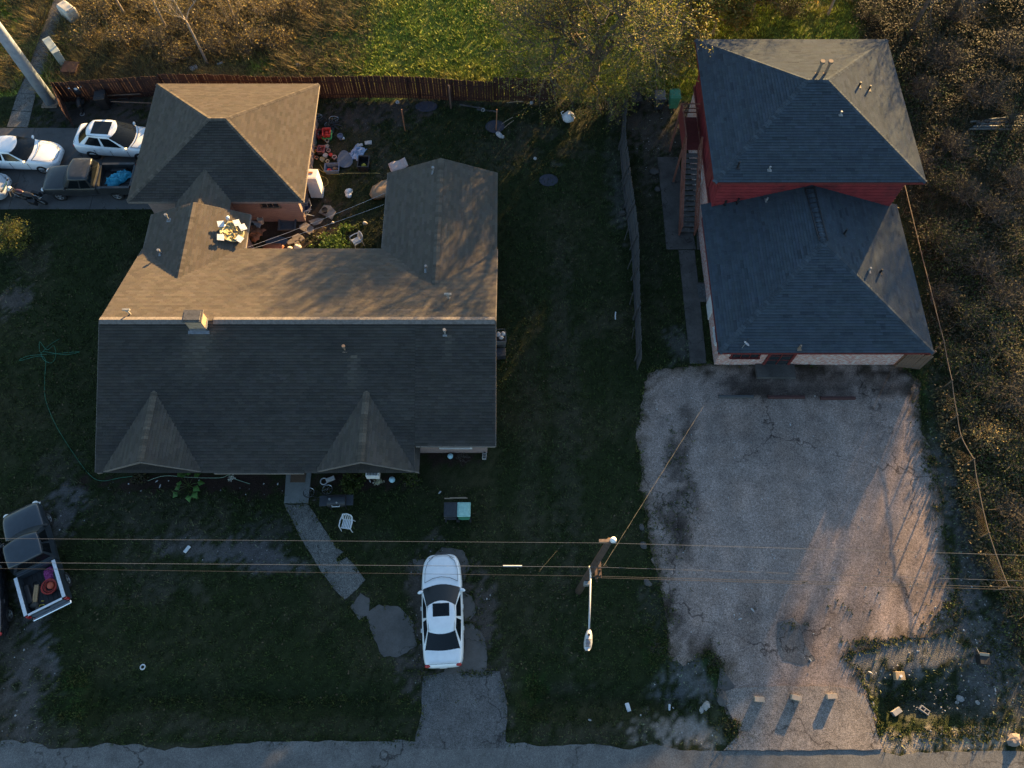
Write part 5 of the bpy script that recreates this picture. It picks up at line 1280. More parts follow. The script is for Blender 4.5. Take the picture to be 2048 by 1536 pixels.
# street lamp on the pole
la = at(1181, 1146, 7.4); lb = at(1178, 1262, 7.75); lc = at(1175.5, 1292, 7.75)
SL = thing('street_lamp', 'grey cobra head street lamp on a long arm from the utility pole', 'street lamp', la)
m_lampg = mat('lamp_grey', (.45, .46, .48), .45, .1, metal=.5)
mb = MB(); mb.tube([Vector((0, .3, -.35)), Vector((0, 0, 0)), (lb - la) * .5 + Vector((0, 0, .08)), lb - la], .035, 8); mb.build('arm', m_lampg, SL, smooth=True)
d = (lc - lb).normalized(); mb = MB(); n = 12; rows = []
for s, w, h in ((-.05, .05, .05), (.0, .085, .09), (.15, .13, .12), (.4, .15, .12), (.58, .13, .09), (.66, .07, .05)):
    c = lb - la + d * s; rows.append([c + Vector((math.cos(2 * math.pi * k / n) * w, 0, math.sin(2 * math.pi * k / n) * h)) for k in range(n)])
mb.add([p for r_ in rows for p in r_], [(i * n + k, i * n + (k + 1) % n, (i + 1) * n + (k + 1) % n, (i + 1) * n + k) for i in range(len(rows) - 1) for k in range(n)] + [tuple(range(n)), tuple(range(len(rows) * n - 1, (len(rows) - 1) * n - 1, -1))])
hd = mb.build('lamp_head', m_lampg, SL, smooth=True)
mb = MB()
for k in range(6): mb.box(lb - la + d * (.30 + k * .045) + Vector((0, 0, .125 - .002 * k)), (.20, .016, .012))
mb.build('vent_slots', m_dark, hd)
mb = MB(); mb.cyl(lb - la + d * .14 + Vector((0, 0, .11)), lb - la + d * .14 + Vector((0, 0, .19)), .045, .04, n=10); mb.build('photocell', m_black, hd)
# wires
m_wire = mat('wire_light', (.060, .072, .090), .6, .15); m_wired = mat('wire_dark', (.030, .032, .036), .7, .2)
def wire(label, pts, r, m, group='overhead wires', sag=.0, n=24, twist=False, name='overhead_wire'):
    a, b = Vector(pts[0]), Vector(pts[-1]); P = []
    for k in range(n + 1):
        t = k / n; p = a.lerp(b, t); p.z -= 4 * sag * t * (1 - t); P.append(p - a)
    mb = MB(); mb.tube(P, r, 5)
    if twist:
        q = []
        L = (b - a).length; m_ = int(L / .18); d = (b - a).normalized(); s1 = d.orthogonal().normalized(); s2 = d.cross(s1)
        for k in range(m_ + 1):
            t = k / m_; p = a.lerp(b, t); p.z -= 4 * sag * t * (1 - t); q.append(p - a + (s1 * math.cos(k * 1.1) + s2 * math.sin(k * 1.1)) * r * 1.5)
        mb.tube(q, r * .8, 4)
    return one(mb, name, label, 'wire', m, a, 0, group)
wl = lambda u, v, z: at(u, v, z)
zt = 10.05
def ext(a, b, k): return a + (b - a) * k
a, b = wl(0, 1077, zt), wl(1218, 1086, zt); wire('topmost overhead wire, west of the utility pole', [ext(b, a, 1.6), b], .0065, m_wire, sag=.0)
c = wl(2048, 1110.5, zt); wire('topmost overhead wire, east of the utility pole', [b, ext(b, c, 1.6)], .0065, m_wire)
a, b = wl(0, 1125, 7.3), wl(1186, 1134, 7.3); wire('middle overhead wire, west of the utility pole', [ext(b, a, 1.6), b], .009, m_wire)
c = wl(2048, 1162, 7.3); wire('twisted middle overhead cable, east of the utility pole', [b, ext(b, c, 1.6)], .0065, m_wire, twist=True)
a, b = wl(0, 1137, 6.3), wl(1178, 1152, 6.3); wire('lowest thin dark overhead cable, west of the utility pole', [ext(b, a, 1.6), b], .007, m_wired)
c = wl(2048, 1175, 6.3); wire('upper of the two lowest dark cables, east of the utility pole', [b, ext(b, c, 1.6)], .009, m_wired)
b2 = wl(1178, 1155, 6.2); c = wl(2048, 1180, 6.2); wire('lower of the two lowest dark cables, east of the utility pole', [b2, ext(b2, c, 1.6)], .009, m_wired)
wire('twisted service cable running from the pole to the red house', [wl(1207, 1132, 7.2), wl(1487, 684, 3.3)], .005, m_wired, sag=.5, twist=True, name='service_cable')
mb = MB(); q = wl(1025, 1132, 7.3)
mb.cyl((-.35, 0, 0), (.35, 0, 0), .03, n=8); one(mb, 'splice_sleeve', 'pale splice sleeve on the middle wire above the lawn', 'sleeve', m_lampg, q)
wire('thin guy line slanting over the lawn west of the pole', [wl(1078, 1143, 6.3), wl(1148, 1062, .0)], .003, m_wired, name='guy_wire')
# galvanised steel pole top left
sb, s2 = at(103, 205, 0), None
SPo = thing('steel_pole', 'thick pale galvanised steel pole standing by the left pavement', 'pole', sb)
mb = MB(); mb.tube([Vector((0, 0, -.1)), Vector((0, 0, 6)), Vector((-.1, 0, 12.5))], .36, 20, r1=.27); mb.build('shaft', mat('galvanised', (.36, .42, .50), .45, .12, 2, metal=.35, wear=(.28, .33, .40), wamt=.4), SPo, smooth=True)
mb = MB(); mb.box((0, 0, .05), (.95, .95, .08)); mb.build('base_plate', m_ventd, SPo, bevel=.02)
for k in range(4): mb = MB(); mb.cyl((.38 * (1 if k % 2 else -1), .38 * (1 if k > 1 else -1), .09), (.38 * (1 if k % 2 else -1), .38 * (1 if k > 1 else -1), .2), .035, n=6); mb.build('bolt', m_ventd, SPo)
# two concrete utility boxes on the verge (seen from above)
m_cab = mat('cabinet_green_grey', (.33, .36, .32), .6, .15, 4, wear=(.25, .2, .12), wamt=.25)
for i, (u0, v0, u1, v1, w, h, lb_, mm) in enumerate([(92, 82, 128, 124, .42, 1.15, 'slim grey green utility cabinet on the verge beside the pavement', m_cab), (122, 8, 150, 36, .75, .9, 'squat pale stone block at the top of the pavement', mat('limestone', (.46, .43, .37), .9, .25, 4, bump=.6, bscale=12))]):
    c = at((u0 + u1) / 2, (v0 + v1) / 2, h * .6); t = thing('utility_cabinet' if i == 0 else 'stone_block', lb_, 'cabinet' if i == 0 else 'block', (c.x, c.y, 0), R(-52 if i == 0 else -40))
    mb = MB(); mb.box((0, 0, h / 2), (1.5 if i == 0 else 1.15, w, h)); mb.build('case', mm, t, bevel=.02 if i == 0 else .12, seg=1 if i == 0 else 2)
    mb = MB(); mb.box((0, 0, h + .02), (1.56 if i == 0 else 1.0, w + .06 if i == 0 else .55, .05)); mb.build('lid', mm, t, bevel=.015)
c = at(145, 142, .3); mb = MB(); mb.box((0, 0, .3), (.85, .8, .6), taper=1.08); mb.box((0, 0, .62), (.95, .9, .06)); one(mb, 'wooden_box', 'low brown wooden box outside the corner pen', 'box', m_fence, (c.x, c.y, 0), R(-4), bevel=.02)
# ================================================================== trees and shrubs
class Tree:
    def __init__(s, seed): s.r = random.Random(seed); s.mb = MB(); s.tips = []
    def branch(s, p, d, L, r, depth, nk, wob=.22, up=.06, split=.62, sides=6, minr=.006, spread=.75):
        """one limb as a bent tapering tube, then its children"""
        n = 4 if depth > 0 else 3; pts = [p]; q = Vector(p); dd = Vector(d).normalized()
        for i in range(n):
            dd = (dd + Vector((s.r.gauss(0, wob), s.r.gauss(0, wob), s.r.gauss(0, wob) + up))).normalized(); q = q + dd * (L / n); pts.append(q)
        r1 = max(minr, r * .45)
        s.mb.tube(pts, r, sides if r > .05 else (4 if r > .02 else 3), r1=r1, cap=False)
        if depth == 0:
            for q in pts[1:]: s.tips.append(q)
            return
        if depth <= 1: s.tips.append(pts[-1])
        for k in range(nk):
            t = .35 + .65 * (k + s.r.random()) / nk; i = min(n - 1, int(t * n)); f = t * n - i
            b = pts[i].lerp(pts[i + 1], f); side = Vector((s.r.gauss(0, 1), s.r.gauss(0, 1), s.r.gauss(0, .6))); side = side - dd * side.dot(dd)
            if side.length < 1e-3: continue
            nd = (dd * (1 - spread * .5) + side.normalized() * spread).normalized()
            s.branch(b, nd, L * split * (.75 + .5 * s.r.random()), max(minr, r * .5), depth - 1, nk, wob, up, split, sides, minr, spread)
        s.branch(pts[-1], dd, L * split, max(minr, r1), depth - 1, nk, wob, up, split, sides, minr, spread)
def leaves(name, tips, per, size, spread, cols, m, parent, seed=0, flat=.5, keep=1.0):
    T = np.array([tuple(p) for p in tips]); r = np.random.default_rng(seed)
    if keep < 1: T = T[r.random(len(T)) < keep]
    T = np.repeat(T, per, 0); n = len(T); C = T + r.normal(0, spread, (n, 3))
    a = r.normal(0, 1, (n, 3)); a[:, 2] *= flat; a /= np.linalg.norm(a, axis=1, keepdims=True); b = r.normal(0, 1, (n, 3)); b -= a * (a * b).sum(1, keepdims=True); b /= np.linalg.norm(b, axis=1, keepdims=True)
    s = (size * (.55 + .9 * r.random(n)))[:, None]
    V = np.stack([C - a * s * .6, C + b * s * .33, C + a * s * .6, C - b * s * .33], 1).reshape(-1, 3); F = np.arange(n * 4).reshape(-1, 4)
    cols = np.array(cols); col = cols[r.integers(0, len(cols), n)] * (.65 + .7 * r.random((n, 1)))
    return np_mesh(name, V, F, m, parent, np.repeat(col, 4, 0))
m_leaf = mat('leaf', (1, 1, 1), .6, .08, attr=True, spec=.25, trans=.35)
m_leaf2 = mat('scrub_leaf', (1, 1, 1), .7, .08, attr=True, spec=.15)
m_bark = mat('bark', (.10, .078, .056), .95, .3, 6, bump=.5, bscale=20)
m_barkp = mat('pale_bark', (.24, .20, .155), .95, .25, 6)
m_twig = mat('dry_twig', (.085, .073, .060), .95, .3, 6)
def tree(name, label, loc, H, tr, depth, nk, leafn, lsize, cols, seed, m=None, limbs=4, lean=(0, 0), spread=.75, split=.62, group=None, cat='tree', lspread=.12, keep=1.0, first=.30, up=.05, ll=.34):
    t = thing(name, label, cat, loc, 0, group); g = Tree(seed); top = Vector((lean[0] * .5, lean[1] * .5, H * first))
    g.mb.tube([Vector((0, 0, -.15)), Vector((0, 0, H * .08)), top], tr * 1.25, 9, r1=tr * .85, cap=False)
    for k in range(limbs):
        a = 2 * math.pi * (k + .6 * g.r.random()) / limbs; d = Vector((math.cos(a) * .75 + lean[0] * .12, math.sin(a) * .75 + lean[1] * .12, .75 + .4 * g.r.random()))
        g.branch(top - Vector((0, 0, .1 * k)), d, H * ll * (.8 + .4 * g.r.random()), tr * .62, depth, nk, spread=spread, split=split, up=up)
    g.mb.build('trunk', m or m_bark, t)
    if leafn: leaves('crown', g.tips, leafn, lsize, lspread, cols, m_leaf, t, seed, keep=keep)
    return t
def shrub(name, label, loc, rad, h, stems, leafn, lsize, cols, seed, m=None, group=None, lspread=.1, cat='shrub', curve=.5, sub=3, keep=1.0, thick=.014):
    t = thing(name, label, cat, loc, 0, group); r = random.Random(seed); mb = MB(); tips = []
    for k in range(stems):
        a = r.random() * 2 * math.pi; q = rad * math.sqrt(r.random()); hh = h * (.55 + .55 * r.random()) * (1 - .45 * (q / rad) ** 2)
        p = [Vector((math.cos(a) * q * .25, math.sin(a) * q * .25, -.02))]
        for i in (1, 2, 3):
            s = i / 3; p.append(Vector((math.cos(a) * q * (.25 + .75 * s ** 1.3) + r.gauss(0, rad * .07), math.sin(a) * q * (.25 + .75 * s ** 1.3) + r.gauss(0, rad * .07), hh * (s ** (1 - curve * .5)) - curve * .25 * hh * s * s)))
        mb.tube(p, thick, 3, r1=.005, cap=False); tips += [p[2].lerp(p[3], .3), p[3], p[2], p[1].lerp(p[2], .6)]
        for j in range(sub):
            b = p[1].lerp(p[3], r.random()); e = b + Vector((r.gauss(0, rad * .22), r.gauss(0, rad * .22), abs(r.gauss(.1, .14)) * h)); mb.tube([b, b.lerp(e, .5) + Vector((0, 0, .03)), e], thick * .5, 3, r1=.004, cap=False); tips += [e, b.lerp(e, .6)]
    mb.build('stems', m or m_twig, t)
    if leafn: leaves('foliage', tips, leafn, lsize, lspread, cols, m_leaf2 if name == 'scrub_bush' else m_leaf, t, seed, keep=keep)
    return t
YG = [(.19, .185, .032), (.24, .20, .04), (.11, .14, .026), (.28, .22, .065), (.15, .155, .032)]
OL = [(.030, .034, .011), (.042, .038, .014), (.056, .044, .018), (.024, .032, .010)]
DRY = [(.066, .050, .028), (.050, .040, .024), (.085, .066, .036), (.038, .033, .021)]
GR = [(.05, .075, .015), (.07, .09, .02), (.04, .06, .012)]
ORG = [(.20, .13, .028), (.15, .125, .028), (.10, .11, .026), (.22, .15, .045)]

NWB = [(.26, .18, .05), (.20, .16, .045), (.13, .10, .045), (.17, .14, .05), (.10, .08, .04), (.30, .21, .07)]
# the big half-bare tree over the back fence
bt = at(1188, 160)
tree('leafy_tree', 'large thinly leafed yellow green tree overhanging the back fence corner', bt, 10.6, .25, 4, 4, 5, .092, YG, 5, limbs=7, lean=(0, -.2), split=.64, lspread=.12, keep=.46, first=.18, spread=.85, ll=.40)
# low sprays of the same growth over the fence end
for i, (u, v, r_, h, n) in enumerate([(1215, 225, 1.7, 2.6, 44), (1150, 195, 1.5, 2.2, 36), (1280, 190, 1.4, 2.0, 30), (1330, 135, 1.7, 2.6, 60), (1375, 95, 1.7, 2.8, 60)]):
    shrub('leafy_shrub', ['tangle of leafy shoots over the end of the grey fence', 'leafy shoots growing over the brown fence under the big tree', 'leafy shoots behind the bins under the big tree', 'dense leafy bush between the big tree and the red house', 'dense leafy bush touching the corner of the red house roof'][i], at(u, v), r_, h, n, 3, .11, YG, 60 + i, lspread=.16, keep=.8)
# trees along the back of the field: top edge of the picture and beyond
BACK = [(1500, 36, 5.0, 'thin yellow leafed tree behind the red house at the top edge', ORG, 3, .8), (1655, 30, 5.2, 'orange leafed young tree behind the red house roof', ORG, 4, .8), (1425, 70, 4.8, 'small green yellow tree added left of the red house roof to shade the yard', YG, 7, 1.0), (1560, 5, 5.0, 'dense olive tree behind the middle of the red house', YG, 7, 1.0), (1352, 40, 5.0, 'dense yellow green tree added right of the big half bare tree to shade the yard', YG, 7, 1.0)]  # those left of the red house roof added to keep sun off the yard
for i, (u, v, h, lb, cl_, n, kp) in enumerate(BACK):
    tree('field_tree', lb, at(u, v), h, .09, 3, 4, n, .13, cl_, 20 + i, limbs=4, keep=kp, lspread=.18, m=m_barkp)
tree('field_tree', 'added olive tree out of view beyond the top edge behind the red house', (13.6, 44.0, 0), 9.5, .12, 3, 5, 4, .14, OL + YG[2:3], 28, limbs=5, keep=.85, lspread=.22)  # unseen tree added to stop a sunbeam through the gap between the houses
# bare grey trees in the north-east corner; their branches streak the roofs with shade
ORD = ['first', 'second', 'third', 'fourth', 'fifth', 'sixth', 'seventh', 'eighth', 'ninth', 'tenth', 'eleventh', 'twelfth', 'thirteenth', 'fourteenth', 'fifteenth', 'sixteenth', 'seventeenth', 'eighteenth']
NE = [(25.5, 41.0, 10.0, 31, .22), (30.0, 45.0, 11.0, 32, .28), (24.5, 47.0, 10.5, 36, .25), (12.5, 52.0, 10.0, 41, .3), (34.0, 40.0, 10.5, 33, .14), (37.5, 46.0, 11.5, 38, .14)]
for i, (x, y, h, sd, kp) in enumerate(sorted(NE)):
    tree('bare_tree', 'grey brown bare tree behind and right of the red house, %s from the left' % ORD[i], (x, y, 0), h, .14, 3, 5, 2, .11, DRY, sd, limbs=5, keep=kp, lspread=.2, m=m_twig, group='bare trees in the overgrown corner', split=.60)
# dry brush in the north-west corner
for i, (u, v, h, ln, lb) in enumerate([(415, 128, 7.0, (-.6, .8), 'bare pale sapling nearest the wooden fence in the dry brush'), (335, 60, 6.0, (-.3, .5), 'bare pale sapling in the middle of the dry brush'), (470, 40, 7.5, (0, .6), 'bare pale sapling at the right end of the dry brush'), (250, 30, 6.0, (-.5, .4), 'bare pale sapling at the left end of the dry brush'), (380, -20, 7.0, (-.2, .3), 'bare pale sapling at the top edge above the garage')]):
    tree('bare_sapling', lb, at(u, v), h, .075, 3, 4, 3, .10, NWB, 70 + i, limbs=3, lean=ln, keep=.5, m=m_barkp, lspread=.2, first=.42, up=.10, split=.55)
k_ = 0
for u, v, rd, h in sorted([(210, 40, 1.6, 1.5), (260, 85, 1.5, 1.3), (310, 20, 1.8, 1.8), (330, 95, 1.4, 1.2), (390, 60, 1.8, 1.8), (440, 105, 1.5, 1.5), (470, 60, 1.7, 2.0), (510, 100, 1.4, 1.4), (540, 40, 1.5, 1.6), (180, 90, 1.2, 1.0), (430, 10, 1.8, 2.0), (250, -10, 1.6, 1.6), (360, 125, 1.1, .9), (560, 90, 1.0, .8), (600, 20, 1.3, 1.2)]):
    shrub('dry_bush', 'tangled bush in the dry brush north of the garage, %s from the left' % ORD[k_], at(u, v), rd, h * 1.55, 34, 2, .085, NWB, 100 + k_, group='dry bushes north of the garage', keep=.6, sub=5, lspread=.16); k_ += 1
# round bush on the left lawn
shrub('garden_bush', 'round dense yellow green bush on the left lawn', at(36, 492), 1.05, 1.55, 120, 5, .075, [(.22, .19, .04), (.16, .16, .03), (.12, .13, .025), (.09, .10, .02)], 150, lspread=.09, sub=4, curve=.25)
# overgrown lot: single bushes above the ground cover
k_ = 0; cnt = [0, 0, 0, 0]
for v, u, rd, h, kd in sorted((q[1], q[0]) + q[2:] for q in [(1880, 372, 1.0, 1.0, 1), (1925, 395, 1.2, 1.2, 2), (1870, 480, 1.2, 1.1, 0), (1905, 505, 1.3, 1.3, 1), (1960, 545, 1.4, 1.3, 2), (1880, 600, 1.1, 1.0, 2), (1935, 640, 1.4, 1.2, 0), (2000, 610, 1.5, 1.4, 2), (1990, 700, 1.6, 1.4, 1), (1900, 720, 1.0, .9, 0), (1950, 770, 1.3, 1.0, 0), (2020, 800, 1.5, 1.3, 2), (1920, 820, 1.0, .8, 0), (1965, 880, 1.2, 1.2, 3), (2010, 930, 1.2, 1.0, 0), (1960, 990, 1.2, .9, 0), (2020, 1040, 1.3, 1.1, 2), (1985, 1080, 1.0, .8, 0), (2015, 1150, 1.2, 1.0, 0), (1990, 440, 1.4, 1.4, 2), (2030, 500, 1.5, 1.4, 0), (2035, 380, 1.6, 1.5, 2), (1830, 330, 1.2, .9, 2), (1900, 300, 1.5, 1.1, 2), (1960, 200, 1.8, 1.8, 2), (1880, 130, 1.8, 1.8, 2), (2010, 120, 1.8, 2.0, 2), (1820, 60, 1.5, 1.6, 0), (1900, 40, 1.8, 2.0, 2), (1740, 40, 1.4, 1.6, 1), (1840, 190, 1.2, 1.2, 2), (2030, 260, 1.6, 1.8, 1), (2040, 1220, 1.2, 1.0, 0), (2040, 880, 1.4, 1.2, 1), (1580, 30, 1.2, 1.4, 1)]):
    lab, cl_, nl = [('dark green bush in the overgrown right lot', OL + GR, 3), ('yellowing bush in the overgrown right lot', OL + GR + OL + ORG[2:3] + ORG[:1], 3), ('bare brown thicket in the overgrown right lot', DRY + OL + OL, 1), ('straw coloured tussock in the overgrown lot near the wire fence', [(.30, .22, .08), (.24, .18, .06)], 2)][kd]
    if kd < 3: lab += ', %s from the top' % ORD[cnt[kd]]; cnt[kd] += 1
    shrub('scrub_bush', lab, at(u, v), rd, h, 46 if kd != 2 else 60, nl + 1, .058, cl_, 200 + k_, group=['dark green bushes of the overgrown lot', 'yellowing bushes of the overgrown lot', 'brown thickets of the overgrown lot', None][kd], keep=.7 if kd != 2 else .5, sub=4 if kd != 2 else 7, lspread=.13); k_ += 1
# ground cover of the overgrown lot
X, Y, r_ = scatter(200000, 16, 40, .8, 50, 31)
k = (r_.random(len(X)) < scrub_mask(X, Y) * np.where(Y > 35, np.clip((X - 9) / 4, 0, 1), 1)) & ~inside(X, Y, FOOT[1]) & ((X - .45 * Y) < 24); X, Y = X[k], Y[k]
hgt = np.clip(fbm(X * .55, Y * .55, 44) - .32, 0, 1) * 1.5; Zl = hgt * (.25 + .75 * r_.random(len(X))) + .03
pal = np.array(OL + DRY + GR + [(.16, .13, .04)]); pick = (fbm(X * .35, Y * .35, 47) * .9 + r_.random(len(X)) * .5 - .2); C = pal[np.clip((pick * len(pal)).astype(int), 0, len(pal) - 1)]
a_ = r_.random(len(X)) * 2 * np.pi; s_ = .03 + .04 * r_.random(len(X)); tl = r_.normal(0, .5, len(X))
ctr = np.stack([X, Y, Zl], -1); d1 = np.stack([np.cos(a_), np.sin(a_), tl], -1) * s_[:, None]; d2 = np.stack([-np.sin(a_), np.cos(a_), r_.normal(0, .4, len(X))], -1) * s_[:, None] * .55
V = np.stack([ctr - d1, ctr + d2, ctr + d1, ctr - d2], 1).reshape(-1, 3)
tag(np_mesh('ground_cover', V, np.arange(len(V)).reshape(-1, 4), m_leaf2, None, np.repeat(C * (.6 + .8 * r_.random((len(X), 1))), 4, 0)), 'dense low leaves and dead stalks covering the overgrown lot', 'ground cover', kind='stuff')
X, Y, r_ = scatter(30000, 16, 40, .8, 50, 33); k = (r_.random(len(X)) < scrub_mask(X, Y) * np.where(Y > 35, np.clip((X - 9) / 4, 0, 1), 1)) & ~inside(X, Y, FOOT[1]) & ((X - .45 * Y) < 24); X, Y = X[k], Y[k]
pal = np.array(DRY + OL); C = pal[r_.integers(0, len(pal), len(X))]
tag(tufts('dry_grass', X, Y, gz(X, Y), .18 + .5 * fbm(X * .6, Y * .6, 49) ** 2, .035, 4, C, m_grass, 1.1, 35), 'long dry grass stalks standing in the overgrown lot', 'grass', kind='stuff')
# twiggy litter in the north-west brush
X, Y, r_ = scatter(40000, -36, -4, 36, 49, 36); k = (r_.random(len(X)) < np.clip((-8.5 - X) / 5, 0, 1) * np.clip(fbm(X * .5, Y * .5, 51) * 2.4 - .5, 0, 1)) & free(X, Y); X, Y = X[k], Y[k]
pal = np.array(NWB + DRY); C = pal[r_.integers(0, len(pal), len(X))]
tag(tufts('brush_stalks', X, Y, gz(X, Y), .25 + .6 * fbm(X * .6, Y * .6, 53) ** 2, .03, 4, C, m_grass, 1.3, 37), 'tangled dry stalks of the brush north of the garage', 'brush', kind='stuff')
# vines and long grass along the chain link fence
xs = []; 
for a, b in zip(FENCE_E[1:-1], FENCE_E[2:]):
    L = math.hypot(b[0] - a[0], b[1] - a[1]); n = int(L * 200) if a[1] < 16.8 else int(L * 15); t_ = nrng.random(n)
    xs.append(np.stack([a[0] + (b[0] - a[0]) * t_ + nrng.normal(-.25, .2, n), a[1] + (b[1] - a[1]) * t_, nrng.random(n) ** 1.5 * .6], -1))
T = np.concatenate(xs); T = T[vnoise(T[:, 0] * .9, T[:, 1] * .9, 88) * .9 + nrng.random(len(T)) * .4 > .45]
pal = np.array(DRY + [(.17, .125, .055), (.14, .105, .05), (.11, .09, .04)] + OL[:1]); C = pal[nrng.integers(0, len(pal), len(T))]
a_ = nrng.normal(0, 1, (len(T), 3)); a_ /= np.linalg.norm(a_, axis=1, keepdims=True); b_ = np.cross(a_, nrng.normal(0, 1, (len(T), 3))); b_ /= np.linalg.norm(b_, axis=1, keepdims=True); s_ = .05 + .05 * nrng.random((len(T), 1))
V = np.stack([T - a_ * s_, T + b_ * s_ * .5, T + a_ * s_, T - b_ * s_ * .5], 1).reshape(-1, 3)
tag(np_mesh('fence_vines', V, np.arange(len(V)).reshape(-1, 4), m_leaf2, None, np.repeat(C, 4, 0)), 'dry vines climbing along the chain link fence', 'vines', kind='stuff')
# ================================================================== loose things
def P3(u, v, z=0.0, dz=0.0):
    p = at(u, v, z); return Vector((p.x, p.y, float(gz(p.x, p.y)) if z == 0 else 0)) + Vector((0, 0, dz)) if z == 0 else Vector((p.x, p.y, dz))
C_ = lambda n, c, **k: mat(n, c, k.pop('rough', .6), k.pop('var', .15), k.pop('scale', 8), **k)
m_green = C_('bin_green', (.045, .20, .115)); m_greenl = C_('bin_lid_pale', (.30, .50, .44), wear=(.2, .38, .33), wamt=.4)
m_charc = C_('bin_charcoal', (.030, .033, .040)); m_clay = C_('terracotta', (.36, .13, .06)); m_plw = C_('white_plastic', (.55, .56, .57), wear=(.36, .35, .32), wamt=.3)
m_bluegrey = C_('blue_grey_plastic', (.09, .12, .19)); m_redp = C_('red_plastic', (.45, .04, .035)); m_grnp = C_('green_plastic', (.06, .36, .12)); m_stone = mat('flagstone', (.20, .165, .14), .9, .25, 3, bump=.5, bscale=15)
m_cmu = mat('cinder_block', (.30, .285, .265), .95, .2, 8, bump=.5, bscale=50); m_cmut = mat('tan_block', (.36, .29, .22), .95, .2, 8, bump=.5, bscale=50)
m_wood = C_('bare_wood', (.34, .26, .18)); m_orange = C_('orange_plastic', (.50, .20, .05)); m_cream = C_('cream', (.60, .54, .44)); m_foam = C_('foam', (.36, .36, .36))

# ---- wheeled bins
def cart(label, p, rz, body, lid, s=1.0, name='wheelie_bin', group=None):
    t = thing(name, label, 'bin', p, rz, group); w, d, h = .58 * s, .66 * s, .98 * s
    mb = MB(); a, b = .78, 1.0
    q0 = [(-w / 2 * a, -d / 2 * a), (w / 2 * a, -d / 2 * a), (w / 2 * a, d / 2 * a), (-w / 2 * a, d / 2 * a)]; q1 = [(-w / 2, -d / 2), (w / 2, -d / 2), (w / 2, d / 2), (-w / 2, d / 2)]
    mb.add([(*q, .05) for q in q0] + [(*q, h * .92) for q in q1], [(3, 2, 1, 0), (4, 5, 6, 7), (0, 1, 5, 4), (1, 2, 6, 5), (2, 3, 7, 6), (3, 0, 4, 7)]); mb.build('body', body, t, bevel=.03, seg=2)
    mb = MB(); mb.box((0, -.01, h * .955), (w * 1.06, d * 1.04, .06)); mb.box((0, .0, h * .995), (w * .86, d * .78, .05)); l = mb.build('lid', lid, t, bevel=.025, seg=2)
    mb = MB()
    for k in (-1, 0, 1): mb.box((k * w * .24, 0, h * 1.025), (w * .10, d * .6, .015))
    mb.build('lid_ribs', lid, l)
    mb = MB(); mb.tube([(-w * .4, d / 2 + .02, h * .9), (-w * .4, d / 2 + .10, h * .92), (w * .4, d / 2 + .10, h * .92), (w * .4, d / 2 + .02, h * .9)], .017, 6); mb.build('handle', body, t)
    for sx in (-1, 1):
        mb = MB(); mb.cyl((sx * w * .40, d * .42, .11), (sx * w * .52, d * .42, .11), .11, n=14); mb.build('wheel', m_tyre, t)
    return t
cart('charcoal wheeled bin standing left of the green one on the front lawn', P3(904, 1030), R(180), m_charc, m_charc, 1.0)
cart('green wheeled bin with a pale faded lid on the front lawn', P3(930, 1030), R(180), m_green, m_greenl, 1.0)
for i, (v, lb) in enumerate(((997, 'thin pale batten behind the two front bins'), (1041, 'pale batten in front of the two front bins'))):
    mb = MB(); mb.box((0, 0, .03), (1.1, .05, .04)); mb.box((.1, .02, .06), (.8, .04, .03)); one(mb, 'batten', lb, 'timber', m_wood, P3(912, v if i == 0 else 1037), R(1))
cart('charcoal wheeled bin beside the green one under the big tree', P3(1315, 214), R(0), m_charc, C_('bin_lid_grey', (.10, .10, .095)), 1.05)
cart('bright green wheeled bin left of the red house', P3(1345, 212), R(0), m_green, m_green, 1.05)
cart('black wheeled bin half hidden under the leafy tree', P3(1268, 218), R(6), m_black, m_black, 1.05)
cart('black wheeled bin in the corner pen behind the crossover', P3(214, 214), R(8), m_black, m_black, 1.05)
t = cart('grey lidless bin of rubbish against the east wall of the brick house', P3(1002, 688), R(2), C_('bin_grey', (.12, .125, .13)), m_charc, .95)
for ch in list(t.children):
    if ch.name.startswith('lid'):
        for g in list(ch.children): bpy.data.objects.remove(g)
        bpy.data.objects.remove(ch)
mb = MB(); mb.box((0, 0, .885), (.50, .55, .02)); mb.build('inside', m_dark, t)
mb = MB(); mb.blob((-.12, .08, .90), (.13, .16, .09), 1); mb.blob((.12, .12, .90), (.12, .14, .08), 2); mb.blob((.02, -.12, .92), (.13, .11, .08), 3); one(mb, 'rubbish_bags', 'white bags heaped in the grey lidless bin', 'bags', m_foam, t.location + Vector((0, 0, .01)), 0, smooth=True)
mb = MB(); mb.box((0, 0, .22), (.46, .42, .44)); mb.box((0, 0, .45), (.50, .46, .04)); one(mb, 'storage_box', 'small dark storage box below the grey lidless bin', 'box', m_charc, P3(1002, 712), R(3), bevel=.02)

# ---- barbecue
bb = thing('barbecue', 'black barbecue grill with a pale handle and side shelf on the front lawn', 'barbecue', P3(680, 1010), R(2))
mb = MB(); n = 10; vs = []
for x in (-.42, .42):
    for k in range(n + 1): a = math.pi * k / n; vs.append((x, -.27 * math.cos(a), .80 + .20 * math.sin(a)))
mb.add(vs, [(k, k + 1, n + 2 + k, n + 1 + k) for k in range(n)] + [tuple(range(n, -1, -1)), tuple(range(n + 1, 2 * n + 2))]); lid = mb.build('lid', C_('grill_black', (.022, .025, .03), rough=.4), bb)
mb = MB(); mb.tube([(-.18, -.25, .88), (-.18, -.33, .90), (.18, -.33, .90), (.18, -.25, .88)], .016, 6); mb.build('handle', m_plw, lid)
mb = MB(); mb.cyl((-.28, 0, .99), (-.28, 0, 1.06), .05, n=10); mb.cyl((.05, -.15, .96), (.05, -.17, 1.0), .04, n=10); mb.build('vent', m_vent, lid)
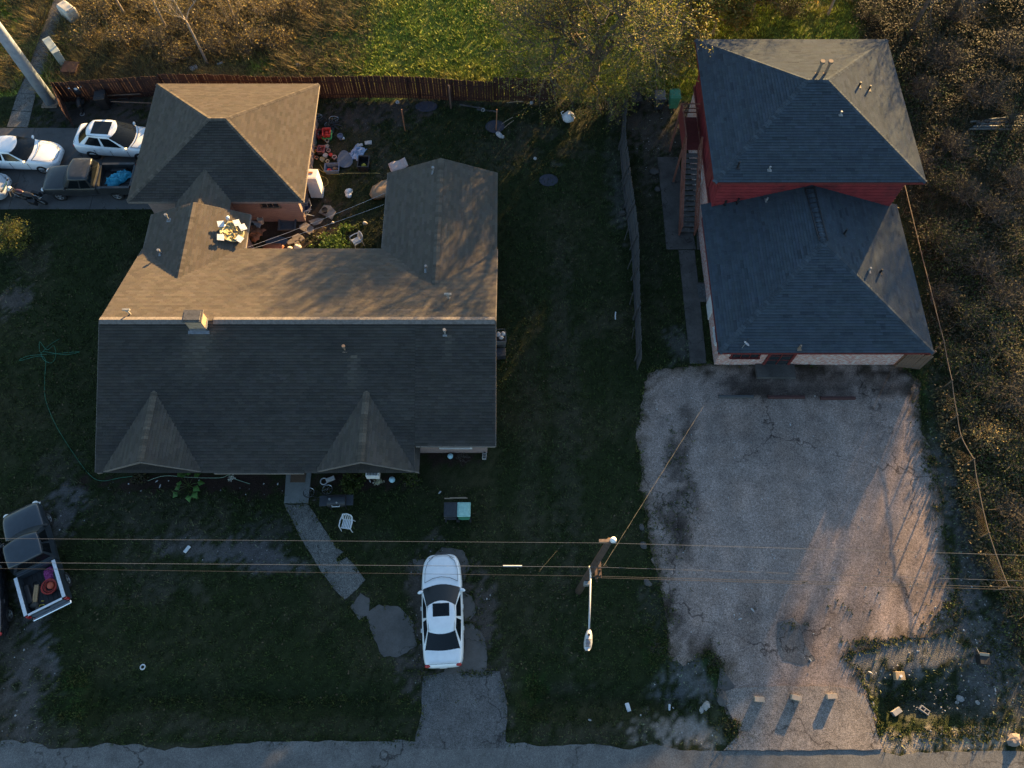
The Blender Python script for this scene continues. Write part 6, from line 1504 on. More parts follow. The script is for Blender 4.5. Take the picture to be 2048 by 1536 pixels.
mb = MB(); mb.box((0, 0, .72), (.86, .56, .18)); mb.build('firebox', m_black, bb, bevel=.02)
for x in (-.62, .60):
    mb = MB(); mb.box((x, 0, .78), (.36, .50, .03)); mb.build('shelf', m_charc, bb, bevel=.01)
for x in (-.36, .36):
    for y in (-.22, .22): mb = MB(); mb.box((x, y, .32), (.04, .04, .64)); mb.build('leg', m_black, bb)
# ---- moulded garden chairs
def chair(label, p, rz):
    t = thing('plastic_chair', label, 'chair', p, rz)
    mb = MB()
    for k in range(6): mb.box(((k - 2.5) * .075, .0, .43 - .01 * abs(k - 2.5)), (.055, .42, .022))
    mb.box((0, -.21, .42), (.47, .05, .03)); mb.box((0, .2, .42), (.45, .04, .03)); mb.build('seat', m_plw, t, bevel=.006)
    mb = MB()
    for k in range(5): a = (k - 2) * .085; mb.tube([(a, .20, .44), (a * 1.05, .27, .62), (a * 1.1, .33, .83)], .020, 5)
    mb.tube([(-.23, .21, .46), (-.24, .28, .66), (-.20, .33, .82), (0, .36, .87), (.20, .33, .82), (.24, .28, .66), (.23, .21, .46)], .026, 6); mb.build('backrest', m_plw, t)
    for s in (-1, 1):
        mb = MB(); mb.tube([(s * .24, .27, .66), (s * .285, .05, .66), (s * .275, -.20, .65), (s * .25, -.25, .60)], .028, 6); mb.build('armrest', m_plw, t)
        for y0, y1 in ((-.24, -.28), (.20, .27)): mb = MB(); mb.tube([(s * .25, y0, .64 if y0 < 0 else .45), (s * .27, y1, 0)], .024, 6, r1=.018); mb.build('leg', m_plw, t)
    return t
chair('white moulded plastic chair standing on the front lawn below the barbecue', P3(697, 1052), R(-8))
chair('white moulded plastic chair in the rear court by the east wing', P3(716, 490), R(-55))
# ---- folding chair leaning at the garage corner
fc = thing('folding_chair', 'navy folding chair with a white frame at the garage corner', 'chair', P3(616, 428), R(-70))
mb = MB(); mb.box((0, 0, .42), (.46, .42, .03)); mb.build('seat', C_('navy_cloth', (.02, .03, .07)), fc)
mb = MB(); mb.box((0, .30, .75), (.46, .03, .36), rx=R(-15)); mb.build('backrest', MATS['navy_cloth'], fc)
for s in (-1, 1):
    mb = MB(); mb.tube([(s * .25, -.28, 0), (s * .25, .1, .45), (s * .25, .36, .95)], .015, 5); mb.tube([(s * .25, .3, 0), (s * .25, -.2, .44)], .015, 5); mb.tube([(s * .25, -.2, .44), (s * .26, -.2, .62), (s * .26, .25, .64)], .018, 5); mb.build('frame', m_plw, fc)
# ---- fridge
fr = thing('fridge', 'tall white fridge standing outside by the garage wall', 'fridge', P3(629, 384) + Vector((.22, -.1, 0)), R(-1.5))
mb = MB(); mb.box((0, 0, .88), (.68, .62, 1.70)); mb.build('cabinet', C_('fridge_white', (.74, .72, .72), rough=.3, var=.05), fr, bevel=.02, seg=2)
mb = MB(); mb.box((0, -.345, .72), (.67, .06, 1.32)); mb.box((0, -.345, 1.56), (.67, .06, .34)); d_ = mb.build('door', MATS['fridge_white'], fr, bevel=.015)
mb = MB(); mb.tube([(-.28, -.39, .9), (-.28, -.42, .95), (-.28, -.42, 1.25), (-.28, -.39, 1.3)], .014, 5); mb.build('handle', m_vent, d_)
mb = MB(); mb.box((-.05, .05, 1.745), (.28, .10, .02)); mb.build('top_plate', m_clay, fr)

# ---- tubs, pots and crates of the junk beside the garage
def tub(label, p, rz, sx, sy, h, m, cat='tub', inner=None, stuff=(), name='storage_tub', taper=.86):
    t = thing(name, label, cat, p, rz); mb = MB()
    o = [(-sx / 2, -sy / 2), (sx / 2, -sy / 2), (sx / 2, sy / 2), (-sx / 2, sy / 2)]
    vs = [(x * taper, y * taper, 0) for x, y in o] + [(x, y, h) for x, y in o] + [(x * .90, y * .90, h) for x, y in o] + [(x * taper * .88, y * taper * .88, .03) for x, y in o]
    fs = [(3, 2, 1, 0), (12, 13, 14, 15)]
    for i in range(4):
        j = (i + 1) % 4; fs += [(i, j, 4 + j, 4 + i), (4 + i, 4 + j, 8 + j, 8 + i), (8 + i, 8 + j, 12 + j, 12 + i)]
    mb.add(vs, fs); mb.build('shell', m, t)
    mb = MB(); mb.box((0, -sy / 2 - .01, h - .02), (sx * 1.06, .04, .035)); mb.box((0, sy / 2 + .01, h - .02), (sx * 1.06, .04, .035)); mb.box((-sx / 2 - .01, 0, h - .02), (.04, sy, .034)); mb.box((sx / 2 + .01, 0, h - .02), (.04, sy, .034)); mb.build('rim', m, t)
    for i, (lb, mm, x, y, r_) in enumerate(stuff):
        b = MB(); b.blob((0, 0, r_ * .6), (r_, r_ * .8, r_ * .7), i + 3, .2); one(b, 'bundle', lb, 'bundle', mm, Vector(p) + Matrix.Rotation(rz, 3, 'Z') @ Vector((x, y, .04)), 0, smooth=True)
    return t
def pot(label, p, r, h, m, name='flower_pot', cat='pot', soil=True):
    t = thing(name, label, cat, p, 0); mb = MB(); mb.lathe([(r * .68, 0), (r * .95, h * .85), (r * 1.05, h * .86), (r * 1.05, h), (r * .88, h), (r * .85, h * .8), (0, h * .78)], n=14); mb.build('shell', m, t, smooth=False)
    if soil: mb = MB(); mb.lathe([(r * .84, h * .82), (0, h * .86)], n=12); mb.build('soil', C_('potting_soil', (.03, .022, .016)), t)
    return t
tub('bright red tub with a white rim on top of the junk by the garage', P3(656, 274, 0, .22), R(4), .44, .52, .26, m_redp, inner=None, stuff=(('red bundle inside the bright red tub', m_redp, 0, 0, .13),))
tub('green tub under the bright red tub', P3(656, 274), R(4), .50, .60, .22, m_grnp)
tub('dark red crate left of the bright red tub', P3(643, 272), R(6), .42, .50, .30, C_('dark_red', (.22, .03, .03)), cat='crate', name='crate', taper=.98)
tub('dull pink crate in the middle of the junk by the garage', P3(644, 303), R(-5), .40, .44, .26, C_('dull_pink', (.30, .10, .10)), cat='crate', name='crate', taper=.98)
tub('slate blue tub holding red rags at the south end of the junk', P3(666, 342), R(2), .82, .56, .36, m_bluegrey, stuff=(('bright red rags in the slate blue tub', m_redp, -.18, -.08, .17), ('brown sack in the slate blue tub', C_('brown_sack', (.16, .11, .08)), .18, .06, .16)))
tub('black cage crate holding a yellow thing beside the blue cloth', P3(729, 332), R(-2), .62, .80, .42, m_black, cat='crate', name='crate', taper=1.0, stuff=(('yellow plastic thing inside the black crate', C_('mustard', (.42, .32, .03)), 0, -.1, .17),))
for i, (u, v, r_, h, mm, lb) in enumerate([(635, 270, .13, .20, m_plw, 'small white round pot beside the dark red crate'), (649, 279, .15, .18, m_orange, 'orange pot below the red tubs'), (655, 284, .12, .16, m_cream, 'cream pot right of the orange pot'), (629, 290, .17, .24, C_('grey_green', (.20, .22, .18)), 'large grey green pot at the north end of the pot cluster'), (632, 301, .13, .2, m_orange, 'bright orange pot against the garage wall'), (628, 306, .10, .16, C_('amber', (.55, .33, .08)), 'small amber pot against the garage wall'), (655, 296, .13, .18, m_cmu, 'pale grey pot right of the pink crate'), (658, 304, .12, .16, C_('rose', (.42, .26, .24)), 'rose coloured pot at the right edge of the pots'), (641, 310, .16, .22, m_black, 'black pot with a pale rim in the pot cluster'), (652, 314, .14, .18, m_foam, 'dirty white pot in the pot cluster'), (627, 316, .12, .16, m_clay, 'terracotta pot lying lowest by the garage wall'), (634, 318, .11, .15, C_('salmon', (.46, .22, .15)), 'salmon pot lowest but one by the garage wall'), (646, 322, .15, .2, C_('khaki', (.24, .22, .15)), 'khaki pot above the coiled hose'), (656, 325, .10, .14, m_cream, 'small cream pot above the slate blue tub'), (670, 318, .13, .20, C_('pale_pink', (.50, .34, .34)), 'pale pink pot beside the oval board'), (662, 312, .11, .15, m_redp, 'small red pot in the pot cluster'), (640, 296, .10, .14, m_plw, 'small white pot left of the pink crate')]):
    pot(lb, P3(u, v), r_, h, mm, soil=i % 3 != 0)
pot('dark blue bucket with a white lid beside the junk', P3(682, 278), .17, .30, m_bluegrey, name='bucket', cat='bucket', soil=False)
mb = MB(); mb.blob((0, 0, .06), (.09, .09, .08), 2, .05); one(mb, 'ball', 'small white ball beside the dark blue bucket', 'ball', m_plw, P3(687, 278), smooth=True)
# heap of bicycle frames
def bicycle(label, p, rz, m, tilt=75, s=1.0):
    t = thing('bicycle', label, 'bicycle', p, rz); t.rotation_euler = (R(tilt), 0, rz); t.scale = (s, s, s)
    for x in (-.5, .52):
        mb = MB(); mb.torus((x, 0, .33), .31, .022, 'Y', 26, 6); w = mb.build('wheel', m_tyre, t)
        mb = MB()
        for k in range(8): a = k * math.pi / 4; mb.cyl((x, 0, .33), (x + .3 * math.cos(a), 0, .33 + .3 * math.sin(a)), .004, n=3)
        mb.torus((x, 0, .33), .285, .012, 'Y', 24, 4); mb.build('rim', m_rim, w)
    mb = MB(); mb.tube([(-.5, 0, .33), (-.05, 0, .30), (.36, 0, .72), (-.16, 0, .74), (-.5, 0, .33)], .016, 6); mb.tube([(-.05, 0, .30), (-.18, 0, .82)], .015, 6); mb.tube([(.36, 0, .72), (.52, 0, .33)], .015, 6); mb.build('frame', m, t)
    mb = MB(); mb.tube([(.33, 0, .76), (.32, 0, .92)], .014, 5); mb.tube([(.30, -.26, .95), (.34, 0, .93), (.30, .26, .95)], .014, 6); mb.build('handlebar', m_black, t)
    mb = MB(); mb.blob((-.2, 0, .86), (.13, .08, .035), 1, .02); mb.build('saddle', m_black, t, smooth=True)
    return t
bicycle('black bicycle lying on the ground north of the red tubs', P3(640, 248, 0, .03), R(20), m_black)
bicycle('second black bicycle lying closest to the wooden fence', P3(655, 232, 0, .1), R(-10), m_charc)
bicycle('dark bicycle lying against the front wall beside the porch step', P3(636, 972, 0, .03), R(10), m_black, 80, .85)
mb = MB()
for k in range(5): mb.box((.1 * k, .35 * math.sin(k * 1.7) * .3, .12 + .03 * k), (.9 - .08 * k, .06, .05), rz=.5 * k)
one(mb, 'scrap_frame', 'black scrap frames leaning on the garage wall', 'scrap', m_black, P3(668, 262), R(80))
# oval board, cloth, foam, cardboard
def oval(label, p, rz, a, b, m, name='round_mat', cat='mat', th=.03, tilt=0, egg=0):
    mb = MB(); n = 30; mb.prism([(a * math.cos(2 * math.pi * k / n), b * math.sin(2 * math.pi * k / n) * (1 + egg * math.cos(2 * math.pi * k / n))) for k in range(n)], 0, th); o = one(mb, name, label, cat, m, p, rz, bevel=.01); o.rotation_euler = (tilt, 0, rz); return o
m_mat = C_('dark_mat', (.030, .034, .050)); m_oval = C_('slate_board', (.085, .10, .13))
oval('large oval slate grey board lying beside the slate blue tub', P3(690, 320, 0, .08), R(100), .66, .44, m_oval, 'oval_board', 'board', tilt=R(6), egg=-.25)
oval('dark oval mat near the wooden fence in the back yard', P3(853, 214, 0, .02), R(2), .68, .42, m_mat)
oval('dark round mat below the rusty stake in the back yard', P3(990, 254, 0, .02), R(5), .58, .50, m_mat)
oval('dark round mat alone in the middle of the back yard', P3(1097, 361, 0, .02), R(0), .55, .44, m_mat)
cloth('blue_cloth', 'crumpled pale blue cloth on the ground beside the oval board', 'cloth', P3(714, 306, 0, .01), R(60), 1.0, .75, .10, C_('pale_blue_cloth', (.30, .36, .48)), 5, amp=.06)
for i, (u, v, w, d, a, lb) in enumerate([(737, 287, .42, .26, 8, 'larger pale foam slab above the black crate'), (720, 292, .36, .18, 20, 'smaller pale foam strip beside the foam slab')]):
    mb = MB(); mb.box((0, 0, .06), (w, d, .10)); one(mb, 'foam_slab', lb, 'foam', C_('dirty_foam', (.34, .34, .33)), P3(u, v), R(a), bevel=.02)
mb = MB(); n = 8; vs = [((i / n - .5) * 1.05, (j / 4 - .5) * .62, .12 + .05 * math.sin(i * .9) + .05 * (j - 2) * .4 + .10 * i / n) for j in range(5) for i in range(n + 1)]
mb.add(vs, [(j * (n + 1) + i, j * (n + 1) + i + 1, (j + 1) * (n + 1) + i + 1, (j + 1) * (n + 1) + i) for j in range(4) for i in range(n)]); o = one(mb, 'cardboard_sheet', 'pale bent cardboard sheet leaning beside the east wing roof', 'cardboard', C_('cardboard', (.42, .33, .30)), P3(797, 334), R(22), smooth=True)
so = o.modifiers.new('solid', 'SOLIDIFY'); so.thickness = .015
mb = MB(); mb.blob((0, 0, .12), (.24, .20, .18), 8, .2); mb.blob((-.10, -.22, .08), (.17, .16, .11), 9, .2); one(mb, 'white_bag', 'white plastic bag lying on the grass right of the fridge', 'bag', m_plw, P3(698, 386), R(30), smooth=True)
mb = MB(); mb.blob((0, 0, .25), (.40, .34, .32), 12, .14, 14, 9); mb.tube([(-.3, .18, .3), (-.36, .3, .45), (-.2, .32, .5)], .03, 5); one(mb, 'white_sack', 'big white sack under the edge of the leafy tree', 'sack', m_plw, P3(1136, 240), R(20), smooth=True)
mb = MB(); mb.blob((0, 0, .2), (.75, .55, .22), 15, .15, 14, 8); one(mb, 'dirt_heap', 'small heap of tan dirt beside the east wing wall', 'heap', C_('tan_dirt', (.22, .15, .09), bump=.6, bscale=20), P3(764, 385), R(50), smooth=True)
# rusty stakes
for u0, v0, u1, v1, lb in ((810, 262, 804, 214, 'rusty stake standing in the back yard right of the junk'), (992, 262, 996, 207, 'rusty stake standing beside the round dark mat')):
    a = P3(u0, v0); b = at(u1, v1, 1.75); b = Vector((a.x + (b.x - a.x) * .6, a.y + .05, 1.7)); mb = MB(); mb.tube([Vector((0, 0, -.1)), b - a], .035, 6); one(mb, 'stake', lb, 'stake', C_('rusty_pipe', (.34, .16, .08)), a)
a = P3(902, 216); mb = MB(); mb.box((0, 0, .9), (.10, .10, 1.8)); one(mb, 'fence_prop', 'pale wooden post in front of the wooden fence', 'post', m_post, a)
for i, (u, v, L, a, lb) in enumerate([(945, 214, 1.6, -12, 'broken grey plank on the grass near the fence post'), (975, 222, 1.3, -8, 'short grey plank right of the broken plank')]):
    mb = MB(); mb.box((0, 0, .03), (L, .10, .04)); one(mb, 'plank_scrap', lb, 'plank', m_fenceg, P3(u, v), R(a))
def ring(label, p, R_, r_, m, name='ring', cat='ring', seg=24):
    mb = MB(); mb.torus((0, 0, r_), R_, r_, 'Z', seg, 6); return one(mb, name, label, cat, m, p, 0, smooth=True)
ring('small pale ring beside the grey planks in the back yard', P3(966, 221), .10, .035, m_cmu); ring('white ring lying alone on the front lawn', P3(285, 1334), .10, .03, m_plw); ring('pale wheel rim leaning by the porch step', P3(648, 963), .16, .03, m_foam, 'old_wheel', 'wheel'); ring('small white ring near the fence end of the yard', P3(795, 205), .09, .03, m_plw); ring('small dark ring on the ground behind the crossover', P3(165, 229), .12, .03, m_vent)
for i, (u, v, a, L, lb) in enumerate([(1012, 244, 40, 1.1, 'thin stick lying right of the round mat'), (1017, 250, 46, .9, 'second thin stick right of the round mat'), (1030, 205, 5, 1.0, 'pale thin rod at the foot of the fence panel'), (1098, 198, -4, .9, 'white pipe at the right end of the fence panel'), (1231, 632, 85, .45, 'short white stick on the lawn beside the grey fence')]):
    mb = MB(); mb.tube([(-L / 2, 0, .03), (0, .02, .05), (L / 2, 0, .03)], .022 if i < 3 else .035, 5); one(mb, 'stick', lb, 'stick', m_wood if i < 3 else m_plw, P3(u, v), R(a))
for i, (u, v, r_, lb) in enumerate([(1070, 319, .10, 'small pale ball in the middle of the back yard'), (901, 914, .14, 'pale blue ball in front of the right end of the brick house'), (785, 961, .15, 'patterned pale blue ball in the flower bed'), (1063, 208, .11, 'white bundle at the foot of the fence panel')]):
    mb = MB(); ell(mb, (0, 0, r_ * .95), (r_, r_, r_), 0, 14, 10); one(mb, 'ball', lb, 'ball', C_('pale_blue', (.32, .52, .60)) if i in (1, 2) else m_foam, P3(u, v), smooth=True)
mb = MB(); mb.blob((0, 0, .1), (.16, .28, .14), 21, .25); mb.blob((.12, -.2, .06), (.12, .14, .08), 22, .2); one(mb, 'rag', 'grey white rag below the round mat of the back yard', 'rag', m_foam, P3(998, 272), R(30), smooth=True)
# ---- rear court
ST = [[(648, 411), (661, 412), (672, 424), (664, 440), (637, 426)], [(617, 443), (636, 437), (648, 438), (641, 448), (628, 452)], [(598, 452), (612, 445), (627, 455), (627, 466), (619, 470), (600, 459)], [(584, 474), (596, 468), (604, 472), (600, 480), (586, 484)], [(572, 484), (584, 478), (590, 486), (576, 490)], [(597, 478), (605, 472), (610, 478), (602, 484)], [(588, 487), (596, 482), (602, 490), (592, 494)]]
NM = ['large flagstone with a dark pot on it in the rear court', 'pointed flagstone nearest the large one', 'broad flagstone in the middle of the rear court', 'flagstone south of the broad one', 'small flagstone nearest the bungalow eave', 'small flagstone right of the south one', 'smallest flagstone in the rear court']
for c, lb in zip(ST, NM):
    q = xy(c); cx, cy = sum(p[0] for p in q) / len(q), sum(p[1] for p in q) / len(q); mb = MB(); mb.prism([(a - cx, b - cy) for a, b in ragged(q, .03, .2, int(cx * 7) % 50)], 0, .06); one(mb, 'stepping_stone', lb, 'stone', m_stone, (cx, cy, 0), bevel=.012, group='stepping stones')
pot('black pot with pale stones on the large flagstone', P3(651, 425, 0, .06), .17, .22, m_black)
tub('large grey plastic tub lying in the rear court', P3(576, 452), R(3), .95, .75, .22, C_('grey_tub', (.085, .09, .10)))
oval('blue grey mat in the rear court', P3(554, 484, 0, .02), R(3), .62, .34, C_('blue_grey_mat', (.055, .08, .11)), 'floor_mat', 'mat')
pot('tall white bucket near the garage wall', P3(524, 446), .17, .42, m_cream, name='bucket', cat='bucket', soil=False)
tub('white tray with dark things beside the tall white bucket', P3(508, 452), R(-8), .80, .40, .16, m_plw, cat='tray', name='tray', stuff=(('dark thing in the white tray', m_dark, -.1, 0, .14),))
br = thing('barrel', 'grey banded barrel against the garage wall', 'barrel', P3(500, 432), 0); mb = MB(); mb.lathe([(.34, 0), (.40, .25), (.42, .5), (.40, .75), (.34, .98), (.30, .98), (.30, .92), (0, .92)], n=20); mb.build('staves', C_('barrel_grey', (.13, .125, .12)), br, smooth=True)
for z in (.2, .75): mb = MB(); mb.torus((0, 0, z), .402, .018, 'Z', 24, 5); mb.build('hoop', m_wood, br)
cloth('brown_tarp', 'rust brown tarpaulin under the wing eave in the rear court', 'tarpaulin', P3(507, 466), R(60), .9, 1.0, .25, C_('rust_tarp', (.30, .14, .075)), 7, amp=.10)
mb = MB(); mb.blob((0, 0, .1), (.6, .35, .12), 31, .2); one(mb, 'clay_heap', 'reddish slab heap at the bungalow eave in the rear court', 'heap', m_clay, P3(545, 499), R(10), smooth=True)
for i, (u, v, r_, lb) in enumerate([(596, 497, .22, 'cream stone showing above the bungalow eave'), (580, 499, .16, 'small white stone showing above the bungalow eave'), (666, 446, .09, 'small white stone on the grass of the rear court'), (730, 448, .14, 'pale grey lump on the grass by the east wing')]):
    mb = MB(); mb.blob((0, 0, r_ * .5), (r_, r_ * .8, r_ * .7), 40 + i, .15); one(mb, 'stone', lb, 'stone', m_cream, P3(u, v), smooth=True)
pot('dark pot behind the white bucket', P3(536, 436), .2, .3, m_charc); pot('dark round pot left of the white tray', P3(497, 450), .2, .26, m_charc)
BAS = [(.10, .17, .03), (.14, .20, .04), (.08, .14, .02)]
shrub('herb_plant', 'bright green leafy herbs along the bungalow wall in the rear court', P3(668, 492), 1.0, .45, 46, 5, .10, BAS, 301, lspread=.07, sub=2, cat='plant'); shrub('herb_plant', 'small bright green plant in the rear court left of the chair', P3(693, 462), .35, .35, 14, 5, .09, BAS, 302, lspread=.05, sub=1, cat='plant')
shrub('herb_plant', 'low green weeds under the east wing eave', P3(715, 455), .4, .2, 14, 3, .07, GR, 303, lspread=.05, sub=1, cat='plant')
# clothes lines
wire('upper clothes line across the rear court', [at(488, 497, 2.5), at(775, 384, 2.4)], .006, m_lampg, group='clothes lines', name='clothes_line', sag=.12); wire('lower clothes line across the rear court', [at(498, 499, 2.5), at(768, 409, 2.4)], .006, m_lampg, group='clothes lines', name='clothes_line', sag=.12)
# ---- hoses
def hose(label, pts, r, m, z=.03, name='garden_hose'):
    q = [P3(u, v, 0, z) for u, v in pts]; out = []
    for i in range(len(q) - 1):
        p0, p1, p2, p3 = q[max(0, i - 1)], q[i], q[i + 1], q[min(len(q) - 1, i + 2)]
        for k in range(5):
            t = k / 5; out.append(.5 * ((2 * p1) + (-p0 + p2) * t + (2 * p0 - 5 * p1 + 4 * p2 - p3) * t * t + (-p0 + 3 * p1 - 3 * p2 + p3) * t ** 3))
    out.append(q[-1]); o = out[0].copy(); mb = MB(); mb.tube([p - o for p in out], r, 5); return one(mb, name, label, 'hose', m, o)
m_hose = C_('hose_green', (.035, .14, .085)); m_hosey = C_('hose_yellow', (.32, .27, .10))
hose('green garden hose looping over the left lawn to the house front', [(120, 678), (100, 690), (82, 706), (80, 684), (94, 700), (108, 692), (112, 712), (104, 726), (88, 720), (86, 704), (130, 710), (160, 704), (110, 708), (60, 712), (40, 722), (88, 714), (90, 760), (92, 800), (112, 850), (146, 905), (180, 950), (205, 962), (240, 956), (266, 953)], .014, m_hose)
hose('thin pale hose along the front flower bed', [(296, 962), (330, 952), (380, 955), (440, 956), (458, 950), (470, 958), (500, 968)], .014, C_('pale_green_hose', (.22, .30, .22)))
hose('yellow hose coiled between the junk and the fridge', [(640, 330), (648, 344), (636, 338), (650, 346), (668, 349), (700, 347), (760, 347)], .016, m_hosey); hose('loop of yellow hose right of the fridge', [(642, 352), (654, 358), (656, 368), (648, 374), (640, 370)], .016, m_hosey)
# ---- roof things
def onwing(u, v):
    z = 3.0
    for _ in range(6): p = at(u, v, z); z = zrw - pit * abs(p.x - ww_x)
    return at(u, v, z + .03)
c = onwing(462, 466) - Vector((0, 0, .09)); tr = thing('tiled_tray', 'round tray of gilt scraps ringed by white tiles on the wing roof', 'tray', c, 0); tr.rotation_euler = (0, math.atan(pit), 0)
mb = MB(); mb.lathe([(0, .10), (.42, .10), (.55, .14), (.62, .22), (.60, .26), (.52, .2), (.4, .16), (0, .15)], n=22); mb.build('bowl', C_('verdigris', (.22, .26, .22), wear=(.40, .30, .10), wamt=.5, wscale=9), tr, smooth=True)
r9 = random.Random(4); mb = MB(); mb2 = MB()
for k in range(70):
    a, q = r9.random() * 6.28, .5 * math.sqrt(r9.random()); (mb if k % 3 else mb2).box((q * math.cos(a), q * math.sin(a), .2 + .08 * r9.random()), (.05 + .12 * r9.random(), .04, .03), rz=r9.random() * 3, rx=r9.gauss(0, .4), ry=r9.gauss(0, .4))
mb.build('scraps', C_('gilt', (.52, .38, .13)), tr); mb2.build('dark_scraps', C_('bottle_dark', (.04, .06, .06), rough=.3), tr)
for i, (x, y, a) in enumerate([(-.58, .28, 20), (-.48, -.52, 8), (.42, -.38, -25), (.48, .36, 35), (.16, .55, 30)]):
    mb = MB(); mb.box((x, y, .29), (.34, .34, .03), rz=R(a), rx=R(6)); mb.build('tile', m_plw, tr, bevel=.005)
mb = MB(); mb.lathe([(.05, 0), (.06, .25), (.1, .3), (.09, .42), (0, .45)], (-.30, .62, .1), 10); mb.build('finial', m_plw, tr, smooth=True)
# ladder lying on the lower roof of the red house
a, b = Vector((lxm - .26, 25.05, 0)), Vector((lxm + .02, 21.75, 0))
ld = thing('ladder', 'black ladder lying along the ridge of the lower red house roof', 'ladder', (lxm - .15, 23.4, 0))
lo_ = ld.location.copy()
def lz(x, y): return zlo(x, y) + .07
for dx in (-.22, .20):
    p0, p1 = Vector((lxm - .16 + dx, 25.0, 0)), Vector((lxm + .02 + dx, 21.8, 0)); p0.z, p1.z = lz(p0.x, p0.y) + .02, lz(p1.x, p1.y) + .03; mb = MB(); mb.tube([p0, p1], .028, 4); mb.build('rail', m_black, ld, off=lo_)
for k in range(11):
    t = (k + .3) / 11; x = lxm - .16 + .18 * t; y = 25.0 - 3.2 * t; mb = MB(); mb.tube([(x - .22, y, lz(x - .22, y) + .025), (x + .20, y, lz(x + .2, y) + .025)], .015, 4); mb.build('rung', m_black, ld, off=lo_)
# satellite dish on the lower roof
p = at(1488, 690, 3.2); dsh = thing('satellite_dish', 'small grey satellite dish on the front eave of the red house', 'satellite dish', (p.x, p.y, zlo(p.x, p.y)), R(-30)); dsh.scale = (.75,) * 3; mb = MB(); mb.tube([(0, 0, -.05), (0, .02, .3), (.05, .05, .5)], .02, 6); mb.build('mast', m_vent, dsh); mb = MB(); mb.lathe([(0, 0), (.12, .015), (.22, .05), (.21, .06), (.12, .03), (0, .015)], n=16); d_ = mb.build('dish', C_('dish_grey', (.36, .37, .39)), dsh, smooth=True); d_.location = (.08, .08, .5); d_.rotation_euler = (R(-40), R(20), 0); mb = MB(); mb.tube([(.05, .05, .48), (.05, .35, .62)], .012, 4); mb.box((.05, .36, .63), (.06, .06, .06)); mb.build('receiver', m_black, dsh)
# ---- outside staircase of the red house
m_tread = mat('tread_wood', (.085, .08, .078), .9, .3, 6, wear=(.16, .15, .14), wamt=.35); m_rail = mat('stair_red', (.17, .065, .045), .8, .25, 6, wear=(.22, .12, .08), wamt=.3)
sx0, sx1 = 9.33, 10.18; z1 = 2.75
yb, yt = at(1380, 470, 0).y, at(1405, 300, z1).y
stc = thing('outside_staircase', 'steep wooden outside staircase with landing on the left side of the red house', 'staircase', ((sx0 + sx1) / 2, yb, 0)); so_ = stc.location.copy()
N_ = 15
for k in range(N_):
    t = (k + 1) / (N_ + 1); mb = MB(); mb.box(((sx0 + sx1) / 2, yb + (yt - yb) * t, z1 * t), (sx1 - sx0 - .02, .27, .045), ry=(rng.random() - .5) * .02); mb.build('tread', m_tread, stc, off=so_)
for x in (sx0, sx1):
    mb = MB(); a, b = Vector((x, yb, .05)), Vector((x, yt, z1)); w_ = .03; u_ = Vector((0, 0, .13))
    mb.add([a - u_ + Vector((-w_, 0, 0)), a - u_ + Vector((w_, 0, 0)), a + u_ + Vector((w_, 0, 0)), a + u_ + Vector((-w_, 0, 0)), b - u_ + Vector((-w_, 0, 0)), b - u_ + Vector((w_, 0, 0)), b + u_ + Vector((w_, 0, 0)), b + u_ + Vector((-w_, 0, 0))], [(3, 2, 1, 0), (4, 5, 6, 7), (0, 1, 5, 4), (1, 2, 6, 5), (2, 3, 7, 6), (3, 0, 4, 7)]); mb.build('stringer', m_rail, stc, off=so_)
    for hh in (.5, .95):
        mb = MB(); mb.tube([a + Vector((0, 0, hh)), b + Vector((0, 0, hh))], .035, 4); mb.build('handrail', m_rail, stc, off=so_)
    for t in (0, .5, 1): mb = MB(); q = a.lerp(b, t); mb.box(q + Vector((0, 0, .45)), (.08, .08, 1.1)); mb.build('post', m_rail, stc, off=so_)
ly = yt + 2.35
for k in range(14): mb = MB(); mb.box(((sx0 + 10.30) / 2, yt + .09 + k * .165, z1), (10.30 - sx0, .155, .04)); mb.build('deck_board', m_redtrim, stc, off=so_)
for x, y in ((sx0, yt + .05), (sx0, ly)): mb = MB(); mb.box((x - .02, y, z1 / 2 + .5), (.10, .10, z1 + 1.0)); mb.build('post', m_rail, stc, off=so_)
for hh in (.35, .65, .98): mb = MB(); mb.tube([(sx0, yt + .05, z1 + hh), (sx0, ly, z1 + hh), (10.3, ly, z1 + hh)], .035, 4); mb.build('handrail', m_rail, stc, off=so_)
mb = MB(); mb.box((sx0 - .05, (yt + ly) / 2, z1 + .5), (.02, ly - yt, .9)); mb.build('rail_panel', m_redtrim, stc, off=so_)
# odds and ends by the path
mb = MB(); mb.box((0, 0, .015), (.55, .85, .03)); one(mb, 'door_mat', 'dark patterned door mat on the pad beside the red house', 'mat', C_('mat_dark', (.045, .05, .052), wear=(.12, .13, .13), wamt=.4, wscale=14), P3(1406, 583, 0, .045), R(2))
mb = MB(); mb.box((0, 0, .01), (.72, .48, .025)); one(mb, 'door_mat', 'brown door mat on the front step of the brick house', 'mat', C_('mat_brown', (.085, .055, .035)), P3(597, 956, 0, .062), 0)
for i, (u, v, r_, lb) in enumerate([(1308, 345, .3, 'pale concrete lump left of the path by the stairs'), (1314, 380, .2, 'small pale lump below the concrete lump'), (1349, 365, .12, 'round knob standing on the path below the stairs'), (1347, 318, .1, 'small dark knob at the top of the path')]):
    mb = MB(); mb.blob((0, 0, r_ * .4), (r_, r_ * .8, r_ * .5), 50 + i, .2); one(mb, 'concrete_lump', lb, 'lump', m_concd, P3(u, v), smooth=True)
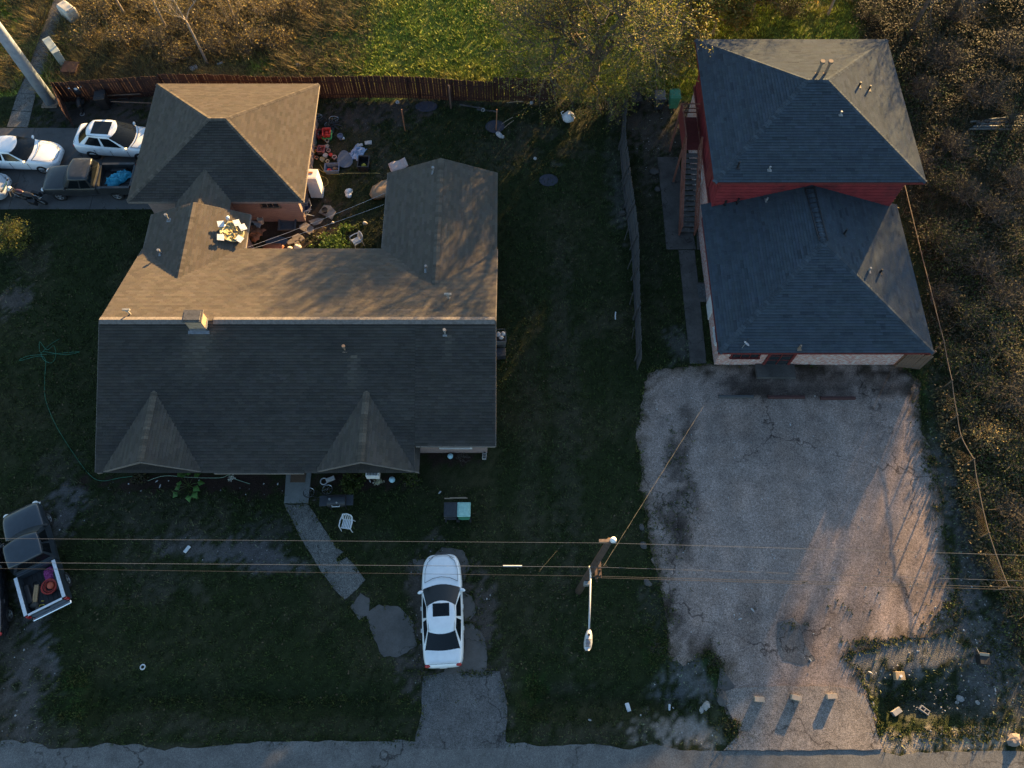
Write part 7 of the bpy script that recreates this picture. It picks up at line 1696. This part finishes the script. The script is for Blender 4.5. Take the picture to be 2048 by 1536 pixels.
# wheel stops in front of the red house
for i, (u0, u1, v, mm, lb) in enumerate([(1437, 1506, 794, C_('grey_stop', (.06, .062, .065)), 'grey wheel stop at the left of the gravel lot'), (1535, 1608, 795, C_('red_stop', (.055, .022, .02)), 'red wheel stop in the middle below the red house'), (1640, 1709, 797, MATS['red_stop'], 'red wheel stop furthest right below the red house')]):
    a, b = at(u0, v), at(u1, v); L = (b - a).length; mb = MB(); q = [(-.09, 0), (.09, 0), (.055, .13), (-.055, .13)]
    mb.add([(-L / 2, y, z) for y, z in q] + [(L / 2, y, z) for y, z in q], [(0, 1, 2, 3)[::-1], (4, 5, 6, 7), (0, 4, 5, 1), (1, 5, 6, 2), (2, 6, 7, 3), (3, 7, 4, 0)]); one(mb, 'wheel_stop', lb, 'wheel stop', mm, ((a + b) / 2) + Vector((0, 0, .014)), 0, bevel=.012, group='wheel stops')
# ---- blocks
def block(label, p, rz, m, hol=2, d=(.40, .20, .20), up=True, solid=False):
    mb = MB(); L, W, H = d
    if solid: mb.box((0, 0, H / 2), d)
    else:
        t = .035; mb.box((0, -W / 2 + t / 2, H / 2), (L, t, H)); mb.box((0, W / 2 - t / 2, H / 2), (L, t, H))
        for k in range(hol + 1): mb.box((-L / 2 + t / 2 + k * (L - t) / hol, 0, H / 2), (t, W - 2 * t - .004, H - .004))
        mb.box((0, 0, .015), (L - .02, W - .02, .02))
    return one(mb, 'concrete_block', label, 'block', m, p, rz, bevel=.006)
block('left of three tan concrete blocks across the lot entrance', P3(1516, 1399, 0, .058), R(-3), m_cmut, solid=True, d=(.41, .21, .21)); block('middle one of three tan concrete blocks across the lot entrance', P3(1589, 1396, 0, .058), R(-14), m_cmut, solid=True, d=(.41, .21, .24)); block('right of three tan concrete blocks across the lot entrance', P3(1660, 1393, 0, .058), R(3), m_cmut, solid=True, d=(.41, .21, .22))
block('hollow cinder block lying open side up in the ditch', P3(1855, 1420, 0, .02), R(-38), m_cmu, 2, d=(.42, .21, .18)); block('solid grey block in the ditch beside the lot entrance', P3(1798, 1423, 0, .05), R(30), m_cmu, solid=True, d=(.40, .22, .22)); block('hollow cinder block with three cells at the right front corner of the brick house', P3(969, 912), R(86), m_cmu, 3, d=(.40, .20, .18))
for i, (u, v, r_, lb, mm) in enumerate([(1931, 1396, .19, 'pale round stone in the right ditch', m_cmu), (1926, 1404, .10, 'small stone beside the round ditch stone', m_cmu), (2026, 1480, .32, 'brown boulder at the road edge on the right', m_stone), (1412, 1412, .2, 'pale rubble lump left of the lot entrance', m_cmu), (1404, 1420, .15, 'small rubble lump left of the lot entrance', m_cmu), (1444, 1398, .3, 'broken concrete piece at the left end of the lot culvert', m_conc), (1283, 1055, .17, 'worn concrete marker uppermost at the lot edge', m_concd), (1287, 1091, .2, 'worn concrete marker in the middle at the lot edge', m_concd), (1295, 1166, .2, 'worn concrete marker lowest at the lot edge', m_concd), (1962, 1405, .12, 'flat pale stone at the right ditch end', m_cmu)]):
    mb = MB(); mb.blob((0, 0, r_ * .25), (r_, r_ * .75, r_ * .45), 60 + i, .18); one(mb, 'stone', lb, 'stone', mm, P3(u, v, 0, -.02), R(17 * i))
# boxes and litter
bx = thing('wooden_crate', 'tan wooden crate with a white cup on it in the rough right of the lot', 'crate', P3(1797, 1352), R(-2)); mb = MB(); mb.box((0, 0, .15), (.40, .34, .28)); mb.build('box', C_('tan_crate', (.30, .22, .13)), bx, bevel=.01); mb = MB(); mb.cyl((0, -.02, .29), (0, -.02, .36), .05, .06, n=12); mb.build('cup', m_plw, bx)
bk = thing('black_box', 'black open box with a pale lid edge right of the lot', 'box', P3(1961, 1320), R(-6)); mb = MB(); mb.box((0, 0, .18), (.42, .42, .36)); mb.build('case', m_dark, bk, bevel=.01); mb = MB(); mb.box((0, .20, .38), (.40, .12, .02), rx=R(20)); mb.build('flap', m_wood, bk); mb = MB(); mb.tube([(-.2, .2, .36), (-.28, .48, .3)], .012, 4); mb.build('rod', m_vent, bk)
for i, (u, v, w, d, a, h, mm, lb) in enumerate([(1258, 1414, .18, .36, 15, .12, m_plw, 'white carton in the ditch left of the lot'), (1342, 1414, .09, .26, -8, .09, m_plw, 'small white bottle in the ditch left of the lot'), (375, 1099, .16, .36, -32, .07, m_plw, 'white brick shaped carton on the bare front lawn'), (388, 138, .5, .4, 30, .1, m_foam, 'white litter sheet by the wooden fence in the dry brush'), (597, 131, .3, .25, 10, .08, m_cream, 'pale litter piece in the field grass behind the fence'), (440, 128, .4, .16, 30, .05, m_foam, 'narrow white litter strip in the dry brush')]):
    mb = MB(); mb.box((0, 0, h / 2), (w, d, h)); one(mb, 'litter', lb, 'litter', mm, P3(u, v, 0, .02), R(a), bevel=min(.03, h * .35), seg=2)
LIT = [(258, 968), (314, 963), (321, 972), (338, 962), (400, 962), (463, 957), (528, 968), (556, 968), (740, 962), (747, 966), (757, 960), (880, 985), (1283, 1430), (1620, 1320), (1740, 1345), (1820, 1350), (1970, 1330), (1990, 1380), (1350, 1415), (1180, 1440), (1480, 1238), (1468, 1230), (1580, 850), (1505, 1220), (120, 1060), (255, 130), (250, 118)]
for i, (u, v) in enumerate(LIT):
    mb = MB(); mb.blob((0, 0, .02), (.04 + .03 * (i % 3), .035, .025), 80 + i, .3, 7, 5); one(mb, 'litter', 'tiny pale scrap of litter lying on the ground', 'litter', m_foam, P3(u, v, 0, .015), R(37 * i), group='tiny scraps of litter')
# flower bed plants
LEAF = [(.05, .12, .02), (.07, .15, .03)]
def broad(label, p, n, s, seed):
    t = thing('broad_leaf_plant', label, 'plant', p, 0); r = random.Random(seed)
    mb = MB(); fo = []
    for k in range(n):
        a = 2 * math.pi * (k + r.random() * .7) / n; L = s * (.5 + .6 * r.random()); h = s * (.35 + .4 * r.random()); c = Vector((math.cos(a) * L, math.sin(a) * L, h)); mb.tube([Vector((0, 0, 0)), c * .5 + Vector((0, 0, h * .3)), c], .008, 3, cap=False)
        lf = MB(); d = Vector((math.cos(a), math.sin(a), -.25)); sd = Vector((-math.sin(a), math.cos(a), 0)); w = s * .26 * (.8 + .4 * r.random()); ln = s * .42
        lf.add([c - d * ln * .3, c + sd * w + d * ln * .1, c + d * ln + Vector((0, 0, -.05)), c - sd * w + d * ln * .1, c + d * ln * .2 + Vector((0, 0, .03))], [(0, 1, 4), (1, 2, 4), (2, 3, 4), (3, 0, 4)], (.8 + .5 * r.random(),) * 3); lf.build('leaf', mat('broad_leaf', (.05, .13, .022), .5, .2, attr=True, trans=.25), t)
    mb.build('stalks', m_leafstalk, t)
m_leafstalk = C_('leaf_stalk', (.08, .12, .03))
broad('bright green broad leafed plant in the front flower bed left of the step', P3(378, 972), 11, .62, 1)
shrub('bed_plant', 'dark green plant in the flower bed under the right front gable', P3(706, 968), .55, .5, 26, 4, .10, GR, 311, cat='plant', lspread=.08, sub=2); shrub('bed_plant', 'dark low plant at the right end of the flower bed', P3(822, 958), .5, .4, 20, 3, .09, GR, 312, cat='plant', lspread=.08, sub=2); shrub('bed_plant', 'dark low plant at the left end of the flower bed', P3(283, 955), .45, .3, 18, 2, .08, OL, 313, cat='plant', lspread=.08, sub=2)
shrub('flower_clump', 'small clump of white flowers in the front flower bed', P3(758, 965), .2, .15, 12, 3, .06, [(.6, .58, .45), (.5, .5, .3)], 314, cat='flowers', lspread=.05, sub=1); shrub('flower_clump', 'white flower tuft beside the thin hose in the flower bed', P3(463, 957), .16, .15, 8, 3, .05, [(.6, .6, .55)], 315, cat='flowers', lspread=.04, sub=1); shrub('dead_branch', 'bare dead branches on the ground beside the pale blue ball', P3(924, 918), .45, .2, 12, 0, .05, DRY, 316, cat='branches', sub=3)
# porch clutter
for i, (x, y, w, d, h, mm, lb) in enumerate([(-13.55, 11.66, .30, .22, .20, C_('yellow_toy', (.45, .42, .04)), 'yellow toy box at the left end of the porch'), (-13.20, 11.66, .30, .2, .16, C_('blue_toy', (.06, .20, .40)), 'blue toy box beside the yellow one on the porch'), (-12.0, 11.64, .5, .12, .1, m_foam, 'pale trough on the porch edge'), (-8.75, 11.25, .42, .18, .16, m_foam, 'pale box beside the fallen bicycle')]):
    mb = MB(); mb.box((0, 0, h / 2), (w, d, h)); one(mb, 'toy_box' if i < 2 else 'trough', lb, 'box', mm, (x, y, .152 if i < 3 else .02), R(8 * i), bevel=.015)
# ---- culverts
def culvert(label, p, rz, r_, m, L=1.4):
    mb = MB(); n = 20
    for q, s in ((r_, 1), (r_ * .82, -1)):
        pass
    mb.lathe([(r_ * .82, 0), (r_, 0), (r_, L), (r_ * .82, L), (r_ * .82, 0)], n=n); o = mb.build('culvert_pipe', m, None, smooth=False); o.location = p; o.rotation_euler = (0, R(90), rz); tag(o, label, 'pipe'); return o
m_pipe = mat('pipe_concrete', (.27, .25, .225), .9, .25, 5, bump=.4)
p = P3(152, 1384); culvert('concrete culvert pipe mouth at the left end of the lawn ditch', (p.x - 1.35, p.y, -.30), R(0), .25, m_pipe)
p = P3(800, 1412); culvert('pale culvert pipe mouth left of the front driveway', (p.x - .05, p.y, -.34), R(0), .24, m_pipe, 5.0)
p = P3(1742, 1408); culvert('broad concrete culvert pipe at the right side of the lot entrance', (p.x - .45, p.y, -.36), R(0), .34, m_pipe, .6)
p = P3(1990, 1410); culvert('culvert pipe mouth at the far right end of the ditch', (p.x, p.y, -.32), R(0), .28, m_pipe, 2.0)
# poles stacked in the overgrown lot, scooter in the pen
k_ = 0
for i in range(9):
    a, b = at(1938 + 6 * rng.random() * i, 258 - 2.4 * i, .1 + .03 * (i % 3)), at(2060, 262 - 3.6 * i - 4 * rng.random(), .1); mb = MB(); mb.tube([Vector((0, 0, 0)), (b - a) * .5 + Vector((0, 0, .03)), b - a], .055, 6); one(mb, 'loose_pole', 'long grey pole in the stack lying in the overgrown lot, %s from the bottom' % ORD[i], 'pole', m_fenceg if i % 2 else C_('pole_grey', (.13, .14, .13)), a, 0, 'stack of grey poles')
sc = thing('scooter', 'black scooter with white handguard and round lamps parked in the corner pen', 'scooter', P3(168, 212), R(100))
for x in (-.5, .55): mb = MB(); mb.torus((x, 0, .22), .17, .055, 'Y', 20, 7); mb.build('wheel', m_tyre, sc, smooth=True)
mb = MB(); mb.blob((-.3, 0, .58), (.42, .17, .2), 2, .06, 12, 8, flat=False); mb.box((.12, 0, .30), (.5, .30, .08)); mb.build('body', m_black, sc, smooth=True)
mb = MB(); mb.box((.42, 0, .62), (.10, .36, .62), ry=R(-18)); mb.build('leg_shield', m_charc, sc, bevel=.05, seg=2)
mb = MB(); mb.tube([(.30, -.32, .98), (.38, 0, 1.0), (.30, .32, .98)], .02, 6); mb.build('handlebar', m_black, sc)
mb = MB(); mb.blob((.44, 0, .98), (.13, .15, .1), 4, .04, 12, 8, flat=False); mb.build('headlight', m_plw, sc, smooth=True)
for s in (-1, 1): mb = MB(); ell(mb, (.34, s * .34, 1.12), (.03, .08, .05)); mb.build('mirror', m_chrome, sc, smooth=True)
# shrubby weed clumps at the lot margin
for i, (u, v, r_, h, lb) in enumerate([(1424, 1322, .5, .35, 'green weed clump left of the lot entrance'), (1466, 1452, .45, .3, 'green weed clump at the road corner of the lot entrance'), (1855, 830, .3, .35, 'green weed clump by the fence above the gravel lot'), (1310, 1295, .5, .22, 'low green weeds at the lower left edge of the lot'), (1862, 925, .4, .35, 'green weed clump lower down by the fence'), (1900, 1220, .5, .4, 'weed clump near the lower end of the wire fence')]):
    shrub('weed_clump', lb, P3(u, v), r_ * .8, h * .6, 18, 2, .07, GR + OL, 330 + i, cat='weeds', lspread=.07, sub=2)
